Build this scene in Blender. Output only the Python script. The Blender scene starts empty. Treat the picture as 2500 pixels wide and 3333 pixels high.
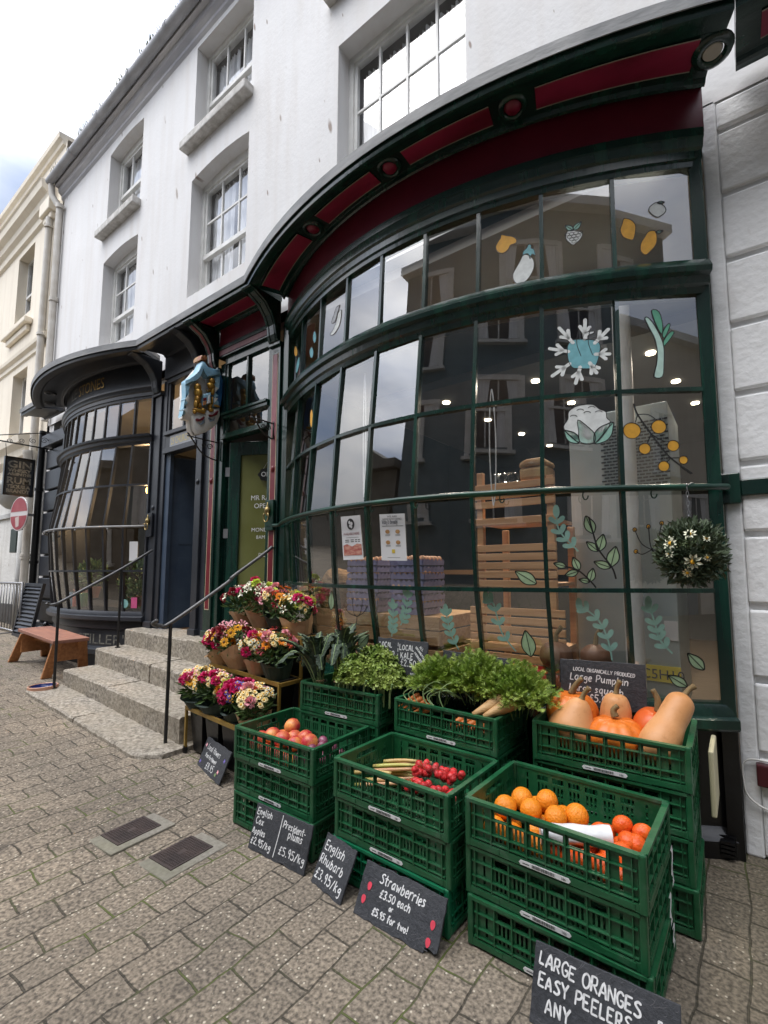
import bpy, bmesh, math, random
from mathutils import Vector, Matrix, noise as mnoise
S = bpy.context.scene
COL = S.collection
R = math.radians
rnd = random.Random(7)

# ------------------------------------------------------------------ camera, sky, sun, exposure
cam = bpy.data.cameras.new('camera')
camo = bpy.data.objects.new('camera', cam); COL.objects.link(camo)
cam.sensor_fit = 'VERTICAL'; cam.sensor_height = 36.0; cam.lens = 1505/3333*36
cam.shift_x = -(1368-1250)/3333; cam.shift_y = (1716-1666.5)/3333
cam.clip_start = 0.05; cam.clip_end = 2000
_y, _p, _r = R(34.66), R(5.2), R(-0.2)
fwd = Vector((-math.sin(_y)*math.cos(_p), math.cos(_y)*math.cos(_p), math.sin(_p)))
rgt = Vector((math.cos(_y), math.sin(_y), 0)); upv = rgt.cross(fwd)
r2 = rgt*math.cos(_r)+upv*math.sin(_r); u2 = upv*math.cos(_r)-rgt*math.sin(_r)
M = Matrix((r2, u2, -fwd)).transposed().to_4x4(); M.translation = Vector((0, -2.70, 1.31))
camo.matrix_world = M
S.camera = camo

SUN_EL, SUN_AZ = R(64), R(205)          # azimuth measured clockwise from +Y (into the street, from the left)
sun = bpy.data.lights.new('sun', 'SUN'); suno = bpy.data.objects.new('sun', sun); COL.objects.link(suno)
sun.energy = 1.0; sun.angle = R(40); sun.color = (1.0, 0.965, 0.91)
sdir = Vector((math.sin(SUN_AZ)*math.cos(SUN_EL), math.cos(SUN_AZ)*math.cos(SUN_EL), math.sin(SUN_EL)))
suno.rotation_euler = sdir.to_track_quat('Z', 'Y').to_euler()

wd = bpy.data.worlds.new('World'); S.world = wd; wd.use_nodes = True
nt = wd.node_tree; N = nt.nodes; Lk = nt.links; N.clear()
wo = N.new('ShaderNodeOutputWorld'); bg = N.new('ShaderNodeBackground'); bgc = N.new('ShaderNodeBackground')
sky = N.new('ShaderNodeTexSky'); sky.sky_type = 'NISHITA'; sky.sun_disc = False
sky.sun_elevation = SUN_EL; sky.sun_rotation = SUN_AZ
tc = N.new('ShaderNodeTexCoord'); mp = N.new('ShaderNodeMapping'); mp.inputs['Scale'].default_value = (1.0, 1.0, 2.2)
mp.inputs['Rotation'].default_value = (0.3, 0.2, 0.9)
nz = N.new('ShaderNodeTexNoise'); nz.inputs['Scale'].default_value = 2.3; nz.inputs['Detail'].default_value = 5; nz.inputs['Roughness'].default_value = .5
cr = N.new('ShaderNodeValToRGB'); cr.color_ramp.elements[0].position = .36; cr.color_ramp.elements[1].position = .60
cr.color_ramp.elements[0].color = (.42, .42, .42, 1)
nz2 = N.new('ShaderNodeTexNoise'); nz2.inputs['Scale'].default_value = 3.4; nz2.inputs['Detail'].default_value = 6
cr2 = N.new('ShaderNodeValToRGB'); cr2.color_ramp.elements[0].position = .3; cr2.color_ramp.elements[1].position = .7
cr2.color_ramp.elements[0].color = (.40, .46, .60, 1); cr2.color_ramp.elements[1].color = (1, .99, .98, 1)
ms = N.new('ShaderNodeMixShader')
bg.inputs['Strength'].default_value = 0.07; bgc.inputs['Strength'].default_value = 0.80
Lk.new(tc.outputs['Generated'], mp.inputs['Vector']); Lk.new(mp.outputs[0], nz.inputs['Vector']); Lk.new(mp.outputs[0], nz2.inputs['Vector'])
Lk.new(nz.outputs['Fac'], cr.inputs['Fac']); Lk.new(nz2.outputs['Fac'], cr2.inputs['Fac'])
dt = N.new('ShaderNodeVectorMath'); dt.operation = 'DOT_PRODUCT'; Lk.new(tc.outputs['Generated'], dt.inputs[0]); dt.inputs[1].default_value = sdir
def wmath(op, a, b=None, c=None):
    n_ = N.new('ShaderNodeMath'); n_.operation = op
    for i_, v_ in enumerate((a, b, c)):
        if v_ is None: continue
        if hasattr(v_, 'node'): Lk.new(v_, n_.inputs[i_])
        else: n_.inputs[i_].default_value = v_
    return n_.outputs[0]
# overcast cloud is brightest round the hidden sun
Lk.new(wmath('MULTIPLY', wmath('MULTIPLY_ADD', wmath('POWER', wmath('MAXIMUM', dt.outputs['Value'], 0.0), 2.4), 3.5, 0.12), 0.82), bgc.inputs['Strength'])
Lk.new(sky.outputs[0], bg.inputs['Color']); Lk.new(cr2.outputs[0], bgc.inputs['Color'])
Lk.new(cr.outputs[0], ms.inputs[0]); Lk.new(bg.outputs[0], ms.inputs[1]); Lk.new(bgc.outputs[0], ms.inputs[2]); Lk.new(ms.outputs[0], wo.inputs[0])

S.view_settings.view_transform = 'Standard'; S.view_settings.look = 'None'
S.view_settings.exposure = 1.2; S.view_settings.gamma = 1
S.render.engine = 'CYCLES'
S.cycles.max_bounces = 7; S.cycles.transparent_max_bounces = 12; S.cycles.glossy_bounces = 3; S.cycles.diffuse_bounces = 3
S.cycles.caustics_reflective = False; S.cycles.caustics_refractive = False

# ------------------------------------------------------------------ mesh builder
class MB:
    def __init__(s): s.v = []; s.f = []; s.m = []
    def add(s, vs, fs, mi=0):
        b = len(s.v); s.v.extend([tuple(p) for p in vs]); s.f.extend([tuple(i+b for i in f) for f in fs]); s.m.extend([mi]*len(fs)); return s
    def box(s, x0, x1, y0, y1, z0, z1, mi=0, T=None):
        vs = [(x, y, z) for z in (z0, z1) for y in (y0, y1) for x in (x0, x1)]
        if T: vs = [T @ Vector(p) for p in vs]
        return s.add(vs, [(0,2,3,1),(4,5,7,6),(0,1,5,4),(2,6,7,3),(0,4,6,2),(1,3,7,5)], mi)
    def poly(s, pts, mi=0): return s.add(pts, [tuple(range(len(pts)))], mi)
    def prism(s, pts, off, mi=0):
        n = len(pts); off = Vector(off)
        vs = [Vector(p) for p in pts]+[Vector(p)+off for p in pts]
        fs = [tuple(range(n)), tuple(range(2*n-1, n-1, -1))]+[(i, i+n, (i+1) % n+n, (i+1) % n) for i in range(n)]
        return s.add(vs, fs, mi)
    def tube(s, pts, r, n=8, mi=0, cap=True, closed=False):
        pts = [Vector(p) for p in pts]; k = len(pts)
        rs = r if isinstance(r, (list, tuple)) else [r]*k
        vs = []; a = None
        for i, p in enumerate(pts):
            if closed: t = pts[(i+1) % k]-pts[i-1]
            else: t = pts[min(i+1, k-1)]-pts[max(i-1, 0)]
            if t.length < 1e-9: t = Vector((0, 0, 1))
            t.normalize()
            if a is None:
                a = t.orthogonal().normalized()
            else:
                a = (a-t*a.dot(t)); a = a.normalized() if a.length > 1e-6 else t.orthogonal().normalized()
            b = t.cross(a)
            for j in range(n):
                q = 2*math.pi*j/n; vs.append(p+(a*math.cos(q)+b*math.sin(q))*rs[i])
        fs = []
        for i in range(k if closed else k-1):
            i2 = (i+1) % k
            for j in range(n): fs.append((i*n+j, i*n+(j+1) % n, i2*n+(j+1) % n, i2*n+j))
        if cap and not closed: fs += [tuple(range(n-1, -1, -1)), tuple((k-1)*n+j for j in range(n))]
        return s.add(vs, fs, mi)
    def lathe(s, prof, c=(0, 0, 0), n=20, mi=0, T=None):
        vs = []; k = len(prof)
        for (r, z) in prof:
            for j in range(n):
                q = 2*math.pi*j/n; p = Vector((c[0]+r*math.cos(q), c[1]+r*math.sin(q), c[2]+z)); vs.append(T @ p if T else p)
        fs = [(i*n+j, i*n+(j+1) % n, (i+1)*n+(j+1) % n, (i+1)*n+j) for i in range(k-1) for j in range(n)]
        return s.add(vs, fs, mi)
    def ball(s, c, r, n=12, mi=0, sq=(1, 1, 1), fn=None):
        k = max(6, n//2+1); vs = [];
        for i in range(k+1):
            th = math.pi*i/k
            for j in range(n):
                q = 2*math.pi*j/n; d = Vector((math.sin(th)*math.cos(q), math.sin(th)*math.sin(q), math.cos(th)))
                m = fn(d) if fn else 1
                vs.append((c[0]+d.x*r*sq[0]*m, c[1]+d.y*r*sq[1]*m, c[2]+d.z*r*sq[2]*m))
        fs = [(i*n+j, (i+1)*n+j, (i+1)*n+(j+1) % n, i*n+(j+1) % n) for i in range(k) for j in range(n)]
        return s.add(vs, fs, mi)
    def rbox(s, pts, sides, outs, w, d0, d1, mi=0):
        "rectangular bar swept along pts; w across sides, from d0 to d1 along outs"
        vs = []; k = len(pts)
        for p, a, o in zip(pts, sides, outs):
            p = Vector(p); a = Vector(a); o = Vector(o)
            vs += [p-a*w/2+o*d0, p+a*w/2+o*d0, p+a*w/2+o*d1, p-a*w/2+o*d1]
        fs = [(i*4+j, i*4+(j+1) % 4, i*4+4+(j+1) % 4, i*4+4+j) for i in range(k-1) for j in range(4)]
        fs += [(3, 2, 1, 0), tuple(4*(k-1)+j for j in range(4))]
        return s.add(vs, fs, mi)
    def build(s, name, mats, parent=None, smooth=False, bevel=0, auto=None):
        me = bpy.data.meshes.new(name)
        off = Vector((0, 0, 0))
        if parent is not None: off = ROOTLOC.get(parent.name, Vector((0, 0, 0)))
        me.from_pydata([Vector(p)-off for p in s.v], [], s.f)
        mats = mats if isinstance(mats, (list, tuple)) else [mats]
        for m_ in mats: me.materials.append(m_)
        if len(mats) > 1: me.polygons.foreach_set('material_index', s.m)
        bm = bmesh.new(); bm.from_mesh(me); bmesh.ops.recalc_face_normals(bm, faces=bm.faces); bm.to_mesh(me); bm.free()
        if smooth:
            me.polygons.foreach_set('use_smooth', [True]*len(me.polygons))
            if auto:
                try: me.set_sharp_from_angle(angle=R(auto))
                except Exception: pass
        o = bpy.data.objects.new(name, me); COL.objects.link(o)
        if parent is not None:
            o.parent = parent; ROOTLOC[o.name] = off
        if bevel:
            b = o.modifiers.new('bevel', 'BEVEL'); b.width = bevel; b.segments = 2; b.limit_method = 'ANGLE'; b.angle_limit = R(40)
        return o
ROOTLOC = {}

def tag(o, label=None, cat=None, group=None, kind=None):
    if label: o['label'] = label
    if cat: o['category'] = cat
    if group: o['group'] = group
    if kind: o['kind'] = kind
    return o
def thing(name, label, cat, loc=(0, 0, 0), rz=0, group=None, local=False):
    o = bpy.data.objects.new(name, None); COL.objects.link(o); o.empty_display_size = .1
    o.location = loc; o.rotation_euler = (0, 0, rz)
    ROOTLOC[o.name] = Vector((0, 0, 0)) if local else Vector(loc)
    return tag(o, label, cat, group)
def copy_tree(o, parent=None):
    c = o.copy(); COL.objects.link(c)
    if parent is not None: c.parent = parent
    for ch in list(o.children): copy_tree(ch, c)
    return c
def place(o, loc, rot=(0, 0, 0), label=None, group=None, scale=None):
    o.location = loc; o.rotation_euler = rot
    if scale: o.scale = (scale,)*3 if not isinstance(scale, (tuple, list)) else scale
    if label: o['label'] = label
    if group: o['group'] = group
    return o

# ------------------------------------------------------------------ materials
def new_mat(name):
    m = bpy.data.materials.new(name); m.use_nodes = True; nt = m.node_tree
    b = nt.nodes.get('Principled BSDF'); return m, nt, b
def nd(nt, t, **kw):
    n = nt.nodes.new(t)
    for k, v in kw.items():
        if k in n.inputs: n.inputs[k].default_value = v
        else: setattr(n, k, v)
    return n
def ramp(nt, src, a, b, ca, cb):
    r = nt.nodes.new('ShaderNodeValToRGB'); e = r.color_ramp.elements
    e[0].position = a; e[1].position = b; e[0].color = (*ca, 1) if len(ca) == 3 else ca; e[1].color = (*cb, 1) if len(cb) == 3 else cb
    nt.links.new(src, r.inputs['Fac']); return r
def mixc(nt, fac, a, b, mode='MIX'):
    m = nt.nodes.new('ShaderNodeMix'); m.data_type = 'RGBA'; m.blend_type = mode
    for s_, v in ((m.inputs[0], fac), (m.inputs[6], a), (m.inputs[7], b)):
        if hasattr(v, 'node'): nt.links.new(v, s_)
        elif isinstance(v, (tuple, list)): s_.default_value = (*v, 1) if len(v) == 3 else v
        else: s_.default_value = v
    return m.outputs[2]
def mat(name, col, col2=None, scale=6, rough=.5, bump=0, bscale=60, metal=0, spec=.5, stretch=(1, 1, 1), lo=.35, hi=.65, coat=0, rough2=None, detail=5, emit=None, sheen=0, sss=0):
    m, nt, b = new_mat(name); L = nt.links
    b.inputs['Roughness'].default_value = rough; b.inputs['Metallic'].default_value = metal
    b.inputs['Specular IOR Level'].default_value = spec
    b.inputs['Coat Weight'].default_value = coat
    if coat: b.inputs['Coat Roughness'].default_value = .12
    b.inputs['Base Color'].default_value = (*col, 1)
    if col2 or bump or rough2:
        t = nt.nodes.new('ShaderNodeTexCoord'); mp = nt.nodes.new('ShaderNodeMapping'); mp.inputs['Scale'].default_value = stretch
        L.new(t.outputs['Object'], mp.inputs[0])
        if col2:
            n = nd(nt, 'ShaderNodeTexNoise', Scale=scale, Detail=detail); L.new(mp.outputs[0], n.inputs['Vector'])
            r = ramp(nt, n.outputs['Fac'], lo, hi, col, col2); L.new(r.outputs[0], b.inputs['Base Color'])
            if rough2:
                rr = ramp(nt, n.outputs['Fac'], lo, hi, (rough,)*3, (rough2,)*3); L.new(rr.outputs[0], b.inputs['Roughness'])
        if bump:
            n2 = nd(nt, 'ShaderNodeTexNoise', Scale=bscale, Detail=4); L.new(mp.outputs[0], n2.inputs['Vector'])
            bp = nd(nt, 'ShaderNodeBump', Strength=bump, Distance=.01); L.new(n2.outputs['Fac'], bp.inputs['Height']); L.new(bp.outputs[0], b.inputs['Normal'])
    if emit:
        b.inputs['Emission Color'].default_value = (*emit[0], 1); b.inputs['Emission Strength'].default_value = emit[1]
    return m

MT = {}
MT['green'] = mat('green_gloss_paint', (.0035, .021, .016), (.008, .055, .034), 14, .24, .25, 30, stretch=(1, 1, .12), lo=.45, hi=.8, coat=.25)
MT['greenl'] = mat('green_brushed_paint', (.005, .032, .021), (.012, .085, .047), 20, .3, .25, 40, stretch=(.25, .25, 1), lo=.5, hi=.8)
MT['burg'] = mat('burgundy_paint', (.15, .008, .026), (.32, .022, .065), 5, .42, .12, 30, stretch=(.4, 1, 1))
MT['burgd'] = mat('dark_burgundy_paint', (.105, .005, .018), (.15, .009, .027), 3, .42, .08, 30)
MT['burgp'] = mat('faded_burgundy_paint', (.20, .05, .065), (.30, .10, .12), 8, .4)
MT['red'] = mat('red_stripe_paint', (.13, .006, .014), (.17, .012, .02), 8, .35, .1, 30)
MT['cream'] = mat('cream_line_paint', (.62, .52, .34), (.5, .4, .28), 20, .5)
MT['char'] = mat('charcoal_paint', (.018, .021, .028), (.030, .034, .043), 5, .36, .15, 30, lo=.3, hi=.75)
MT['charb'] = mat('blue_grey_door_paint', (.028, .048, .085), (.045, .07, .11), 5, .5, .1, 30)
MT['black'] = mat('black_gloss_paint', (.004, .004, .0045), (.010, .010, .011), 6, .28, .2, 20)
MT['iron'] = mat('black_iron', (.008, .008, .009), (.018, .017, .016), 20, .4, .3, 80)
MT['lead'] = mat('weathered_lead', (.30, .30, .30), (.17, .175, .18), 10, .6, .25, 40, stretch=(.3, 1, 1))
MT['gold'] = mat('gold_leaf_lettering', (.55, .36, .10), (.30, .18, .05), 25, .35, .2, 60, metal=.7)
MT['goldf'] = mat('faded_gold_lettering', (.29, .28, .24), (.12, .12, .11), 30, .5)
MT['brass'] = mat('brass', (.45, .34, .14), (.30, .22, .10), 18, .35, .2, 60, metal=.85)
MT['whitep'] = mat('white_window_paint', (.78, .77, .74), (.66, .65, .62), 8, .45, .1, 40)
MT['sill'] = mat('weathered_sill_stone', (.42, .40, .37), (.62, .60, .57), 12, .8, .4, 50)
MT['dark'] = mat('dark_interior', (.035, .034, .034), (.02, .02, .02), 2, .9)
MT['net'] = mat('white_net_curtain', (.88, .88, .88), (.70, .70, .71), 9, .9, stretch=(3, 3, .3))
MT['wood'] = mat('orange_brown_wood', (.50, .22, .085), (.36, .15, .055), 6, .45, .2, 40, stretch=(.6, 6, 6))
MT['pine'] = mat('warm_pine_slats', (.66, .37, .18), (.52, .26, .11), 6, .5, .15, 40, stretch=(.4, 4, 6))
MT['pallet'] = mat('rough_pallet_wood', (.42, .25, .12), (.28, .16, .07), 7, .75, .4, 40, stretch=(.5, 4, 5))
MT['kraft'] = mat('brown_kraft_paper', (.42, .26, .14), (.56, .37, .22), 8, .75, .6, 22)
MT['kraftg'] = mat('dark_green_wrapping_paper', (.012, .028, .020), (.02, .042, .03), 10, .6, .4, 25)
MT['blackpl'] = mat('black_plastic', (.006, .006, .0065), (.013, .013, .013), 10, .32, .15, 30)
MT['goldf2'] = mat('gold_painted_steel', (.33, .21, .05), (.25, .15, .035), 15, .42, .1, 50, metal=.3)
MT['crate'] = mat('green_crate_plastic', (.0085, .078, .029), (.018, .115, .046), 7, .36, .15, 50, lo=.4, hi=.7)
def scuff(m, c, lo, hi, scale, k):
    nt = m.node_tree; L = nt.links; b = nt.nodes['Principled BSDF']; src = b.inputs['Base Color'].links[0].from_socket
    t = nt.nodes.new('ShaderNodeTexCoord'); oi = nt.nodes.new('ShaderNodeObjectInfo'); ad = nd(nt, 'ShaderNodeVectorMath', operation='ADD'); L.new(t.outputs['Object'], ad.inputs[0]); L.new(oi.outputs['Location'], ad.inputs[1])
    n = nd(nt, 'ShaderNodeTexNoise', Scale=scale, Detail=8, Roughness=.65); L.new(ad.outputs[0], n.inputs['Vector'])
    r = ramp(nt, n.outputs['Fac'], lo, hi, (0, 0, 0), (k, k, k)); L.new(mixc(nt, r.outputs[0], src, c), b.inputs['Base Color']); return m
MT['crateb'] = mat('bright_green_crate_plastic', (.004, .105, .045), (.008, .15, .065), 7, .4, .1, 50)
MT['labelw'] = mat('white_label', (.72, .72, .72), (.62, .62, .62), 30, .4)
MT['ink'] = mat('black_print', (.02, .02, .02), None, rough=.6)
MT['chalk'] = mat('white_chalk', (.80, .80, .80), (.62, .62, .62), 90, .95)
MT['pinkchalk'] = mat('pink_chalk', (.72, .06, .10), (.55, .05, .08), 60, .9)
MT['orange'] = mat('orange_peel', (.80, .235, .012), (.86, .30, .02), 5, .38, .5, 140, spec=.4)
MT['mand'] = mat('mandarin_peel', (.74, .095, .012), (.80, .14, .018), 6, .34, .35, 120, spec=.4)
MT['peach'] = mat('nectarine_skin', (.50, .030, .040), (.85, .36, .09), 11, .42, lo=.42, hi=.64, bump=.05)
MT['plum'] = mat('plum_skin', (.14, .016, .045), (.30, .10, .16), 12, .4)
MT['pump'] = mat('pumpkin_skin', (.62, .135, .012), (.70, .19, .02), 5, .42, .2, 30)
MT['squash'] = mat('butternut_skin', (.58, .26, .09), (.66, .33, .14), 5, .5, .2, 40)
MT['stalk'] = mat('dry_stalk', (.26, .17, .07), (.13, .085, .035), 14, .8, .5, 40, stretch=(4, 4, .5))
MT['carrot'] = mat('carrot_skin', (.62, .19, .04), (.50, .13, .025), 12, .5, .3, 50)
MT['parsnip'] = mat('parsnip_skin', (.55, .34, .15), (.42, .24, .09), 12, .6, .3, 50, stretch=(1, 1, 5))
MT['rhub'] = mat('rhubarb_stalk', (.42, .30, .06), (.35, .42, .08), 8, .4, stretch=(1, 1, 1))
MT['straw'] = mat('strawberry_red', (.72, .035, .035), (.58, .02, .03), 20, .3, .4, 160)
MT['kale'] = mat('curly_kale_leaf', (.12, .20, .02), (.36, .44, .10), 9, .5, .3, 60, lo=.35, hi=.7)
MT['cavolo'] = mat('dark_kale_leaf', (.018, .036, .020), (.065, .10, .06), 30, .55, .9, 70)
MT['cavst'] = mat('pale_kale_stem', (.30, .40, .17), (.2, .3, .12), 10, .5)
MT['fern'] = mat('carrot_top_leaf', (.15, .25, .025), (.40, .50, .10), 7, .5, lo=.35, hi=.7)
MT['ivy'] = mat('dark_small_leaf', (.035, .060, .028), (.12, .155, .09), 16, .5)
MT['leafm'] = mat('bouquet_leaf', (.04, .085, .02), (.12, .20, .055), 10, .5)
for nm, c in dict(mag=(.58, .012, .13), pink=(.82, .38, .42), cream=(.84, .68, .36), white=(.80, .80, .62), yellow=(.80, .42, .02), lime=(.58, .68, .12), rust=(.50, .05, .012), dkred=(.26, .010, .022), amber=(.80, .28, .01), violet=(.16, .12, .42)).items():
    MT['fl_'+nm] = mat('petal_'+nm, c, tuple(min(1, x*1.25+.02) for x in c), 30, .6)
MT['cork'] = mat('flower_centre', (.10, .045, .012), (.2, .1, .02), 60, .8)
MT['alum'] = mat('grey_metal', (.30, .30, .31), (.22, .22, .23), 12, .4, metal=.6)
MT['pipe'] = mat('cream_pipe_paint', (.58, .55, .50), (.48, .44, .38), 6, .5, .1, 30)
MT['paper'] = mat('white_paper', (.72, .72, .73), (.66, .66, .68), 4, .7)

scuff(MT['crate'], (.10, .15, .11), .52, .78, 18, .55)
for k_, c_ in (('orange', (.62, .14, .006)), ('mand', (.60, .06, .006)), ('pump', (.42, .07, .008)), ('squash', (.42, .17, .05)), ('peach', (.30, .02, .03))): scuff(MT[k_], c_, .56, .70, 24, .6)

def m_glass(name, tint=(1, 1, 1), ior=1.75, rough=0.0):
    m, nt, b = new_mat(name); nt.nodes.remove(b)
    out = nt.nodes['Material Output']
    fr = nd(nt, 'ShaderNodeFresnel', IOR=ior); tr = nd(nt, 'ShaderNodeBsdfTransparent', Color=(*tint, 1)); gl = nd(nt, 'ShaderNodeBsdfGlossy', Roughness=rough)
    gl.inputs['Color'].default_value = (1, 1, 1, 1)
    ge = nt.nodes.new('ShaderNodeNewGeometry'); io = nd(nt, 'ShaderNodeMath', operation='MULTIPLY_ADD'); nt.links.new(ge.outputs['Backfacing'], io.inputs[0])
    io.inputs[1].default_value = 1/ior-ior; io.inputs[2].default_value = ior; nt.links.new(io.outputs[0], fr.inputs['IOR'])      # a thin sheet reflects alike from both sides
    mx = nt.nodes.new('ShaderNodeMixShader')
    nt.links.new(fr.outputs[0], mx.inputs[0]); nt.links.new(tr.outputs[0], mx.inputs[1]); nt.links.new(gl.outputs[0], mx.inputs[2]); nt.links.new(mx.outputs[0], out.inputs[0])
    return m
MT['glass'] = m_glass('window_glass', (.95, .96, .955), 2.45)
MT['glassu'] = m_glass('upper_window_glass', (.94, .95, .96), 2.0)
MT['cello'] = m_glass('clear_plastic_film', (.97, .98, .98), 1.22, .16)

def m_wall(name, base, dirt, streak, bumpy=.15):
    m, nt, b = new_mat(name); L = nt.links
    t = nt.nodes.new('ShaderNodeTexCoord')
    n1 = nd(nt, 'ShaderNodeTexNoise', Scale=.9, Detail=8, Roughness=.6); L.new(t.outputs['Object'], n1.inputs['Vector'])
    c1 = ramp(nt, n1.outputs['Fac'], .3, .72, tuple(x*.90 for x in base), base)
    sp = nt.nodes.new('ShaderNodeSeparateXYZ'); L.new(t.outputs['Object'], sp.inputs[0]); cb_ = nt.nodes.new('ShaderNodeCombineXYZ')
    ax = nd(nt, 'ShaderNodeMath', operation='MULTIPLY_ADD'); L.new(sp.outputs['Z'], ax.inputs[0]); ax.inputs[1].default_value = .22; L.new(sp.outputs['X'], ax.inputs[2])
    for i_, (src, k_) in enumerate(((ax.outputs[0], 5.2), (sp.outputs['Z'], 1.5))):
        mu = nd(nt, 'ShaderNodeMath', operation='MULTIPLY'); L.new(src, mu.inputs[0]); mu.inputs[1].default_value = k_; L.new(mu.outputs[0], cb_.inputs[i_])
    vo = nd(nt, 'ShaderNodeTexVoronoi', Scale=1.0, Randomness=1.0); vo.voronoi_dimensions = '2D'; L.new(cb_.outputs[0], vo.inputs['Vector'])
    nj = nd(nt, 'ShaderNodeTexNoise', Scale=3.0, Detail=4); L.new(t.outputs['Object'], nj.inputs['Vector'])
    vc = nt.nodes.new('ShaderNodeSeparateColor'); L.new(vo.outputs['Color'], vc.inputs[0])
    pw = nd(nt, 'ShaderNodeMath', operation='POWER'); L.new(vc.outputs[1], pw.inputs[0]); pw.inputs[1].default_value = 2.2
    th_ = nd(nt, 'ShaderNodeMath', operation='MULTIPLY_ADD'); L.new(pw.outputs[0], th_.inputs[0]); th_.inputs[1].default_value = .14; th_.inputs[2].default_value = .012
    dv = nd(nt, 'ShaderNodeMath', operation='DIVIDE'); L.new(vo.outputs['Distance'], dv.inputs[0]); L.new(th_.outputs[0], dv.inputs[1])
    st0 = ramp(nt, dv.outputs[0], .55, 1.0, (1, 1, 1), (0, 0, 0))
    sl_ = nd(nt, 'ShaderNodeMath', operation='GREATER_THAN'); L.new(vc.outputs[0], sl_.inputs[0]); sl_.inputs[1].default_value = .45
    st = nd(nt, 'ShaderNodeMath', operation='MULTIPLY'); L.new(st0.outputs[0], st.inputs[0]); L.new(sl_.outputs[0], st.inputs[1])
    msk = ramp(nt, nj.outputs['Fac'], .40, .52, (0, 0, 0), (1, 1, 1))
    mm = nd(nt, 'ShaderNodeMath', operation='MULTIPLY'); L.new(st.outputs[0], mm.inputs[0]); L.new(msk.outputs[0], mm.inputs[1])
    mm2 = nd(nt, 'ShaderNodeMath', operation='MULTIPLY'); L.new(mm.outputs[0], mm2.inputs[0]); mm2.inputs[1].default_value = streak
    c2 = mixc(nt, mm2.outputs[0], c1.outputs[0], (.22, .15, .11))
    mp2 = nd(nt, 'ShaderNodeMapping'); mp2.inputs['Scale'].default_value = (5, 5, .5); L.new(t.outputs['Object'], mp2.inputs[0])
    n3 = nd(nt, 'ShaderNodeTexNoise', Scale=1.2, Detail=6); L.new(mp2.outputs[0], n3.inputs['Vector'])
    r3 = ramp(nt, n3.outputs['Fac'], .45, .80, (0, 0, 0), (.7, .7, .7))
    c3 = mixc(nt, r3.outputs[0], c2, dirt)
    L.new(c3, b.inputs['Base Color']); b.inputs['Roughness'].default_value = .75
    n4 = nd(nt, 'ShaderNodeTexNoise', Scale=26, Detail=6); L.new(t.outputs['Object'], n4.inputs['Vector'])
    n5 = nd(nt, 'ShaderNodeTexNoise', Scale=2.2, Detail=3); L.new(t.outputs['Object'], n5.inputs['Vector'])
    ad = nd(nt, 'ShaderNodeMath', operation='MULTIPLY_ADD'); L.new(n5.outputs['Fac'], ad.inputs[0]); ad.inputs[1].default_value = 3.0; L.new(n4.outputs['Fac'], ad.inputs[2])
    bp = nd(nt, 'ShaderNodeBump', Strength=bumpy, Distance=.02); L.new(ad.outputs[0], bp.inputs['Height']); L.new(bp.outputs[0], b.inputs['Normal'])
    return m
MT['wall'] = m_wall('white_lime_render', (.76, .75, .745), (.62, .585, .55), .85, .12)
MT['pier'] = m_wall('white_rough_render', (.88, .88, .885), (.78, .78, .78), .12, .3)
MT['creamw'] = m_wall('cream_render', (.82, .745, .62), (.66, .58, .47), .1, .1)
MT['greyw'] = m_wall('pale_grey_render', (.46, .46, .45), (.36, .35, .33), .3, .3)

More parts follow.
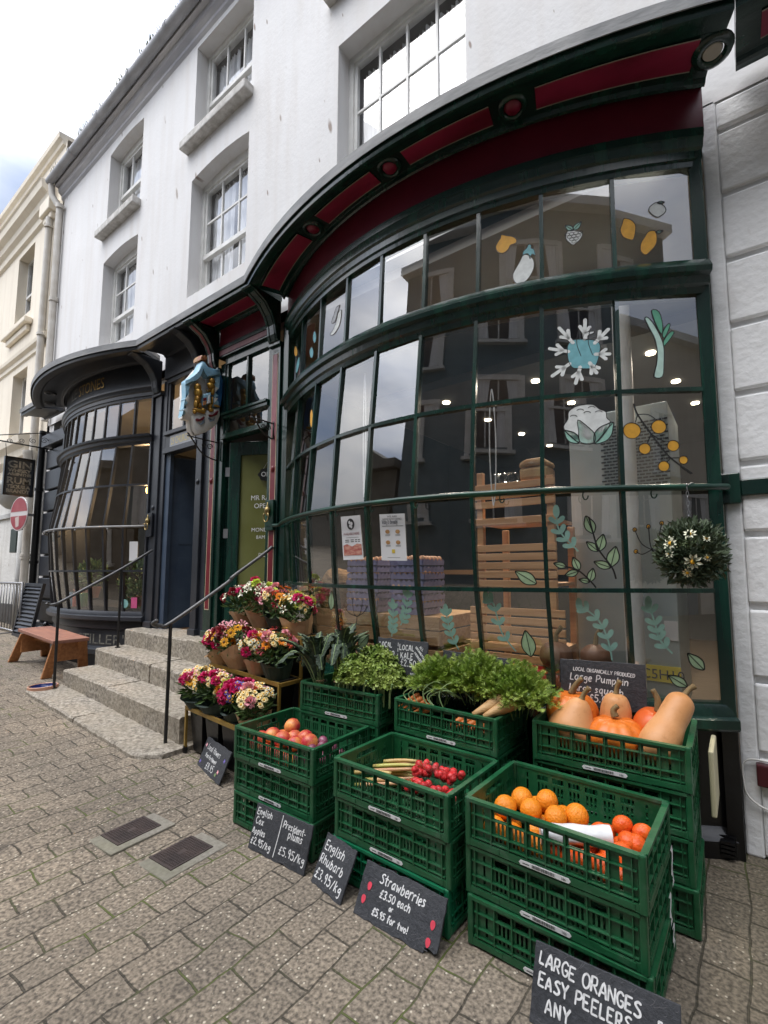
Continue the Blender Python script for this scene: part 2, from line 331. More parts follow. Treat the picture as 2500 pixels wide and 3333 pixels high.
def m_pavers():
    m, nt, b = new_mat('block_paving'); L = nt.links
    t = nt.nodes.new('ShaderNodeTexCoord')
    nw = nd(nt, 'ShaderNodeTexNoise', Scale=3.2, Detail=3); L.new(t.outputs['Object'], nw.inputs['Vector'])
    sub = nd(nt, 'ShaderNodeVectorMath', operation='SUBTRACT'); L.new(nw.outputs['Color'], sub.inputs[0]); sub.inputs[1].default_value = (.5, .5, .5)
    sc = nd(nt, 'ShaderNodeVectorMath', operation='SCALE'); L.new(sub.outputs[0], sc.inputs[0]); sc.inputs['Scale'].default_value = .075
    ad = nd(nt, 'ShaderNodeVectorMath', operation='ADD'); L.new(t.outputs['Object'], ad.inputs[0]); L.new(sc.outputs[0], ad.inputs[1])
    mp = nd(nt, 'ShaderNodeMapping'); mp.inputs['Rotation'].default_value = (0, 0, R(90)); mp.inputs['Location'].default_value = (.03, .05, 0)
    L.new(ad.outputs[0], mp.inputs[0])
    br = nt.nodes.new('ShaderNodeTexBrick'); L.new(mp.outputs[0], br.inputs['Vector'])
    br.offset = .5; br.squash = 1.0
    for k, v in dict(Scale=1.0).items(): br.inputs[k].default_value = v
    br.inputs['Mortar Size'].default_value = .0045; br.inputs['Mortar Smooth'].default_value = .5; br.inputs['Bias'].default_value = 0
    br.inputs['Brick Width'].default_value = .205; br.inputs['Row Height'].default_value = .142
    br.inputs['Color1'].default_value = (.225, .188, .148, 1); br.inputs['Color2'].default_value = (.185, .156, .124, 1); br.inputs['Mortar'].default_value = (.07, .06, .045, 1)
    n1 = nd(nt, 'ShaderNodeTexNoise', Scale=1.1, Detail=6); L.new(t.outputs['Object'], n1.inputs['Vector'])
    r1 = ramp(nt, n1.outputs['Fac'], .3, .7, (.75, .75, .75), (1.2, 1.19, 1.16))
    c1 = mixc(nt, 1.0, br.outputs['Color'], r1.outputs[0], 'MULTIPLY')
    n2 = nd(nt, 'ShaderNodeTexNoise', Scale=75, Detail=5); L.new(t.outputs['Object'], n2.inputs['Vector'])
    r2_ = ramp(nt, n2.outputs['Fac'], .34, .66, (.42, .41, .40), (1.55, 1.53, 1.48))
    c2 = mixc(nt, 1.0, c1, r2_.outputs[0], 'MULTIPLY')
    vo = nd(nt, 'ShaderNodeTexVoronoi', Scale=48, Randomness=1); L.new(t.outputs['Object'], vo.inputs['Vector'])
    lt = ramp(nt, vo.outputs['Distance'], .13, .22, (1, 1, 1), (0, 0, 0))
    sel = nt.nodes.new('ShaderNodeSeparateColor'); L.new(vo.outputs['Color'], sel.inputs[0])
    gt = nd(nt, 'ShaderNodeMath', operation='GREATER_THAN'); L.new(sel.outputs[0], gt.inputs[0]); gt.inputs[1].default_value = .60
    fl = nd(nt, 'ShaderNodeMath', operation='MULTIPLY'); L.new(lt.outputs[0], fl.inputs[0]); L.new(gt.outputs[0], fl.inputs[1])
    vo2 = nd(nt, 'ShaderNodeTexVoronoi', Scale=17, Randomness=1); L.new(t.outputs['Object'], vo2.inputs['Vector'])
    lt2 = ramp(nt, vo2.outputs['Distance'], .05, .1, (1, 1, 1), (0, 0, 0))
    fx = nd(nt, 'ShaderNodeMath', operation='MAXIMUM'); L.new(fl.outputs[0], fx.inputs[0]); L.new(lt2.outputs[0], fx.inputs[1])
    im = nd(nt, 'ShaderNodeMath', operation='SUBTRACT'); im.inputs[0].default_value = 1; L.new(br.outputs['Fac'], im.inputs[1])
    ff = nd(nt, 'ShaderNodeMath', operation='MULTIPLY'); L.new(fx.outputs[0], ff.inputs[0]); L.new(im.outputs[0], ff.inputs[1])
    f7 = nd(nt, 'ShaderNodeMath', operation='MULTIPLY'); L.new(ff.outputs[0], f7.inputs[0]); f7.inputs[1].default_value = .75
    c3 = mixc(nt, f7.outputs[0], c2, (.66, .59, .47))
    # moss in the joints and a damp green patch near the wall
    nm = nd(nt, 'ShaderNodeTexNoise', Scale=2.6, Detail=5); L.new(t.outputs['Object'], nm.inputs['Vector'])
    rm = ramp(nt, nm.outputs['Fac'], .46, .58, (0, 0, 0), (1, 1, 1))
    mo = nd(nt, 'ShaderNodeMath', operation='MULTIPLY'); L.new(rm.outputs[0], mo.inputs[0]); L.new(br.outputs['Fac'], mo.inputs[1])
    c4 = mixc(nt, mo.outputs[0], c3, (.10, .12, .03))
    n9 = nd(nt, 'ShaderNodeTexNoise', Scale=7, Detail=6); L.new(t.outputs['Object'], n9.inputs['Vector'])
    rs = ramp(nt, n9.outputs['Fac'], .62, .74, (0, 0, 0), (.55, .55, .55))
    c5 = mixc(nt, rs.outputs[0], c4, (.05, .042, .035))
    sx = nt.nodes.new('ShaderNodeSeparateXYZ'); L.new(t.outputs['Object'], sx.inputs[0])
    gx = nd(nt, 'ShaderNodeMapRange'); L.new(sx.outputs['X'], gx.inputs[0]); gx.inputs[1].default_value = -.45; gx.inputs[2].default_value = .1
    nd5 = nd(nt, 'ShaderNodeMath', operation='MULTIPLY'); L.new(gx.outputs[0], nd5.inputs[0]); L.new(n1.outputs['Fac'], nd5.inputs[1])
    nd6 = nd(nt, 'ShaderNodeMath', operation='MULTIPLY'); L.new(nd5.outputs[0], nd6.inputs[0]); nd6.inputs[1].default_value = 1.1
    c6 = mixc(nt, nd6.outputs[0], c5, (.042, .038, .018))
    L.new(c6, b.inputs['Base Color']); b.inputs['Roughness'].default_value = .82
    h = nd(nt, 'ShaderNodeMath', operation='MULTIPLY_ADD'); L.new(br.outputs['Fac'], h.inputs[0]); h.inputs[1].default_value = -1.6
    nh = nd(nt, 'ShaderNodeMath', operation='MULTIPLY'); L.new(n2.outputs['Fac'], nh.inputs[0]); nh.inputs[1].default_value = .5
    L.new(nh.outputs[0], h.inputs[2])
    bp = nd(nt, 'ShaderNodeBump', Strength=.7, Distance=.008); L.new(h.outputs[0], bp.inputs['Height']); L.new(bp.outputs[0], b.inputs['Normal'])
    return m
MT['paver'] = m_pavers()
def m_speck(name, a, b_, c, scale=70, bump=.6, rough=.85):
    m, nt, b = new_mat(name); L = nt.links; t = nt.nodes.new('ShaderNodeTexCoord')
    n = nd(nt, 'ShaderNodeTexNoise', Scale=scale, Detail=6, Roughness=.7); L.new(t.outputs['Object'], n.inputs['Vector'])
    n2 = nd(nt, 'ShaderNodeTexNoise', Scale=3, Detail=5); L.new(t.outputs['Object'], n2.inputs['Vector'])
    r1 = ramp(nt, n.outputs['Fac'], .36, .64, a, b_); r2_ = ramp(nt, n2.outputs['Fac'], .35, .75, (0, 0, 0), (.6, .6, .6))
    L.new(mixc(nt, r2_.outputs[0], r1.outputs[0], c), b.inputs['Base Color']); b.inputs['Roughness'].default_value = rough
    bp = nd(nt, 'ShaderNodeBump', Strength=bump, Distance=.012); L.new(n.outputs['Fac'], bp.inputs['Height']); L.new(bp.outputs[0], b.inputs['Normal'])
    return m
MT['granite'] = m_speck('granite', (.11, .095, .075), (.52, .465, .39), (.34, .29, .215), 34, .9)
MT['concrete'] = m_speck('concrete_surround', (.20, .18, .15), (.30, .275, .235), (.16, .16, .09), 40, .5)
MT['slate'] = m_speck('slate', (.018, .020, .025), (.045, .048, .056), (.085, .088, .096), 55, .5, .6)
MT['castiron'] = mat('rusty_cast_iron', (.085, .062, .055), (.055, .042, .040), 10, .6, .3, 60, metal=.3)
# ------------------------------------------------------------------ ground (one sheet, rising gently to the left)
def G(x): return 0.05*max(0.0, -2.2-x) if x > -9 else 0.34+0.02*(-9-x)
mb = MB(); xs = [-160, -60, -30, -16, -9, -7, -5, -3.5, -2.2, -1, 0, 2, 6, 30, 160]; ys = [-160, -30, -5, -2, 0, 30, 160]
mb.add([(x, y, G(x)) for y in ys for x in xs], [(j*len(xs)+i, j*len(xs)+i+1, (j+1)*len(xs)+i+1, (j+1)*len(xs)+i) for j in range(len(ys)-1) for i in range(len(xs)-1)])
tag(mb.build('pavement', MT['paver'], smooth=True), kind='structure')

# ------------------------------------------------------------------ stroke lettering (chalk) and printed lettering
GL = {}
for line in '''A 0e4q8e 1i7i|B 0e0q 0q5p6n4l0k 0k6j7h5e0e|C 7o5q2p0k2f5e7g|D 0e0q 0q5p7k5f0e|E 7q0q 0q0e 0e7e 0k5k|F 7q0q 0q0e 0k5k|G 7o4q1o0k2f5e7g7j 7j4j|H 0q0e 7q7e 0k7k|I 1q1e|K 0q0e 7q0j 2k7e|L 0q0e 0e6e|M 0e1q 1q4h 4h7q 7q8e|N 0e0q 0q7e 7e7q|O 4q1o0k1g4e7g8k7o4q|P 0e0q 0q5q7n5k0j|R 0e0q 0q5q6n5k0j 3j7e|S 7p4q1o2m6j7g4e0f|T 0q8q 4q4e|U 0q0h3e6f7i 7q7e|V 0q4e 4e8q|Y 0q4k 8q4k 4k4e|Z 0q7q 7q0e 0e7e|a 6l3m0i2e5g6j 6m6h7e|b 0q0e 0i3m6j4e0f|c 5l3m0i2e5f|d 6q6e 6j3m0i3e6g|e 0i5j4m1l0h2e5f|f 5q3q2n2e 0l5l|g 6l3m0j2h6j 6m6d4a1b|h 0q0e 0i3m6k6e|i 1m1e 1p1o|k 0q0e 5m0i 1j6e|l 1q1f2e|m 0m0e 0j2m4k4e 4j6m8k8e|n 0m0e 0i3m6k6e|o 3m0i3e6i3m|p 0m0a 0j3m6j3e0g|q 6l3m0i3e6h 6m6a7b|r 0m0e 0i2m5m|s 5l2m1k4h4f0e|t 3q3g5e 0m6m|u 0m0g3e5h 6m6g7e|v 0m3e 3e6m|w 0m2e 2e4k 4k6e 6e8m|x 0m6e 6m0e|y 0m3g 7m2a0a|0 4q1n1h4e7h7n4q|1 2n4q4e|2 0n3q6n4j0e 0e7e|3 0p4q6n3k 3k7h4e0f|4 5q0i 0i7i 5m5e|5 7q1q 1q1l 1l5l7h4e0f|6 6q2m0i3e6h3k1i|8 4k1n4q7n4k0h4e8h4k|9 6m3k1n4q6m 6m5e|£ 7o5q3o3h0e 0e7e 0k6k|/ 0d6q|. 0e1e1f|! 1q1i 1f1e|' 1q0o|- 0j4j'''.split('|'):
    k, *st = line.split(' ')
    GL[k] = [[(int(t[i])*.5, (ord(t[i+1])-97)*.5-2) for i in range(0, len(t), 2)] for t in st]
def smooth_path(p, n=4):
    if len(p) < 3: return p
    o = []
    for i in range(len(p)-1):
        p0 = p[max(i-1, 0)]; p1 = p[i]; p2 = p[i+1]; p3 = p[min(i+2, len(p)-1)]
        for k in range(n):
            t = k/n; t2 = t*t; t3 = t2*t
            o.append(tuple(.5*(2*b+(c-a)*t+(2*a-5*b+4*c-d)*t2+(-a+3*b-3*c+d)*t3) for a, b, c, d in zip(p0, p1, p2, p3)))
    o.append(tuple(p[-1])); return o
def ribbon(mb, pts, w, f, mi=0, thick=None):
    "flat stroke through 2-D pts; f maps (x,z) to a 3-D point"
    n = len(pts); L = []
    for i in range(n):
        a = pts[max(i-1, 0)]; b = pts[min(i+1, n-1)]; dx, dy = b[0]-a[0], b[1]-a[1]; l = math.hypot(dx, dy) or 1
        ww = w*(1 if not thick else thick(i/(n-1)))
        L.append((-dy/l*ww/2, dx/l*ww/2))
    e0 = (pts[0][0]+L[0][1]*.7*-1, pts[0][1]+L[0][0]*.7); e1 = (pts[-1][0]+L[-1][1]*.7, pts[-1][1]-L[-1][0]*.7)
    vs = [f(*e0)]+[q for i in range(n) for q in (f(pts[i][0]+L[i][0], pts[i][1]+L[i][1]), f(pts[i][0]-L[i][0], pts[i][1]-L[i][1]))]+[f(*e1)]
    fs = [(1, 0, 2)]+[(1+2*i, 2+2*i, 4+2*i, 3+2*i) for i in range(n-1)]+[(2*n-1, 2*n, 2*n+1)]
    mb.add(vs, fs, mi)
def chalk(mb, text, x, z, size, f, w=.0065, slant=.12, rot=0, mi=0, seed=1, gap=1.6):
    r_ = random.Random(seed); k = size/6; cx = 0
    for ch in text:
        if ch == ' ': cx += 3.0; continue
        g = GL.get(ch)
        if not g: continue
        jy = r_.uniform(-.25, .25); js = r_.uniform(.93, 1.07); jr = r_.uniform(-.05, .05)
        for st in g:
            pp = []
            for (px, py) in smooth_path(st):
                X = cx+px*js*.86+py*(slant+jr); Y = py*js+jy
                X *= k; Y *= k
                pp.append((x+X*math.cos(rot)-Y*math.sin(rot), z+X*math.sin(rot)+Y*math.cos(rot)))
            if len(pp) == 2: pp = [pp[0], tuple((a+b)/2 for a, b in zip(*pp)), pp[1]]
            ribbon(mb, pp, w*r_.uniform(.85, 1.15), f, mi)
        cx += max(p[0] for st in g for p in st)*.86+gap
    return x+cx*k
def printed(mb, text, size, f, mi=0, align='LEFT', width=None, bold=0.0):
    "printed letters from the built-in font, mapped by f(x,z)"
    cu = bpy.data.curves.new('lettering', 'FONT'); cu.body = text; cu.size = size; cu.align_x = align; cu.resolution_u = 3; cu.offset = bold
    ob = bpy.data.objects.new('lettering', cu); COL.objects.link(ob)
    dg = bpy.context.evaluated_depsgraph_get(); me = bpy.data.meshes.new_from_object(ob.evaluated_get(dg))
    vs = [tuple(v.co) for v in me.vertices]; fs = [tuple(p.vertices) for p in me.polygons]
    bpy.data.objects.remove(ob); bpy.data.curves.remove(cu); bpy.data.meshes.remove(me)
    if not vs: return
    x0 = min(v[0] for v in vs); x1 = max(v[0] for v in vs); k = 1
    if width: k = width/(x1-x0)
    xx = x0 if align == 'LEFT' else 0
    mb.add([f((v[0]-xx)*k, v[1]) for v in vs], fs, mi)

# ------------------------------------------------------------------ the white terrace building
bld = thing('terrace_building', 'white rendered three-storey terrace with two bow-fronted shops at street level', 'building', (-4.7, 0, 0))
WIN = [  # x0, x1, z0, z1, columns, rows upper, rows lower, meeting rail z, arch rise, sill
    (-2.75, -1.445, 4.30, 6.04, 4, 2, 1, 4.95, 0, True), (-5.20, -4.07, 4.50, 6.03, 3, 2, 1, 5.06, .05, False), (-7.64, -6.55, 4.50, 5.95, 3, 2, 1, 5.05, .05, False),
    (-5.20, -4.06, 6.48, 7.76, 3, 1, 1, 7.08, .0, True), (-7.62, -6.56, 6.40, 7.70, 3, 1, 1, 7.02, .05, True), (-2.75, -1.445, 6.62, 7.76, 4, 1, 1, 7.15, 0, True)]
xs = sorted({-9.5, 7.0}|{w[0] for w in WIN}|{w[1] for w in WIN}); zs = sorted({3.74, 8.05}|{w[2] for w in WIN}|{w[3] for w in WIN})
xs = sorted(set(xs)); zs = sorted(set(zs))
mb = MB()
def inwin(x, z): return any(w[0] < x < w[1] and w[2] < z < w[3] for w in WIN)
for i in range(len(xs)-1):
    for j in range(len(zs)-1):
        if not inwin((xs[i]+xs[i+1])/2, (zs[j]+zs[j+1])/2):
            mb.poly([(xs[i], 0, zs[j]), (xs[i+1], 0, zs[j]), (xs[i+1], 0, zs[j+1]), (xs[i], 0, zs[j+1])])
DPT = .17
for (x0, x1, z0, z1, c, ru, rl, mz, ar, sl) in WIN:
    n = 10; arc = [(x0+(x1-x0)*i/n, z1-ar+ar*(1-(2*i/n-1)**2)) for i in range(n+1)]
    for i in range(n):
        (a, za), (b, zb) = arc[i], arc[i+1]
        if ar: mb.poly([(a, 0, za), (b, 0, zb), (b, 0, z1), (a, 0, z1)])
        mb.poly([(a, 0, za), (a, DPT+.03, za), (b, DPT+.03, zb), (b, 0, zb)])
    mb.poly([(x0, 0, z0), (x0, DPT+.03, z0), (x0, DPT+.03, arc[0][1]), (x0, 0, arc[0][1])])
    mb.poly([(x1, 0, z0), (x1, DPT+.03, z0), (x1, DPT+.03, arc[-1][1]), (x1, 0, arc[-1][1])])
    mb.poly([(x0, 0, z0), (x1, 0, z0), (x1, DPT+.03, z0), (x0, DPT+.03, z0)])
# the ends, back and roof void of the block
mb.box(-9.5, 7, 7.8, 8.0, 0, 8.0); mb.box(-9.5, -9.3, .02, 7.8, 0, 8.02); mb.box(6.8, 7, .02, 7.8, 0, 8.02)
mb.build('wall', MT['wall'], bld)
mb = MB()
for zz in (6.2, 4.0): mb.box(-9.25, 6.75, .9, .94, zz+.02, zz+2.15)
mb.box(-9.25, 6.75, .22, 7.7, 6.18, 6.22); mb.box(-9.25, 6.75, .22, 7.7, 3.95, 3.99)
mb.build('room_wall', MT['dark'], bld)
for (x0, x1, z0, z1, c, ru, rl, mz, ar, sl) in WIN:
    f = MB(); y = DPT; fw_ = .055
    f.box(x0, x0+fw_, y-.03, y+.06, z0, z1); f.box(x1-fw_, x1, y-.03, y+.06, z0, z1)
    f.box(x0+fw_, x1-fw_, y-.03, y+.06, z1-ar-fw_, z1); f.box(x0+fw_, x1-fw_, y-.03, y+.06, z0, z0+.05)
    xa, xb = x0+fw_, x1-fw_; za, zb = z0+.05, z1-ar-fw_
    f.box(xa, xb, y-.02, y+.03, mz-.025, mz+.025)
    f.box(xa, xa+.035, y-.012, y+.02, mz+.025, zb); f.box(xb-.035, xb, y-.012, y+.02, mz+.025, zb); f.box(xa+.035, xb-.035, y-.012, y+.02, zb-.035, zb)
    f.box(xa, xa+.035, y+.012, y+.05, za, mz-.025); f.box(xb-.035, xb, y+.012, y+.05, za, mz-.025); f.box(xa+.035, xb-.035, y+.012, y+.05, za, za+.05)
    for i in range(1, c):
        X = xa+(xb-xa)*i/c; f.box(X-.011, X+.011, y-.008, y+.016, mz+.025, zb-.035); f.box(X-.011, X+.011, y+.016, y+.042, za+.05, mz-.025)
    for i in range(1, ru):
        Z = mz+(zb-mz)*i/ru; f.box(xa+.035, xb-.035, y-.006, y+.014, Z-.011, Z+.011)
    w = f.build('sash_window', MT['whitep'], bld)
    g = MB()
    for i in range(c):
        a = xa+.03+(xb-xa-.06)*i/c; b = xa+.03+(xb-xa-.06)*(i+1)/c
        for (q0, q1, yy) in ((mz+.02, zb-.03, y+.004), (za+.04, mz-.02, y+.03)):
            d = rnd.uniform(-.004, .004); e = rnd.uniform(-.004, .004)
            g.poly([(a, yy+d, q0), (b, yy+e, q0), (b, yy+e*.4-d, q1), (a, yy-d*.5, q1)])
    g.build('pane', MT['glassu'], w)
    if sl:
        s_ = MB(); s_.box(x0-.13, x1+.04, -.11, DPT-.03, z0-.10, z0+.005); s_.build('sill', MT['sill'], w, bevel=.012)
# net curtains hang inside, things of their own
def curtain(x0, x1, z0, z1, lab, part=1.0):
    m = MB(); n = 40; vs = []
    for i in range(n+1):
        x = x0+(x1-x0)*i/n; yv = .25+.02*math.sin(i*1.7)+.012*math.sin(i*.63)
        vs += [(x, yv, z0), (x, yv+.01, z1)]
    m.add(vs, [(2*i, 2*i+2, 2*i+3, 2*i+1) for i in range(n)])
    tag(m.build('curtain', MT['net'], smooth=True), lab, 'curtain', 'net curtains behind the sash windows')
CUR = ['in the widest lower sash window', 'in the sash window above the shop doors', 'in the sash window above the charcoal bow front', 'in the upper sash window over the shop doors', 'in the upper sash window nearest the downpipe', 'in the topmost window at the frame edge']
for (x0, x1, z0, z1, c, ru, rl, mz, ar, sl), w_ in zip(WIN, CUR):
    xm = (x0+x1)/2; curtain(x0+.07, xm-.03 if w_ != CUR[0] else xm-.05, z0+.06, z1-.12, 'left half of the white net curtains '+w_); curtain(xm+.06, x1-.06, z0+.06, z1-.12, 'right half of the white net curtains '+w_)
# eaves
def sweep_x(mb, prof, x0, x1, mi=0):
    vs = [(x0, -o, z) for o, z in prof]+[(x1, -o, z) for o, z in prof]; n = len(prof)
    mb.add(vs, [(i, i+n, i+n+1, i+1) for i in range(n-1)]+[tuple(range(n)), tuple(range(2*n-1, n-1, -1))], mi)
mb = MB(); sweep_x(mb, [(0, 7.83), (.03, 7.86), (.03, 7.905), (.075, 7.95), (.085, 7.99), (.085, 8.02), (.135, 8.03), (.135, 8.10), (0, 8.12)], -9.55, 7)
mb.build('eaves_cornice', mat('grey_eaves_paint', (.40, .40, .43), (.58, .57, .58), 5, .7, .2, 30, stretch=(.3, 2, 2)), bld)
mb = MB(); mb.tube([(-9.62, -.195, 8.10), (7, -.195, 8.06)], .062, 12)
for x in (-8.6, -7.55, -6.55, -5.55, -4.5, -3.4): mb.tube([(x-.03, -.195, 8.098), (x+.03, -.195, 8.098)], .070, 12)
mb.build('gutter', mat('grey_gutter', (.42, .42, .44), (.30, .30, .31), 9, .6, .2, 40, stretch=(.4, 1, 1)), bld, smooth=True, auto=40)
mb = MB(); mb.poly([(-9.6, -.16, 8.14), (7, -.16, 8.14), (7, 4, 10.3), (-9.6, 4, 10.3)]); mb.poly([(-9.6, 8.1, 8.14), (7, 8.1, 8.14), (7, 4, 10.3), (-9.6, 4, 10.3)])
mb.poly([(-9.6, -.16, 8.14), (-9.6, 4, 10.3), (-9.6, 8.1, 8.14)]); mb.poly([(7, -.16, 8.14), (7, 4, 10.3), (7, 8.1, 8.14)])
mb.build('roof', mat('slate_roof', (.06, .06, .07), (.10, .10, .11), 20, .6, .4, 30, stretch=(3, 1, 1)), bld)
mb = MB(); mb.tube([(-9.58, -.17, 8.05), (-9.56, -.16, 7.85), (-9.50, -.10, 7.70), (-9.46, -.07, 7.62), (-9.44, -.07, 3.8)], .05, 10)
for z in (7.6, 5.9, 4.6): mb.tube([(-9.44, -.07, z), (-9.44, -.07, z+.07)], .062, 10)
mb.build('downpipe', MT['pipe'], bld, smooth=True, auto=40)
# weeds in the gutter: nobody could count them
mb = MB()
for i in range(900):
    x = -9.6+rnd.random()**.9*7.5; cl = mnoise.noise(Vector((x*2.3, 0, 0)))
    h = max(.02, (.06+.09*cl)*rnd.uniform(.4, 1.6)); a = rnd.uniform(-.5, .5); w = rnd.uniform(.004, .012) if h < .12 else .004
    y = -.21+rnd.uniform(-.03, .03); p = Vector((x, y, 8.12)); q = p+Vector((a*h, rnd.uniform(-.5, .2)*h, h)); mpt = (p+q)/2+Vector((0, 0, .2*h))
    mb.add([p+Vector((-w, 0, 0)), p+Vector((w, 0, 0)), mpt+Vector((w, 0, 0)), mpt-Vector((w, 0, 0)), q], [(0, 1, 2, 3), (3, 2, 4)])
tag(mb.build('gutter_weeds', mat('gutter_moss', (.06, .075, .03), (.12, .13, .07), 12, .8)), kind='stuff')

# ------------------------------------------------------------------ right pier: white rusticated blocks
mb = MB(); mb.box(-.052, 7, .02, .3, 0, 3.77)
cour = [0.0, .455, .792, 1.129, 1.472, 1.815, 2.166, 2.517, 2.862, 3.217, 3.568, 3.74]
for a, b in zip(cour[:-1], cour[1:]):
    x = .02; first = True
    for wd_ in (2.4, 1.8, 2.6):
        mb.prism([(x+.0, -.005, a+.016), (x+wd_-.02, -.005, a+.016), (x+wd_-.02, -.005, b-.016), (x, -.005, b-.016)], (0, .03, 0)); x += wd_
mb.box(-.052, .02, .0, .02, 0, 3.76)
mb.build('rusticated_pier', MT['pier'], bld, bevel=.012)
mb = MB(); mb.box(.006, .12, -.045, .002, .33, .425); tag(mb.build('alarm_box', mat('maroon_box', (.06, .008, .012), rough=.35), bevel=.006), 'small maroon box on the white wall at right edge', 'wall box')
mb = MB(); mb.tube(smooth_path([(.12, -.02, .437), (.05, -.022, .44), (-.02, -.022, .435), (-.045, -.022, .40), (-.043, -.022, .33), (-.035, -.022, .28), (0, -.022, .245), (.05, -.022, .23), (.12, -.022, .25)]), .005, 6)
tag(mb.build('cable', MT['whitep'], smooth=True), 'white cable looped on the wall below the maroon box', 'cable')
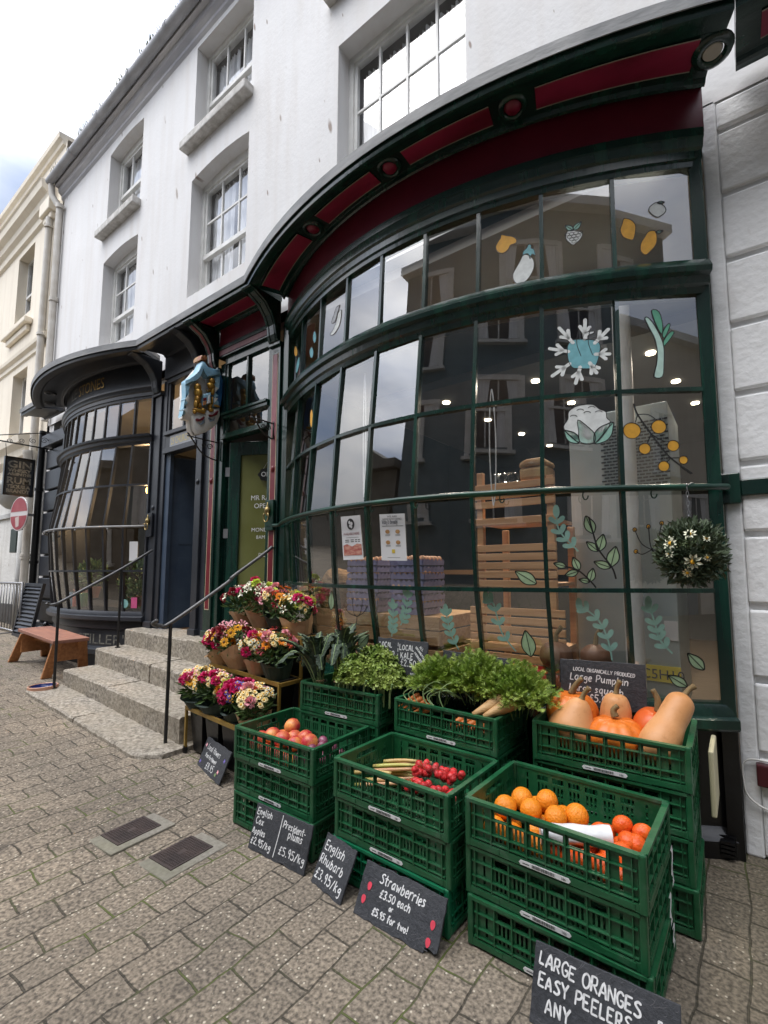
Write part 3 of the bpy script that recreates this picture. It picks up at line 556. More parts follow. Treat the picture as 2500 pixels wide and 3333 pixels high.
# iron band on the pier that the window rail ends in
mb = MB(); mb.box(-.062, .018, -.03, .0, 1.62, 1.77); mb.box(.018, 1.6, -.022, -.006, 1.655, 1.735)
mb.build('iron_band', MT['green'], bld, bevel=.006)
DECALS=[(1,'amber','painted_gourd',[(-1.012,3.188),(-0.983,3.174),(-0.951,3.159),(-0.930,3.135),(-0.936,3.115),(-0.964,3.110),(-0.975,3.089),(-1.004,3.074),(-1.033,3.090),(-1.043,3.124),(-1.029,3.153),(-1.017,3.167)]),
(2,'white','painted_aubergine',[(-0.893,3.033),(-0.862,3.019),(-0.841,2.984),(-0.841,2.939),(-0.864,2.893),(-0.894,2.869),(-0.925,2.868),(-0.947,2.895),(-0.949,2.936),(-0.925,2.978),(-0.908,3.008)]),
(2,'teal','painted_aubergine_cap',[(-0.866,3.087),(-0.853,3.078),(-0.853,3.062),(-0.839,3.049),(-0.833,3.012),(-0.850,3.025),(-0.859,2.997),(-0.869,3.032),(-0.889,3.034),(-0.899,3.025),(-0.894,3.053),(-0.877,3.067)]),
(3,'white','painted_raspberry',[(-0.675,3.109),(-0.654,3.118),(-0.618,3.105),(-0.600,3.087),(-0.609,3.059),(-0.627,3.042),(-0.645,3.031),(-0.662,3.047),(-0.679,3.074)]),
(3,'leafteal','painted_leaf',[(-0.643,3.115),(-0.681,3.152)]),
(3,'leafteal','painted_leaf',[(-0.643,3.115),(-0.604,3.156)]),
(4,'amber','painted_pear',[(-0.405,3.129),(-0.375,3.116),(-0.358,3.088),(-0.358,3.055),(-0.369,3.010),(-0.389,3.011),(-0.414,3.029),(-0.425,3.065),(-0.416,3.099)]),
(5,'amber','painted_pear',[(-0.302,3.041),(-0.273,3.042),(-0.266,3.006),(-0.273,2.966),(-0.297,2.935),(-0.320,2.917),(-0.340,2.943),(-0.336,2.984),(-0.319,3.014)]),
(5,'leafteal','painted_leaf',[(-0.270,3.032),(-0.239,3.038)]),
(6,'white','painted_apple',[(-0.221,3.151),(-0.229,3.133),(-0.244,3.122),(-0.257,3.116),(-0.268,3.121),(-0.282,3.134),(-0.294,3.153),(-0.293,3.173),(-0.280,3.187),(-0.265,3.197),(-0.254,3.197),(-0.241,3.187),(-0.227,3.171)]),
(6,'leafteal','painted_leaf',[(-0.256,3.194),(-0.226,3.194)]),
(7,'teal','painted_pepper',[(-0.676,2.462),(-0.655,2.487),(-0.621,2.488),(-0.581,2.482),(-0.548,2.470),(-0.531,2.444),(-0.537,2.389),(-0.551,2.343),(-0.564,2.324),(-0.597,2.325),(-0.630,2.330),(-0.657,2.337),(-0.674,2.372),(-0.679,2.421)]),
(7,'white','painted_stalk',[(-0.608,2.486),(-0.596,2.520),(-0.557,2.524),(-0.560,2.513),(-0.584,2.503),(-0.587,2.482)]),
(7,'wstroke','painted_snowflake',[(-0.601,2.483),(-0.595,2.594)]),
(7,'wstroke','painted_snowflake',[(-0.600,2.519),(-0.574,2.550)]),
(7,'wstroke','painted_snowflake',[(-0.600,2.519),(-0.621,2.560)]),
(7,'wstroke','painted_snowflake',[(-0.651,2.469),(-0.716,2.563)]),
(7,'wstroke','painted_snowflake',[(-0.671,2.499),(-0.674,2.546)]),
(7,'wstroke','painted_snowflake',[(-0.671,2.499),(-0.710,2.511)]),
(7,'wstroke','painted_snowflake',[(-0.557,2.456),(-0.491,2.528)]),
(7,'wstroke','painted_snowflake',[(-0.536,2.479),(-0.499,2.480)]),
(7,'wstroke','painted_snowflake',[(-0.536,2.479),(-0.531,2.523)]),
(7,'wstroke','painted_snowflake',[(-0.671,2.425),(-0.763,2.453)]),
(7,'wstroke','painted_snowflake',[(-0.698,2.433),(-0.726,2.471)]),
(7,'wstroke','painted_snowflake',[(-0.698,2.433),(-0.733,2.415)]),
(7,'wstroke','painted_snowflake',[(-0.556,2.398),(-0.488,2.392)]),
(7,'wstroke','painted_snowflake',[(-0.535,2.397),(-0.506,2.366)]),
(7,'wstroke','painted_snowflake',[(-0.535,2.397),(-0.505,2.421)]),
(7,'wstroke','painted_snowflake',[(-0.667,2.361),(-0.752,2.299)]),
(7,'wstroke','painted_snowflake',[(-0.693,2.342),(-0.732,2.349)]),
(7,'wstroke','painted_snowflake',[(-0.693,2.342),(-0.705,2.299)]),
(7,'wstroke','painted_snowflake',[(-0.622,2.339),(-0.645,2.248)]),
(7,'wstroke','painted_snowflake',[(-0.629,2.310),(-0.660,2.286)]),
(7,'wstroke','painted_snowflake',[(-0.629,2.310),(-0.615,2.266)]),
(7,'wstroke','painted_snowflake',[(-0.581,2.357),(-0.549,2.295)]),
(7,'wstroke','painted_snowflake',[(-0.571,2.338),(-0.574,2.293)]),
(7,'wstroke','painted_snowflake',[(-0.571,2.338),(-0.536,2.321)]),
(8,'mint','painted_leek',[(-0.333,2.565),(-0.319,2.569),(-0.296,2.530),(-0.270,2.461),(-0.260,2.406),(-0.263,2.328),(-0.272,2.259),(-0.306,2.260),(-0.294,2.322),(-0.288,2.384),(-0.295,2.454),(-0.315,2.511)]),
(8,'green','painted_leek_leaf',[(-0.303,2.606),(-0.273,2.598),(-0.260,2.531),(-0.266,2.480),(-0.287,2.530)]),
(8,'green','painted_leek_leaf',[(-0.263,2.483),(-0.240,2.529),(-0.229,2.522),(-0.255,2.459)]),
(8,'green','painted_leek_leaf',[(-0.259,2.445),(-0.229,2.489),(-0.215,2.481),(-0.257,2.417)]),
(9,'white','painted_cauliflower',[(-0.701,2.025),(-0.681,2.062),(-0.677,2.101),(-0.646,2.126),(-0.607,2.134),(-0.568,2.130),(-0.543,2.106),(-0.515,2.089),(-0.512,2.058),(-0.497,2.034),(-0.521,1.982),(-0.566,1.931),(-0.630,1.935),(-0.682,1.985)]),
(9,'mint','painted_leaf',[(-0.638,2.055),(-0.602,2.025),(-0.565,1.977),(-0.569,1.935),(-0.601,1.930),(-0.633,1.946),(-0.635,1.996)]),
(9,'leafteal','painted_leaf',[(-0.636,1.935),(-0.698,2.005)]),
(9,'leafteal','painted_leaf',[(-0.566,1.928),(-0.485,2.034)]),
(10,'amber','painted_tomato',[(-0.371,1.983),(-0.377,1.964),(-0.390,1.950),(-0.408,1.945),(-0.426,1.951),(-0.438,1.966),(-0.443,1.987),(-0.438,2.007),(-0.424,2.021),(-0.406,2.025),(-0.388,2.019),(-0.375,2.004)]),
(10,'amber','painted_tomato',[(-0.266,2.001),(-0.271,1.984),(-0.283,1.972),(-0.298,1.968),(-0.312,1.972),(-0.323,1.986),(-0.327,2.003),(-0.322,2.020),(-0.310,2.032),(-0.295,2.037),(-0.280,2.031),(-0.270,2.019)]),
(10,'amber','painted_tomato',[(-0.334,1.893),(-0.338,1.879),(-0.347,1.870),(-0.359,1.866),(-0.371,1.871),(-0.379,1.880),(-0.382,1.894),(-0.378,1.908),(-0.369,1.917),(-0.357,1.921),(-0.345,1.917),(-0.337,1.907)]),
(10,'amber','painted_tomato',[(-0.218,1.905),(-0.222,1.892),(-0.231,1.882),(-0.244,1.879),(-0.255,1.883),(-0.264,1.893),(-0.266,1.906),(-0.262,1.920),(-0.254,1.930),(-0.241,1.933),(-0.229,1.929),(-0.221,1.920)]),
(10,'amber','painted_tomato',[(-0.186,1.835),(-0.189,1.824),(-0.195,1.817),(-0.204,1.814),(-0.213,1.817),(-0.220,1.825),(-0.221,1.835),(-0.219,1.845),(-0.212,1.852),(-0.203,1.854),(-0.194,1.852),(-0.188,1.844)]),
(10,'amber','painted_tomato',[(-0.262,1.805),(-0.265,1.792),(-0.274,1.782),(-0.285,1.780),(-0.296,1.783),(-0.304,1.792),(-0.307,1.806),(-0.303,1.818),(-0.295,1.827),(-0.283,1.831),(-0.272,1.827),(-0.264,1.817)]),
(10,'kstroke','painted_vine',[(-0.395,2.120),(-0.381,2.066),(-0.329,1.966),(-0.261,1.852),(-0.173,1.767)]),
(10,'kthin','painted_vine',[(-0.381,2.066),(-0.391,2.029)]),
(10,'kthin','painted_vine',[(-0.381,2.066),(-0.338,2.064),(-0.305,2.036)]),
(10,'kthin','painted_vine',[(-0.329,1.966),(-0.346,1.922)]),
(10,'kthin','painted_vine',[(-0.329,1.966),(-0.288,1.934),(-0.258,1.927)]),
(10,'kthin','painted_vine',[(-0.256,1.845),(-0.220,1.845)]),
(10,'kthin','painted_vine',[(-0.256,1.845),(-0.272,1.824)]),
(11,'sprig','painted_sprig',[(-0.656,1.396),(-0.686,1.432),(-0.717,1.470),(-0.741,1.521),(-0.745,1.596)]),
(12,'kstroke','painted_twig',[(-0.502,1.262),(-0.516,1.315),(-0.568,1.402),(-0.589,1.482),(-0.604,1.562)]),
(12,'leafgreen','painted_leaf',[(-0.589,1.482),(-0.617,1.569)]),
(12,'leafgreen','painted_leaf',[(-0.571,1.395),(-0.619,1.442)]),
(12,'leafgreen','painted_leaf',[(-0.568,1.395),(-0.546,1.477)]),
(12,'leafgreen','painted_leaf',[(-0.522,1.315),(-0.591,1.344)]),
(12,'leafgreen','painted_leaf',[(-0.521,1.319),(-0.496,1.417)]),
(13,'kstroke','painted_twig',[(-0.588,1.219),(-0.611,1.251),(-0.660,1.302),(-0.711,1.320)]),
(13,'leafgreen','painted_leaf',[(-0.711,1.320),(-0.766,1.338)]),
(13,'leafgreen','painted_leaf',[(-0.657,1.302),(-0.680,1.367)]),
(13,'leafgreen','painted_leaf',[(-0.660,1.298),(-0.719,1.276)]),
(13,'leafgreen','painted_leaf',[(-0.612,1.247),(-0.596,1.312)]),
(13,'leafgreen','painted_leaf',[(-0.612,1.247),(-0.659,1.258)]),
(14,'leafgreen','painted_leaf',[(-0.848,1.236),(-0.945,1.299)]),
(15,'leafgreen','painted_leaf',[(-0.898,0.870),(-0.917,1.000)]),
(16,'leafgreen','painted_leaf',[(-0.171,0.837),(-0.231,0.911)]),
(17,'leafgreen','painted_leaf',[(-0.241,0.757),(-0.312,0.806)]),
(18,'kthin','painted_dill',[(-0.352,1.400),(-0.392,1.430),(-0.417,1.497)]),
(18,'amber','painted_seed',[(-0.408,1.497),(-0.411,1.490),(-0.417,1.487),(-0.422,1.490),(-0.424,1.497),(-0.422,1.504),(-0.416,1.507),(-0.411,1.504)]),
(18,'kthin','painted_dill',[(-0.352,1.400),(-0.358,1.438),(-0.360,1.512)]),
(18,'amber','painted_seed',[(-0.353,1.512),(-0.355,1.505),(-0.361,1.502),(-0.366,1.505),(-0.368,1.512),(-0.365,1.520),(-0.360,1.522),(-0.355,1.519)]),
(18,'kthin','painted_dill',[(-0.352,1.400),(-0.326,1.446),(-0.306,1.528)]),
(18,'amber','painted_seed',[(-0.298,1.528),(-0.301,1.520),(-0.307,1.518),(-0.312,1.521),(-0.314,1.528),(-0.311,1.535),(-0.306,1.537),(-0.300,1.535)]),
(18,'kthin','painted_dill',[(-0.352,1.400),(-0.391,1.378),(-0.416,1.392)]),
(18,'amber','painted_seed',[(-0.408,1.392),(-0.411,1.385),(-0.417,1.382),(-0.422,1.385),(-0.424,1.392),(-0.421,1.399),(-0.416,1.402),(-0.410,1.399)]),
(18,'kthin','painted_dill',[(-0.352,1.400),(-0.318,1.399),(-0.294,1.435)]),
(18,'kstroke','painted_dill',[(-0.352,1.400),(-0.321,1.350)]),
(19,'sprig','painted_sprig',[(-0.971,0.892),(-1.031,0.976),(-1.053,1.067),(-1.068,1.135),(-1.104,1.165)]),
(20,'sprig','painted_sprig',[(-0.538,0.870),(-0.552,0.972),(-0.590,1.065),(-0.668,1.135)]),
(21,'sprig','painted_sprig',[(-0.292,0.909),(-0.339,0.971),(-0.354,1.041),(-0.378,1.146)]),
(22,'sprig','painted_sprig',[(-1.701,0.921),(-1.681,1.000),(-1.666,1.113)]),
(23,'sprig','painted_sprig',[(-1.626,0.992),(-1.579,1.064),(-1.551,1.184)]),
(24,'sprig','painted_sprig',[(-1.272,0.880),(-1.305,0.950),(-1.321,1.021),(-1.327,1.092)]),
(25,'leafgreen','painted_leaf',[(-1.992,0.832),(-1.880,0.918)]),
(26,'leafgreen','painted_leaf',[(-2.241,1.046),(-2.209,1.168)]),
(27,'kthin','painted_dill',[(-1.971,1.021),(-2.044,1.039),(-2.089,1.088)]),
(27,'kthin','painted_dill',[(-1.971,1.021),(-1.997,1.042),(-1.998,1.134)]),
(27,'kthin','painted_dill',[(-1.971,1.021),(-1.936,1.045),(-1.901,1.128)]),
(27,'kthin','painted_dill',[(-1.971,1.021),(-1.910,1.047),(-1.869,1.086)]),
(27,'kthin','painted_dill',[(-1.971,1.021),(-1.996,0.965),(-2.094,0.866)]),
(28,'teal','painted_pea',[(-2.597,3.095),(-2.599,3.073),(-2.609,3.060),(-2.622,3.059),(-2.637,3.072),(-2.651,3.095),(-2.659,3.123),(-2.656,3.146),(-2.646,3.159),(-2.633,3.160),(-2.618,3.146),(-2.604,3.123)]),
(29,'teal','painted_pea',[(-2.637,2.987),(-2.640,2.967),(-2.650,2.955),(-2.669,2.958),(-2.687,2.971),(-2.701,2.993),(-2.709,3.018),(-2.706,3.038),(-2.694,3.048),(-2.677,3.047),(-2.659,3.033),(-2.645,3.012)]),
(30,'white','painted_pod',[(-2.245,3.153),(-2.246,3.090),(-2.268,3.036),(-2.330,3.004),(-2.381,3.023),(-2.343,3.042),(-2.303,3.089),(-2.282,3.150)]),
(30,'grey','painted_pod',[(-2.269,3.202),(-2.297,3.150),(-2.325,3.098),(-2.372,3.112),(-2.341,3.164),(-2.312,3.202)]),
(31,'amber','painted_carrot',[(-2.545,2.426),(-2.543,2.390),(-2.550,2.367),(-2.564,2.362),(-2.581,2.376),(-2.599,2.407),(-2.609,2.445),(-2.611,2.481),(-2.604,2.505),(-2.590,2.510),(-2.573,2.495),(-2.557,2.465)]),
(32,'amber','painted_onion',[(-3.071,3.241),(-3.006,3.172),(-3.011,3.130),(-3.054,3.139),(-3.096,3.178),(-3.106,3.220)]),
(33,'teal','painted_turnip',[(-2.946,3.086),(-2.931,3.014),(-2.992,2.967),(-3.026,2.989),(-3.011,3.056)]),
]
# ------------------------------------------------------------------ bow windows
def interp(t, z):
    if z <= t[0][0]: return t[0][1]
    for (a, b), (c, d) in zip(t, t[1:]):
        if z <= c: return b+(d-b)*(z-a)/(c-a)
    return t[-1][1]
class Bow:
    def __init__(s, c, h, y0, tab): s.c, s.h, s.y0, s.tab = c, h, y0, tab
    def y(s, x, z):
        t = (x-s.c)/s.h; return s.y0-interp(s.tab, z)*max(0, 1-t*t)
    def p(s, x, z, o=0):
        n = s.n(x, z); return Vector((x, s.y(x, z), z))+n*o
    def n(s, x, z):
        d = (s.y(x+.004, z)-s.y(x-.004, z))/.008
        return Vector((d, -1, 0)).normalized()
def sweep_bow(mb, bow, x0, x1, prof, n=28, mi=0, zc=None):
    "closed moulding: prof is a list of (out, z)"
    k = len(prof); vs = []
    for i in range(n+1):
        x = x0+(x1-x0)*i/n
        for o, z in prof: vs.append(bow.p(x, zc if zc is not None else z, o) if zc is None else Vector((*bow.p(x, zc, o)[:2], z)))
    fs = [(i*k+j, i*k+(j+1) % k, (i+1)*k+(j+1) % k, (i+1)*k+j) for i in range(n) for j in range(k)]
    fs += [tuple(range(k)), tuple(range(n*k+k-1, n*k-1, -1))]
    mb.add(vs, fs, mi)
def hbar(mb, bow, x0, x1, z, w, d0, d1, n=27):
    pts = [bow.p(x0+(x1-x0)*i/n, z) for i in range(n+1)]; outs = [bow.n(x0+(x1-x0)*i/n, z) for i in range(n+1)]
    mb.rbox(pts, [Vector((0, 0, 1))]*(n+1), outs, w, d0, d1)
def vbar(mb, bow, x, z0, z1, w, d0, d1, n=10):
    zz = [z0+(z1-z0)*i/n for i in range(n+1)]; o = bow.n(x, (z0+z1)/2); sd = Vector((-o.y, o.x, 0))
    mb.rbox([bow.p(x, z) for z in zz], [sd]*(n+1), [o]*(n+1), w, d0, d1)

GB = Bow(-1.655, 1.60, -.06, [(.6, .43), (.69, .44), (.9, .47), (1.2, .53), (1.7, .57), (2.19, .53), (2.67, .48), (2.86, .45), (3.4, .42)])
GX = [-.114-.3425*k for k in range(10)]
GROWS = [(.69, 1.20), (1.21, 1.69), (1.70, 2.18), (2.19, 2.665), (2.865, 3.355)]
def bow_window(bow, X, rows, paint, name, label, trans, head, sillz, base_mat, ground, jambs):
    xa, xb = X[-1], X[0]
    f = MB()
    for k in range(1, len(X)-1):
        vbar(f, bow, X[k], rows[0][0]-.01, trans[0]+.01, .021, -.022, .014, 16); vbar(f, bow, X[k], trans[1]-.01, head[0]+.01, .021, -.022, .014, 4)
    for a, b in zip(rows[:-2], rows[1:-1]): hbar(f, bow, xb, xa, (a[1]+b[0])/2, .021, -.020, .0145)
    # transom moulding, head moulding
    t0, t1 = trans
    sweep_bow(f, bow, xb+.04, xa-.04, [(-.04, t0), (.02, t0), (.028, t0+.03), (.045, t0+.04), (.05, t0+.075), (.075, t0+.085), (.08, t0+.11), (.055, t1-.025), (.03, t1-.01), (-.04, t1)], zc=(t0+t1)/2)
    h0, h1 = head
    sweep_bow(f, bow, xb+.05, xa-.05, [(-.04, h0), (.018, h0), (.02, h0+.03), (.032, h0+.035), (.032, h0+.075), (.045, h0+.085), (.052, h0+.12), (.06, h0+.13), (.06, h1-.015), (.02, h1), (-.04, h1)], zc=h0)
    for (x0, x1, y0, y1, z0, z1) in jambs: f.box(x0, x1, y0, y1, z0, z1)
    w = f.build('bow_window', paint, bld, smooth=True, auto=30)
    tag(w, label)
    # sill
    s_ = MB(); z = sillz
    sweep_bow(s_, bow, xb+.045, xa-.045, [(-.06, z), (.05, z), (.06, z+.012), (.06, z+.05), (.035, z+.06), (.03, z+.085), (.018, z+.11), (-.06, z+.11)], zc=z+.05)
    s_.build('sill', paint, w, smooth=True, auto=30)
    # glass: every pane flat, each set a hair out of true as in old windows
    g = MB(); PC = {}
    for r_i, (z0, z1) in enumerate(rows):
        for k in range(len(X)-1):
            a, b = X[k+1], X[k]
            cs = [bow.p(a, z0), bow.p(b, z0), bow.p(b, z1), bow.p(a, z1)]
            n = bow.n((a+b)/2, (z0+z1)/2); q = [n*rnd.uniform(-1, 1)*(.0014 if b-a > .3 else .0005) for _ in range(3)]
            cs[0] += q[0]; cs[1] += q[1]; cs[2] += q[2]; cs[3] = cs[0]+(cs[2]-cs[1])
            g.poly(cs); PC[(r_i, k)] = (cs, a, b, z0, z1)
    g.build('pane', MT['glass'], w)
    # stall riser below the sill
    return w, PC
gw, GP = bow_window(GB, GX, GROWS, MT['green'], 'bow_window', 'dark green bow window of the greengrocer', (2.675, 2.855), (3.36, 3.55), .575, None, 0,
                    [(-.112, -.055, -.10, .05, .575, 3.50), (-3.255, -3.198, -.12, .05, .575, 3.50)])
mb = MB(); sweep_bow(mb, GB, -.06, -3.25, [(-.10, 0), (-.0, 0), (0, .075), (-.03, .10), (-.045, .12), (-.045, .575), (-.10, .575)], zc=.6)
mb.build('stall_riser', MT['black'], bld, smooth=True, auto=30)
mb = MB(); mb.box(-.118, -.0535, -.07, .02, 0, .574); mb.build('plinth_block', MT['black'], bld)
mb = MB()
for i in range(4): mb.box(-.145, -.09, -.115+.0, -.065, .02+i*.018, .032+i*.018)
mb.box(-.15, -.085, -.085, -.06, .015, .095)
mb.build('floor_vent', MT['black'], bld)
mb = MB()
for k in range(1, 29):
    pass
rail = [GB.p(-.07-.0+(-3.20+.07)*i/40, 1.69, .062) for i in range(41)]
rail = [Vector((-.05, -.028, 1.695))]+rail+[Vector((-3.30, -.16, 1.69))]
mb.tube(rail, .0155, 10)
for x in (-.35, -.62, -.98, -1.43, -1.72, -2.02, -2.35):
    p = GB.p(x, 1.69, .062); mb.tube([p+Vector((.006*math.cos(a)*2.2, -.004, -.030+.022*math.sin(a))) for a in [1.2+i*.62 for i in range(9)]], .0035, 5)
mb.build('guard_rail', MT['greenl'], gw, smooth=True, auto=50)

# painted decorations on the glass
def onglass(x, z, o=.0022):
    for (cs, a, b, z0, z1) in GP.values():
        if a <= x <= b and z0-.006 <= z <= z1+.006:
            u = (x-a)/(b-a); v = (z-z0)/(z1-z0)
            p = cs[0]*(1-u)*(1-v)+cs[1]*u*(1-v)+cs[2]*u*v+cs[3]*(1-u)*v
            n = (cs[1]-cs[0]).cross(cs[3]-cs[0]).normalized(); n = n if n.y < 0 else -n
            return p+n*o
    return GB.p(x, z, o)
DC = dict(amber=(.72, .36, .03), white=(.74, .76, .74), teal=(.16, .42, .47), mint=(.50, .70, .62), green=(.12, .40, .26), leafteal=(.30, .55, .45), leafgreen=(.36, .50, .30), sprig=(.26, .45, .38), grey=(.45, .46, .48))
DM = {k: mat('window_paint_'+k, v, tuple(x*.82 for x in v), 30, .6) for k, v in DC.items()}
DM['line'] = mat('window_paint_line', (.012, .012, .012), rough=.5)
def outline_poly(mb, pts, fill, w=.0055, closed=True):
    n = len(pts); cx = sum(p[0] for p in pts)/n; cz = sum(p[1] for p in pts)/n
    sp = []
    for i in range(n):
        p0, p1, p2, p3 = pts[i-1], pts[i], pts[(i+1) % n], pts[(i+2) % n]
        for k in range(3):
            t = k/3; t2 = t*t; t3 = t2*t
            sp.append(tuple(.5*(2*b+(c-a)*t+(2*a-5*b+4*c-d)*t2+(-a+3*b-3*c+d)*t3) for a, b, c, d in zip(p0, p1, p2, p3)))
    mb.poly([onglass(x, z) for x, z in sp], fill)
    return sp
def leafshape(a, b, wd):
    dx, dz = b[0]-a[0], b[1]-a[1]; l = math.hypot(dx, dz); nx, nz = -dz/l, dx/l; o = []
    for sgn in (1, -1):
        seq = [0, .15, .35, .6, .8, 1.0]; seq = seq if sgn == 1 else seq[::-1][1:-1]
        for t in seq:
            h = wd*l*math.sin(math.pi*t**.85)*sgn; o.append((a[0]+dx*t+nx*h, a[1]+dz*t+nz*h))
    return o
f4 = lambda x, z: onglass(x, z, .0032)
f5 = lambda x, z: onglass(x, z, .0042)
groups = {}
for gi, kind, nm, pts in DECALS: groups.setdefault(gi, []).append((kind, nm, pts))
for gi, items in groups.items():
    mb = MB(); mats = [DM['line']]; idx = {}
    def mi_of(k):
        if k not in idx: idx[k] = len(mats); mats.append(DM[k])
        return idx[k]
    for kind, nm, pts in items:
        if kind == 'sprig':
            i = mi_of('sprig'); P_ = smooth_path(pts, 6); ribbon(mb, P_, .007, lambda x, z: onglass(x, z), i)
            L = len(P_)
            for q in range(int(L*.18), L-1, max(2, L//5)):
                a = P_[q]; b = P_[min(q+2, L-1)]; ang = math.atan2(b[1]-a[1], b[0]-a[0])
                for sg in (1, -1):
                    A = ang+sg*.75; tip = (a[0]+.05*math.cos(A), a[1]+.05*math.sin(A)); o = []
                    for t in range(12):
                        th = 2*math.pi*t/12; ex, ez = .026*math.cos(th)+.024, .0135*math.sin(th)*(.6+.5*(math.cos(th)+1)/2)
                        o.append((a[0]+ex*math.cos(A)-ez*math.sin(A), a[1]+ex*math.sin(A)+ez*math.cos(A)))
                    mb.poly([onglass(x, z, .0026) for x, z in o], i)
            t = P_[-1]; o = []
            for k in range(12):
                th = 2*math.pi*k/12; o.append((t[0]+.015*math.cos(th), t[1]+.034*math.sin(th)))
            mb.poly([onglass(x, z, .0024) for x, z in o], i)
        elif kind in ('wstroke',): ribbon(mb, [pts[0], ((pts[0][0]+pts[1][0])/2, (pts[0][1]+pts[1][1])/2), pts[1]], .017, f4, mi_of('white'))
        elif kind == 'kstroke': ribbon(mb, smooth_path(pts, 6), .0075, f5, 0)
        elif kind == 'kthin': ribbon(mb, smooth_path(pts, 5) if len(pts) > 2 else [pts[0], ((pts[0][0]+pts[1][0])/2, (pts[0][1]+pts[1][1])/2), pts[1]], .0045, f5, 0)
        elif len(pts) == 2:
            sp = outline_poly(mb, leafshape(pts[0], pts[1], .26), mi_of(kind)); ribbon(mb, sp+sp[:2], .005, f4, 0)
            ribbon(mb, [pts[0], ((pts[0][0]+pts[1][0])/2, (pts[0][1]+pts[1][1])/2), pts[1]], .0035, f4, 0)
        else:
            sp = outline_poly(mb, pts, mi_of(kind)); ribbon(mb, sp+sp[:2], .0036, f4, 0)
            if nm == 'painted_pepper':
                for fx in (.36, .72):
                    xx = pts[0][0]+(pts[5][0]-pts[0][0])*fx; ribbon(mb, smooth_path([(xx, 2.545), (xx-.012, 2.47), (xx+.006, 2.395)], 5), .003, f4, 0)
            if nm == 'painted_cauliflower':
                cx = sum(p[0] for p in pts)/len(pts); cz = sum(p[1] for p in pts)/len(pts)
                for (ox, oz) in ((-.03, .05), (.02, .06), (.05, .035), (-.06, .02), (.0, .035)):
                    ribbon(mb, [(cx+ox+.016*math.cos(a), cz+oz+.012*math.sin(a)) for a in [.3+.4*i for i in range(7)]], .003, f4, 0)
            if nm == 'painted_raspberry':
                cx = sum(p[0] for p in pts)/len(pts); cz = sum(p[1] for p in pts)/len(pts)
                for row in range(4):
                    for c_ in range(4-row):
                        ox = (c_-(3-row)/2)*.021; oz = .022-row*.016
                        ribbon(mb, [(cx+ox+.011*math.cos(a), cz+oz+.008*math.sin(a)) for a in [.7*i for i in range(10)]], .0025, f4, 0)
    mb.build(items[0][1], mats, gw)

# ------------------------------------------------------------------ fascia and cornice of the green shop
FT = 3.79; CZ0, CZ1 = 3.735, 3.80
def cornpt(t, o):
    "o = 0 at the fascia, 1 at the outer edge of the cornice, t in [-1, 1] across the bow"
    a = Vector((-1.655+1.62*t, -.075-.43*(1-t*t), 0)); b = Vector((-1.63+1.74*t, -.443-.345*(1-t*t), 0))
    return a+(b-a)*o
def sweep_c(mb, prof, t0=-1, t1=1, n=30, mi=0, fn=cornpt):
    k = len(prof); vs = []
    for i in range(n+1):
        t = t0+(t1-t0)*i/n
        for o, z in prof: p = fn(t, o); vs.append((p.x, p.y, z))
    fs = [(i*k+j, i*k+(j+1) % k, (i+1)*k+(j+1) % k, (i+1)*k+j) for i in range(n) for j in range(k)]
    fs += [tuple(range(k)), tuple(range(n*k+k-1, n*k-1, -1))]
    mb.add(vs, fs, mi)
mb = MB(); sweep_c(mb, [(-.12, 3.545), (0, 3.545), (0, FT), (-.12, FT)]); mb.build('fascia', MT['burgd'], bld, smooth=True, auto=30)
CPROF = [(-.1, FT), (.06, FT-.004), (.09, FT-.035), (.13, FT-.03), (.16, FT-.012), (.22, FT-.006), (.72, FT-.028), (.78, FT-.05), (.86, FT-.052), (.90, CZ0), (.985, CZ0), (1.0, CZ0+.02), (1.0, CZ1-.004), (-.1, CZ1+.03)]
LPROF = [(-.1, CZ1+.035), (1.0, CZ1-.003), (1.03, CZ1-.03), (1.05, CZ1-.032), (1.055, CZ1+.035), (1.0, CZ1+.05), (-.1, CZ1+.075)]
cornM = MB(); leadM = MB(); sweep_c(cornM, CPROF); sweep_c(leadM, LPROF)
def straight(x0, x1):
    def fn(t, o):
        x = x0+(x1-x0)*(t+1)/2; return Vector((x, -.10-.343*o, 0))
    return fn
sL = straight(-4.42, -3.372); sR = straight(.112, 7)
for fn in (sL, sR): sweep_c(cornM, CPROF, n=2, fn=fn); sweep_c(leadM, LPROF, n=2, fn=fn)
cw = cornM.build('cornice', MT['green'], bld, smooth=True, auto=30)
tag(cw, 'dark green cornice with burgundy panels')
leadM.build('lead_capping', MT['lead'], cw)
# burgundy panels and bosses on the soffit
def soff(fn, t, o): p = fn(t, o); return Vector((p.x, p.y, FT-.006-(o-.22)*.044-.006))
pan = MB(); line = MB()
def spanel(fn, t0, t1, n=14):
    A = []; B_ = []
    for i in range(n+1):
        t = t0+(t1-t0)*i/n; A.append(soff(fn, t, .27)); B_.append(soff(fn, t, .69))
    pan.add([q for ab in zip(A, B_) for q in ab], [(2*i, 2*i+2, 2*i+3, 2*i+1) for i in range(n)])
    for L in (A, B_):
        line.add([q for p in L for q in (p+Vector((0, -.003, -.002)), p+Vector((0, .003, -.002)))], [(2*i, 2*i+2, 2*i+3, 2*i+1) for i in range(n)])
for a, b in ((-.96, -.53), (-.39, -.07), (.07, .39), (.53, .95)): spanel(cornpt, a, b)
spanel(sL, -.75, .72, 3); spanel(sR, -.972, 1, 3)
pan.build('soffit_panel', MT['burg'], cw); line.build('panel_edging', mat('pale_edging_paint', (.30, .27, .22), rough=.6), cw)
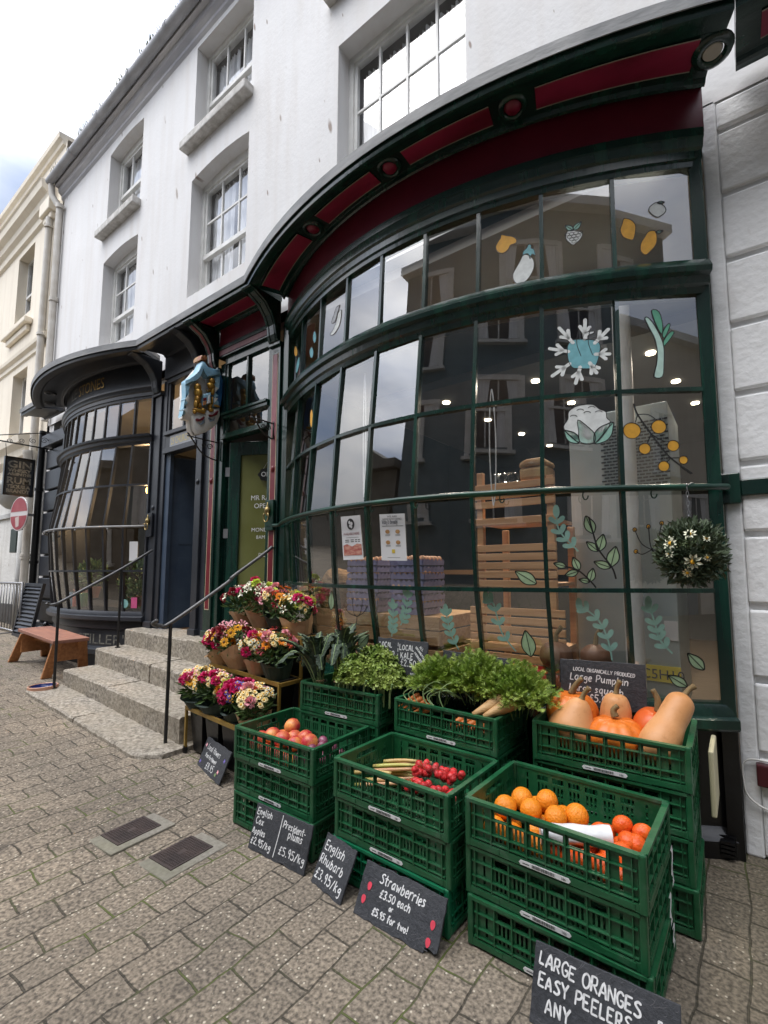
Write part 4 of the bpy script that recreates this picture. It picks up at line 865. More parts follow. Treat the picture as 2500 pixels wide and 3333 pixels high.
for t in (-.46, 0, .46):
    c = soff(cornpt, t, .48); m = MB()
    m.lathe([(0, -.016), (.035, -.014), (.040, -.004), (.045, .0)], c, 20); b1 = m.build('soffit_boss', MT['burg'], cw, smooth=True)
    m = MB(); m.lathe([(.046, .0), (.05, -.012), (.062, -.014), (.074, -.008), (.078, .002)], c, 24); m.build('boss_ring', MT['green'], cw, smooth=True)
m = MB(); c = soff(cornpt, .99, .5); m.lathe([(0, -.008), (.04, -.008), (.044, .0)], c, 20); m.build('soffit_boss', mat('primer_white', (.45, .42, .36), rough=.6), cw)
m = MB(); m.lathe([(.046, .0), (.05, -.014), (.07, -.016), (.085, -.008), (.09, .004)], c, 24); m.build('boss_ring', MT['green'], cw, smooth=True)

# ------------------------------------------------------------------ the shop doorway between the bows
YD = -.10
mb = MB(); mb.box(-4.26, -3.44, YD-.03, YD+.06, 3.565, FT-.02); mb.build('fascia', MT['burgd'], bld)
mb = MB(); mb.box(-4.25, -3.45, YD-.036, YD, 3.475, 3.525); mb.build('fascia_strip', MT['burgp'], bld)
def console(x, w, paint, stripe):
    m = MB(); pf = [(0, 3.36), (-.035, 3.36), (-.055, 3.42), (-.065, 3.50), (-.10, 3.58), (-.165, 3.66), (-.27, 3.715), (-.33, 3.725), (-.335, 3.745), (0, 3.745)]
    m.prism([(x-w/2, YD-.02+y, z) for y, z in pf], (w, 0, 0)); o = m.build('console_bracket', paint, bld, bevel=.008)
    m = MB(); q = pf[1:7]
    for s_ in (-.27, .27) if not stripe else (0,):
        vs = []
        for y, z in q:
            for e in (-1, 1): vs.append((x+s_*w+e*w*(.16 if stripe else .06), YD-.024+y-.002, z-.004))
        m.add(vs, [(2*i, 2*i+1, 2*i+3, 2*i+2) for i in range(len(q)-1)])
    m.build('bracket_flute', MT['red'] if stripe else paint, o)
def pilaster(x, w, z0, paint, stripe, top=3.36):
    m = MB(); m.box(x-w/2, x+w/2, YD-.02, YD+.06, z0, top-.03); m.box(x-w/2-.012, x+w/2+.012, YD-.035, YD+.06, z0, z0+.12)
    m.box(x-w/2-.015, x+w/2+.015, YD-.045, YD+.06, top-.03, top)
    o = m.build('pilaster', paint, bld, bevel=.005)
    if stripe:
        m = MB(); a, b = stripe; m.box(x-.033, x+.033, YD-.0225, YD-.018, a, b); m.build('red_stripe', MT['red'], o)
        m = MB()
        for s_ in (-1, 1): m.box(x+s_*.036-.003, x+s_*.036+.003, YD-.0225, YD-.018, a-.004, b+.004)
        m.box(x-.039, x+.039, YD-.0225, YD-.019, a-.008, a-.0005)
        m.build('cream_lining', MT['cream'], o)
        m = MB(); m.ball((x, YD-.022, 2.20), .026, 12, sq=(1, .7, 1.25)); m.build('stud', MT['red'], o, smooth=True)
    else:
        m = MB(); m.ball((x, YD-.022, 2.02 if x < -5 else 2.22), .024, 12, sq=(1, .7, 1.25)); m.build('stud', paint, o, smooth=True)
    return o
pR = pilaster(-3.372, .135, .55, MT['green'], (.80, 3.26)); pL = pilaster(-4.335, .135, .60, MT['green'], (.93, 3.26))
m = MB(); m.box(-3.405, -3.339, YD-.0245, YD-.0228, 2.50, 3.25); tag(m.build('faded_stripe', MT['burgp'], pR), 'faded pink upper part of the stripe')
console(-3.372, .13, MT['green'], False); console(-4.335, .12, MT['green'], True)
# capital panels: black line scrolls on grey
for pp, x in ((pR, -3.372), (pL, -4.335)):
    m = MB(); f = lambda a, b: Vector((x+a, YD-.0265, b))
    for s_ in (-1, 1): ribbon(m, [(s_*.012+.008*math.cos(a), 3.29+.008*math.sin(a)) for a in [i*.6 for i in range(11)]], .003, f)
    ribbon(m, [(-.028, 3.18), (-.028, 3.29), (-.026, 3.30)], .003, f); ribbon(m, [(.028, 3.18), (.028, 3.29), (.026, 3.30)], .003, f)
    m.build('painted_scroll', MT['ink'], pp)
m = MB(); m.box(-3.301, -3.24, -.10, .02, .5, 3.56); m.box(-4.27, -4.19, YD, YD+.06, .55, 3.40); m.box(-3.48, -3.44, YD, YD+.06, .55, 3.40)
m.box(-4.19, -3.48, YD, YD+.06, 3.38, 3.47); m.box(-4.19, -3.48, YD-.02, YD+.06, 2.81, 2.87); m.box(-4.19, -3.48, YD-.015, YD+.06, 2.60, 2.66)
m.box(-4.19, -3.48, YD-.035, YD-.02, 2.845, 2.87); m.box(-4.19, -3.48, YD-.03, YD-.015, 2.60, 2.62)
m.box(-3.845, -3.815, YD+.005, YD+.05, 2.87, 3.38); m.box(-4.19, -4.15, YD+.01, YD+.05, 2.66, 3.38); m.box(-3.51, -3.48, YD+.01, YD+.05, 2.66, 3.38)
m.box(-4.30, -3.42, YD-.045, YD+.05, 3.525, 3.565); m.box(-4.28, -3.43, YD-.03, YD+.05, 3.455, 3.475)
ds = m.build('door_surround', MT['green'], bld, bevel=.004)
m = MB()
for (a, b, c, d) in ((-4.15, -3.845, 2.87, 3.38), (-3.815, -3.51, 2.87, 3.38), (-4.15, -3.51, 2.66, 2.81)): m.poly([(a, YD+.028, c), (b, YD+.03, c), (b, YD+.027, d), (a, YD+.029, d)])
m.build('fanlight_pane', MT['glass'], ds)
# open green door, swung inwards on its left jamb
DZ = .66; dang = R(26)
T = Matrix.Translation((-4.13, YD+.05, 0)) @ Matrix.Rotation(dang, 4, 'Z')
m = MB(); W_ = .66
m.box(0, .12, -.02, .02, DZ, 2.575, T=T); m.box(W_-.10, W_, -.02, .02, DZ, 2.575, T=T); m.box(.12, W_-.10, -.02, .02, 2.44, 2.575, T=T); m.box(.12, W_-.10, -.02, .02, DZ, 1.10, T=T)
m.box(.15, W_-.13, -.028, -.019, DZ+.08, 1.02, T=T)
dr = m.build('shop_door', MT['green'], bld, bevel=.004); tag(dr, 'open dark green door with lettered glass')
m = MB(); m.add([T @ Vector(p) for p in ((.12, .004, 1.10), (W_-.10, .004, 1.10), (W_-.10, .004, 2.44), (.12, .004, 2.44))], [(0, 1, 2, 3)])
m.build('door_glass', mat('olive_backed_glass', (.12, .125, .035), (.16, .17, .06), 2, .12, spec=.6), dr)
m = MB(); fT = lambda x, z: T @ Vector((x, -.002, z))
for (t_, x, z, s_) in (('MR RAGA', .235, 1.99, .068), ('OPENIN', .27, 1.91, .068), ('MONDAY', .25, 1.68, .054), ('8AM', .30, 1.61, .048), ('DOGS W', .33, 1.435, .054)):
    printed(m, t_, s_, lambda a, b, x=x, z=z: fT(x+a, z+b))
ribbon(m, smooth_path([(.46, 1.31), (.43, 1.36), (.415, 1.39), (.435, 1.41), (.46, 1.385), (.485, 1.41), (.505, 1.39), (.49, 1.36), (.46, 1.31)], 4), .006, fT)
m.build('lettering', MT['chalk'], dr)
m = MB()
for z in (1.62, 2.23): m.box(-.035, .012, -.024, -.018, z, z+.09, T=T)
m.build('hinge', MT['alum'], dr)
# door panel at left of the opening, threshold slab and floor of the passage
m = MB(); m.box(-4.192, -4.15, YD+.06, YD+.10, .62, 2.60); m.build('door_jamb', MT['green'], bld)
hg = thing('hanging_sign', 'scalloped dark OPEN sign hanging inside the green door glass', 'sign', (-3.72, .12, 2.2))
Ts = T @ Matrix.Translation((.435, -.035, 2.235)); m = MB()
m.prism([Ts @ Vector((.115*math.cos(a)*(1+.05*math.cos(8*a)), 0, .07*math.sin(a)*(1+.07*math.cos(8*a)))) for a in [2*math.pi*i/48 for i in range(48)]], Ts.to_3x3() @ Vector((0, .012, 0)))
m.build('board', MT['black'], hg)
m = MB(); printed(m, 'OPEN', .066, lambda a, b: Ts @ Vector((a-.082, -.002, b-.02))); m.build('lettering', MT['labelw'], hg)
m = MB(); m.tube([Ts @ Vector((-.07, .006, .05)), Ts @ Vector((0, .006, .16)), Ts @ Vector((.07, .006, .05))], .0018, 5); m.build('cord', MT['labelw'], hg)
m = MB(); m.box(.15, .205, -.028, -.0235, 1.06, 1.16, T=T); tag(m.build('notice', MT['paper']), 'small white notice on the lower corner of the open green door', 'notice')
def knocker(x, y, z, paint, label):
    t = thing('door_knocker', label, 'door knocker', (x, y, z))
    m = MB(); m.box(x-.055, x+.055, y, y+.02, z-.15, z+.12); m.build('backboard', paint, t, bevel=.004)
    m = MB(); m.lathe([(0, .10), (.006, .095), (.004, .08), (.012, .07), (.008, .06), (.022, .045), (.026, .02), (.02, 0), (.008, -.02), (0, -.025)], (x, y-.016, z), 12); m.build('urn', MT['brass'], t, smooth=True)
    m = MB(); m.tube([(x+.034*math.sin(a), y-.03, z-.03-.045*math.cos(a)) for a in [-2.3+i*.46 for i in range(11)]], .006, 6); m.build('ring', MT['brass'], t, smooth=True)
knocker(-3.372, -.15, 1.80, MT['greenl'], 'brass urn knocker on green board, right pilaster of the green shop doorway')

# ------------------------------------------------------------------ charcoal bow front
DB = Bow(-6.95, 1.37, -.10, [(.73, .33), (.83, .33), (1.3, .40), (1.81, .45), (2.3, .37), (2.8, .30), (3.4, .27)])
DXs = [-5.62-.2418*k for k in range(12)]
DROWS = [(.84, 1.295), (1.31, 1.805), (1.82, 2.30), (2.315, 2.775), (2.92, 3.33)]
dw, DP_ = bow_window(DB, DXs, DROWS, MT['char'], 'bow_window', 'charcoal bow window of the spirits shop', (2.785, 2.91), (3.335, 3.50), .73, None, 0, [(-5.62, -5.585, -.14, .05, .73, 3.45), (-8.33, -8.28, -.14, .05, .73, 3.45)])
mb = MB(); sweep_bow(mb, DB, -5.59, -8.32, [(-.12, .1), (.0, .1), (0, .33), (.03, .345), (.03, .40), (0, .42), (-.03, .43), (-.03, .62), (-.01, .635), (-.01, .66), (-.03, .73), (-.12, .73)], zc=.75)
sr = mb.build('stall_riser', MT['char'], bld, smooth=True, auto=30)
m = MB()
def bent(bow, xc, zb, zc, off=.003, rev=1):
    def f(a, b): return Vector((*bow.p(xc+a, zc, off)[:2], zb+b))
    return f
printed(m, "STILLER'S", .16, bent(DB, -6.62, .455, .75, -.027), width=.86); printed(m, 'DRY', .15, bent(DB, -7.72, .46, .75, -.027), width=.24)
m.build('lettering', MT['goldf'], sr)
m = MB(); rail = [DB.p(-5.60-2.70*i/36, 1.81, .055) for i in range(37)]; m.tube([Vector((-5.58, -.15, 1.81))]+rail+[Vector((-8.36, -.15, 1.81))], .014, 8)
for x in (-6.0, -6.45, -6.9, -7.3): m.ball(DB.p(x, 1.785, .06), .013, 8)
m.build('guard_rail', MT['lead'], dw, smooth=True)
# fascia + cornice of the charcoal front
def cornd(t, o):
    a = Vector((-6.95+1.37*t, -.11-.29*(1-t*t), 0)); b = Vector((-6.95+1.60*t, -.443-.335*(1-t*t), 0)); return a+(b-a)*o
m = MB(); sweep_c(m, [(-.2, 3.50), (.02, 3.50), (-.02, FT), (-.2, FT)], fn=cornd); m.box(-5.36, -4.41, YD-.03, YD+.06, 3.50, FT); fd = m.build('fascia', MT['char'], bld, smooth=True, auto=30)
m = MB(); printed(m, 'STONES', .20, lambda a, b: Vector((*(cornd((-7.0+a+6.95)/1.37, .0)+Vector((0, -.012, 0)))[:2], 3.565+b)), width=.62)
m.build('lettering', MT['gold'], fd)
m = MB(); printed(m, 'LE', .20, lambda a, b: Vector((*(cornd((-7.28+a+6.95)/1.37, .0)+Vector((0, -.012, 0)))[:2], 3.565+b)), width=.2); m.build('worn_lettering', MT['goldf'], fd)
cM = MB(); lM = MB(); sweep_c(cM, CPROF, fn=cornd); sweep_c(lM, LPROF, fn=cornd)
sD = straight(-5.352, -4.422); sweep_c(cM, CPROF, n=2, fn=sD); sweep_c(lM, LPROF, n=2, fn=sD)
sE = straight(-9.2, -8.55); sweep_c(cM, CPROF, n=2, fn=sE); sweep_c(lM, LPROF, n=2, fn=sE)
cd = cM.build('cornice', MT['char'], bld, smooth=True, auto=30); tag(cd, 'charcoal cornice'); lM.build('lead_capping', MT['lead'], cd)
for (p, r1_, r2_) in ((-.88, .045, .02), (-.55, .06, .03)):
    m = MB(); c = soff(cornd, p, .5); m.lathe([(.03, -.004), (.05, -.014), (.07, -.012), (.075, .0)], c, 20); m.build('boss_ring', MT['char'], cd, smooth=True)
console(-4.60, .11, MT['char'], False); console(-5.50, .13, MT['char'], False)
pilaster(-4.585, .11, .60, MT['char'], None); pilaster(-5.50, .15, .62, MT['char'], None)
m = MB(); m.box(-4.53, -4.41, YD+.01, YD+.06, .58, 3.50); m.box(-5.42, -5.335, YD, YD+.07, .6, 3.50)
m.box(-5.335, -4.64, YD-.01, YD+.07, 3.45, 3.50); m.box(-5.335, -4.64, YD-.03, YD+.07, 2.83, 2.875); m.box(-5.335, -4.64, YD-.03, YD+.07, 2.62, 2.68); m.box(-5.335, -4.64, YD+.0, YD+.06, 2.68, 2.83)
m.box(-5.335, -5.29, YD+.01, YD+.06, 2.875, 3.45); m.box(-4.69, -4.64, YD+.01, YD+.06, 2.875, 3.45); m.box(-5.0, -4.965, YD+.01, YD+.06, 2.875, 3.45)
dd = m.build('door_surround', MT['char'], bld, bevel=.004)
m = MB(); m.poly([(-5.29, YD+.03, 2.875), (-5.0, YD+.033, 2.875), (-5.0, YD+.03, 3.45), (-5.29, YD+.028, 3.45)]); m.poly([(-4.965, YD+.03, 2.875), (-4.69, YD+.03, 2.875), (-4.69, YD+.033, 3.45), (-4.965, YD+.03, 3.45)]); m.build('fanlight_pane', MT['glass'], dd)
m = MB(); m.box(-5.22, -4.70, YD-.006, YD, 2.69, 2.82); m.build('address_panel', mat('grey_address_panel', (.30, .31, .33), rough=.4), dd)
m = MB(); printed(m, '25 CHURCH ST', .115, lambda a, b: Vector((-5.19+a, YD-.008, 2.712+b)), width=.47); m.build('lettering', mat('yellow_gilt', (.60, .48, .16), rough=.35), dd)
m = MB(); T2 = Matrix.Translation((-5.31, YD+.07, 0)) @ Matrix.Rotation(R(72), 4, 'Z')
m.box(0, .62, -.02, .02, .66, 2.60, T=T2); m.box(.10, .52, -.026, -.02, .80, 1.45, T=T2); m.box(.10, .52, -.026, -.02, 1.60, 2.45, T=T2)
bd = m.build('shop_door', MT['charb'], bld, bevel=.004); tag(bd, 'blue grey door standing open')
m = MB(); m.box(-5.335, -5.24, YD+.02, YD+.06, .64, 2.62); m.build('door_jamb', MT['charb'], bld)
knocker(-5.515, -.15, 1.84, MT['char'], 'brass urn knocker on charcoal board beside the spirits shop window')
# charcoal rusticated pier and black downpipe at the left end
mb = MB(); z = .18
mb.box(-9.28, -8.30, .0, .25, 0, 3.5)
for i in range(9):
    mb.prism([(-9.27, -.06, z+.012), (-8.34, -.06, z+.012), (-8.34, -.06, z+.325), (-9.27, -.06, z+.325)], (0, .08, 0)); z += .345
mb.box(-9.32, -8.32, -.13, .02, 3.30, 3.5)
mb.build('charcoal_pier', MT['char'], bld, bevel=.012)
mb = MB(); mb.tube([(-9.36, -.10, 3.6), (-9.36, -.10, .3)], .05, 10)
for z in (1.42, 2.6): mb.tube([(-9.36, -.10, z), (-9.36, -.10, z+.05)], .064, 10)
mb.build('black_downpipe', MT['black'], bld, smooth=True, auto=40)
# ------------------------------------------------------------------ shop interiors seen through the glass
MT['inw'] = mat('interior_grey_paint', (.06, .06, .062), (.045, .045, .047), 3, .8)
MT['ceil'] = mat('interior_ceiling_paint', (.34, .31, .26), (.30, .27, .23), 3, .85)
mb = MB(); mb.box(-3.24, 1.2, .06, 4.6, .30, .36); mb.box(-4.4, -3.24, .06, 4.6, .50, .64); mb.box(-9.2, -4.5, .06, 4.6, .5, .62)
mb.build('shop_floor', mat('shop_floor_boards', (.10, .07, .045), (.07, .05, .03), 5, .6, stretch=(1, 6, 1)), bld)
mb = MB(); mb.box(-4.4, 1.2, 4.6, 4.7, .3, 3.7); mb.box(1.2, 1.3, .31, 4.7, .3, 3.7); mb.box(-4.45, -4.40, .07, 4.7, .3, 3.7)
mb.build('room_wall', MT['inw'], bld)
mb = MB(); mb.box(-9.2, -4.45, 3.2, 3.3, .4, 3.7); mb.box(-9.3, -9.2, .26, 3.3, .4, 3.7); mb.build('room_wall', MT['dark'], bld)
mb = MB(); mb.box(-9.2, 1.2, .07, 4.6, 3.62, 3.70); mb.build('shop_ceiling', MT['ceil'], bld)
mb = MB(); mb.box(-3.25, .5, .9, 4.5, 3.02, 3.10); mb.build('lowered_ceiling', MT['inw'], bld)
lamp_m = mat('lit_lamp', (1, .9, .7), emit=((1, .86, .62), 9.0))
m = MB(); m.lathe([(0, 0), (.024, 0), (.026, .004), (.036, -.004), (.038, .01)], (0, 0, 0), 16)
dl = tag(m.build('downlight', lamp_m), 'lit round downlight in the shop ceiling', 'downlight', 'downlights in the shop ceiling')
for (lx, ly) in ((-2.4, 1.15), (-1.3, 1.2), (-.3, 1.3), (-1.7, 2.6)):     # the light those ceiling lamps give
    ld = bpy.data.lights.new('downlight_glow', 'SPOT'); ld.energy = 60; ld.color = (1, .87, .70); ld.spot_size = R(150); ld.spot_blend = .8; ld.shadow_soft_size = .06
    lo = bpy.data.objects.new('downlight_glow', ld); COL.objects.link(lo); lo.location = (lx, ly, 2.99)
for (lx, ly, e) in ((-6.62, .35, 22), (-5.2, 1.0, 14)):  # pendant bulb's light, then an added fill inside the doorway with no lamp
    ld = bpy.data.lights.new('bulb_and_fill_glow', 'POINT'); ld.energy = e; ld.color = (1, .66, .34); ld.shadow_soft_size = .07
    lo = bpy.data.objects.new('bulb_and_fill_glow', ld); COL.objects.link(lo); lo.location = (lx, ly, 2.25)
first = True
for i in range(3):
    for j in range(4):
        o = dl if first else copy_tree(dl); first = False; o.location = (-2.4+i*.95+.1*j, 1.25+.75*j, 3.012)
mb = MB(); mb.tube([(-.56, .42, .36), (-.56, .42, 3.02)], .055, 20); tag(mb.build('white_column', MT['whitep'], smooth=True, auto=40), 'round white column just behind the shop window glass', 'column')
fr = thing('fridge', 'pale grey back of an upright fridge behind the white column', 'fridge', (-.66, .9, .36))
m = MB(); m.box(-.98, -.34, .62, 1.25, .40, 2.40); m.build('cabinet', mat('galvanised_panel', (.42, .47, .47), (.36, .41, .41), 4, .4, metal=.2), fr, bevel=.01)
m = MB()
for r_ in range(20):
    for c_ in range(11):
        x = -.76+c_*.037+(.018 if r_ % 2 else 0); z = 1.86+r_*.022; m.box(x, x+.030, .614, .6195, z, z+.010)
m.build('vent_grille', MT['ink'], fr)
m = MB(); m.box(-.42, -.345, .612, .6195, .86, .98); m.build('warning_label', MT['paper'], fr)
m = MB(); m.box(-.62, -.34, .610, .6175, .60, .70); m.build('gas_label', mat('yellow_label', (.75, .60, .03), rough=.5), fr)
m = MB(); printed(m, 'C5H10', .085, lambda a, b: Vector((-.565+a, .608, .618+b))); m.build('lettering', MT['ink'], fr)
# slatted shelf unit
sh = thing('slatted_shelf', 'tall slatted pine display rack inside the shop window', 'shelf', (-1.2, .2, .36))
m = MB()
for x in (-1.475, -.985): m.box(x, x+.045, .12, .16, .36, 1.97 if x < -1.2 else 1.90); m.box(x, x+.045, .52, .56, .36, 1.6)
m.build('upright', MT['pine'], sh, bevel=.004)
for (zt, n_, dx) in ((1.88, 5, 0), (1.47, 5, 0), (1.06, 6, .04)):
    for i in range(n_):
        if zt > 1.8 and i == 3: continue
        m = MB(); m.box(-1.49-dx, -.925+dx, .105-.0, .12, zt-i*.058-.046, zt-i*.058); m.build('slat', MT['pine'], sh, bevel=.003)
    m = MB(); m.box(-1.47, -.94, .165, .5, zt-.27, zt-.25); m.build('shelf_board', MT['pine'], sh)
lf = thing('bread_loaf', 'wrapped square loaf on top of the slatted rack', 'bread', (-1.06, .22, 1.89))
m = MB(); m.box(-1.17, -.98, .13, .30, 1.885, 1.97); m.prism([(-1.175, .125, 1.97), (-.975, .125, 1.97), (-.985, .125, 2.01), (-1.03, .125, 2.025), (-1.12, .125, 2.025), (-1.165, .125, 2.01)], (0, .18, 0))
m.build('loaf', mat('bread_crust', (.42, .20, .07), (.62, .40, .18), 8, .7), lf, bevel=.02)
m = MB(); m.ball((-1.075, .21, 1.955), .112, 14, sq=(1.02, .95, .70), fn=lambda d: 1+.06*math.sin(9*d.x)*math.sin(8*d.z)); m.lathe([(.02, 2.03), (.012, 2.06), (.05, 2.11)], (-1.09, .2, 0), 10); m.build('clear_bag', MT['cello'], lf)
m = MB()
for i in range(5): m.ball((-1.38+.035*i, .2+.02*(i % 2), 1.93), .038, 10, fn=lambda d: 1+.15*math.sin(11*d.x+3*i))
tag(m.build('plastic_bag', MT['cello']), 'crumpled clear plastic bag on the left end of the slatted rack', 'bag')
def beads(x, y, z0, z1, lab, w=.045):
    m = MB(); L = [(x-w*math.sin(math.pi*t)**.6*.5 if s_ == 0 else x+w*math.sin(math.pi*t)**.6*.5, y, z1+(z0-z1)*t) for s_ in (0, 1) for t in [i/30 for i in range(31)]]
    m.tube(L[:31], .0042, 5); m.tube(L[31:], .0042, 5); tag(m.build('blind_cord', MT['chalk']), lab, 'cord')
beads(-1.30, .02, 1.72, 2.50, 'white beaded blind cord hanging above the slatted rack'); beads(-2.0, -.45, 1.78, 2.62, 'white beaded blind cord hanging above the two posters', .02)
# wooden crates with egg trays
def woodbox(name, x0, x1, y0, y1, z0, z1, lab, n=3):
    t = thing(name, lab, 'crate', ((x0+x1)/2, (y0+y1)/2, z0), group='wooden crates inside the window')
    h = (z1-z0)/n
    for i in range(n):
        m = MB(); m.box(x0, x1, y0, y0+.018, z0+i*h+.012, z0+(i+1)*h); m.build('front_board', MT['pallet'], t, bevel=.003)
        m = MB(); m.box(x1-.018, x1, y0+.019, y1, z0+i*h+.012, z0+(i+1)*h); m.build('end_board', MT['pallet'], t, bevel=.003)
    for x in (x0+.03, x1-.09):
        m = MB(); m.box(x, x+.06, y0+.02, y0+.06, z0, z1); m.build('corner_post', MT['pallet'], t)
    m = MB(); m.box(x0, x1-.02, y0+.02, y1, z1-.02, z1-.004); m.build('top_board', MT['pallet'], t)
woodbox('wooden_crate', -2.64, -1.70, -.02, .62, .78, .985, 'rough wooden crate carrying the egg trays', 2); woodbox('wooden_crate', -2.66, -1.68, -.03, .64, .40, .76, 'rough wooden crate on the floor under the egg tray crate', 3)
woodbox('wooden_crate', -3.05, -2.68, .02, .5, .55, .99, 'rough wooden crate left of the egg tray crates', 3)
EG = mat('brown_egg', (.50, .24, .12), (.60, .33, .19), 6, .5); TR = mat('lilac_egg_tray', (.25, .235, .40), (.19, .18, .32), 20, .85)
m = MB(); nx, ny = 25, 21; vs = []
for j in range(ny):
    for i in range(nx):
        x = -.15+.30*i/(nx-1); y = -.13+.26*j/(ny-1); vs.append((x, y, .022+.020*math.cos(2*math.pi*6*i/(nx-1))*math.cos(2*math.pi*5*j/(ny-1))+.012*math.cos(4*math.pi*6*i/(nx-1))*.5))
m.add(vs, [(j*nx+i, j*nx+i+1, (j+1)*nx+i+1, (j+1)*nx+i) for j in range(ny-1) for i in range(nx-1)])
for i in range(12):
    x = -.15+.025*i; zt = .046 if i % 2 else .030
    m.poly([(x, -.131, .0), (x+.025, -.131, .0), (x+.025, -.136, .046 if (i+1) % 2 else .030), (x, -.136, zt)])
    y = -.13+.26*i/12; m.poly([(.151, y, 0), (.151, y+.26/12, 0), (.156, y+.26/12, .046 if (i+1) % 2 else .030), (.156, y, zt)])
    m.poly([(-.151, y, 0), (-.151, y+.26/12, 0), (-.156, y+.26/12, .046 if (i+1) % 2 else .030), (-.156, y, zt)])
tray = tag(m.build('egg_tray', TR), 'lilac pulp egg tray in a tall stack behind the window', 'egg tray', 'stacked lilac egg trays')
m = MB(); m.ball((0, 0, 0), .0215, 12, sq=(1, 1, 1.25), fn=lambda d: 1-.06*d.z); egg = tag(m.build('egg', EG, smooth=True), 'brown hen egg sitting in a lilac egg tray', 'egg', 'brown eggs in the trays')
ft = True; fe = True
for (sx, sy, n_, rz) in ((-2.42, .13, 8, .04), (-1.98, .12, 8, -.03)):
    for k in range(n_):
        o = tray if ft else copy_tree(tray); ft = False
        dxy = (rnd.uniform(-.006, .006), rnd.uniform(-.006, .006)); place(o, (sx+dxy[0], sy+dxy[1], .99+k*.050), (0, 0, rz+rnd.uniform(-.03, .03)), None)
        for i in range(6):
            for j in range(5):
                if (k == n_-1 and rnd.random() < .9) or (k % 2 == 1 and j == 0) or (k % 2 == 1 and i == 5 and sx > -2.2):
                    e = egg if fe else copy_tree(egg); fe = False
                    place(e, (sx+dxy[0]-.125+.05*i, sy+dxy[1]-.104+.052*j, .99+k*.050+.044+rnd.uniform(-.003, .003)), (rnd.uniform(-.2, .2), rnd.uniform(-.2, .2), 0))
bk = thing('wicker_basket', 'woven straw basket beside the egg trays', 'basket', (-2.86, .15, .99))
m = MB(); m.lathe([(0, 0), (.13, 0), (.15, .05), (.155, .12), (.16, .20), (.15, .20), (.14, .1), (.12, .02), (0, .02)], (-2.86, .18, .99), 28); m.build('body', mat('wicker', (.22, .13, .055), (.10, .055, .022), 40, .8, .8, 60, stretch=(1, 1, 3)), bk)
m = MB(); m.ball((-2.86, .18, 1.22), .13, 16, sq=(1, 1, .8), fn=lambda d: 1+.05*math.sin(30*d.z+8*d.x)); m.build('straw_bundle', mat('straw', (.30, .17, .07), (.14, .07, .03), 30, .9, .8, 60, stretch=(1, 1, 5)), bk)
m = MB()
for k in range(3):
    m.box(-3.12+.01*k, -2.96+.01*k, -.16, .0, 1.0+k*.07, 1.045+k*.07)
    for i in range(3):
        for j in range(2): m.lathe([(.028, 0), (.016, .024), (0, .026)], (-3.09+.05*i+.01*k, -.12+.06*j, 1.043+k*.07), 8)
tag(m.build('egg_carton_pile', mat('grey_pulp', (.40, .34, .28), (.33, .28, .23), 20, .9)), 'pile of grey pulp egg cartons at left end of the window', 'egg cartons')
ct = thing('counter', 'dark wooden shop counter deep inside the shop', 'counter', (-1.6, 2.2, .36)); m = MB(); m.box(-3.1, -.9, 2.0, 2.6, .36, 1.25); m.build('body', MT['dark'], ct); m = MB(); m.box(-3.15, -.85, 1.95, 2.65, 1.25, 1.30); m.build('top', mat('counter_top', (.16, .09, .045), rough=.4), ct)
for i, (x, c, lab) in enumerate(((-1.30, (.02, .12, .42), 'blue plastic bag on the window floor behind the carrot sign'), (-1.05, (.50, .02, .03), 'red plastic bag on the window floor behind the carrot sign'), (-1.17, (.62, .42, .04), 'yellow plastic bag between the blue and the red bag'))):
    m = MB(); m.ball((x, .0-.02*i, .66), .11, 16, sq=(1.1, .8, .75), fn=lambda d: 1+.10*math.sin(9*d.x+4*i)*math.cos(8*d.z)+.05*math.sin(17*d.y)); m.box(x-.1, x+.1, -.1, .1, .36, .60)
    tag(m.build('plastic_bag', mat('bag_plastic', c, tuple(q*.7 for q in c), 10, .35), smooth=True), lab, 'bag')
for i, (x, y, r_) in enumerate(((-.93, .05, .10), (-.72, .12, .09))):
    t = thing('pumpkin', ['dull pumpkin on the shop floor left of the pumpkin sign', 'dull pumpkin on the shop floor behind the pumpkin sign'][i], 'pumpkin', (x, y, .7))
    m = MB(); m.ball((x, y, .80), r_, 26, sq=(1, 1, .85), fn=lambda d: 1-.06*abs(math.sin(5*math.atan2(d.y, d.x)))); m.build('body', mat('dull_squash_skin', (.22, .10, .05), (.15, .07, .04), 4, .5), t, smooth=True)
    m = MB(); m.tube([(x, y, .87), (x+.01, y, .93), (x+.04, y, .97)], [.016, .012, .015], 7); m.build('stalk', MT['stalk'], t)
m = MB(); m.box(-1.05, -.6, -.06, .3, .36, .71); tag(m.build('display_box', MT['dark']), 'dark low display box holding the dull pumpkins', 'box')
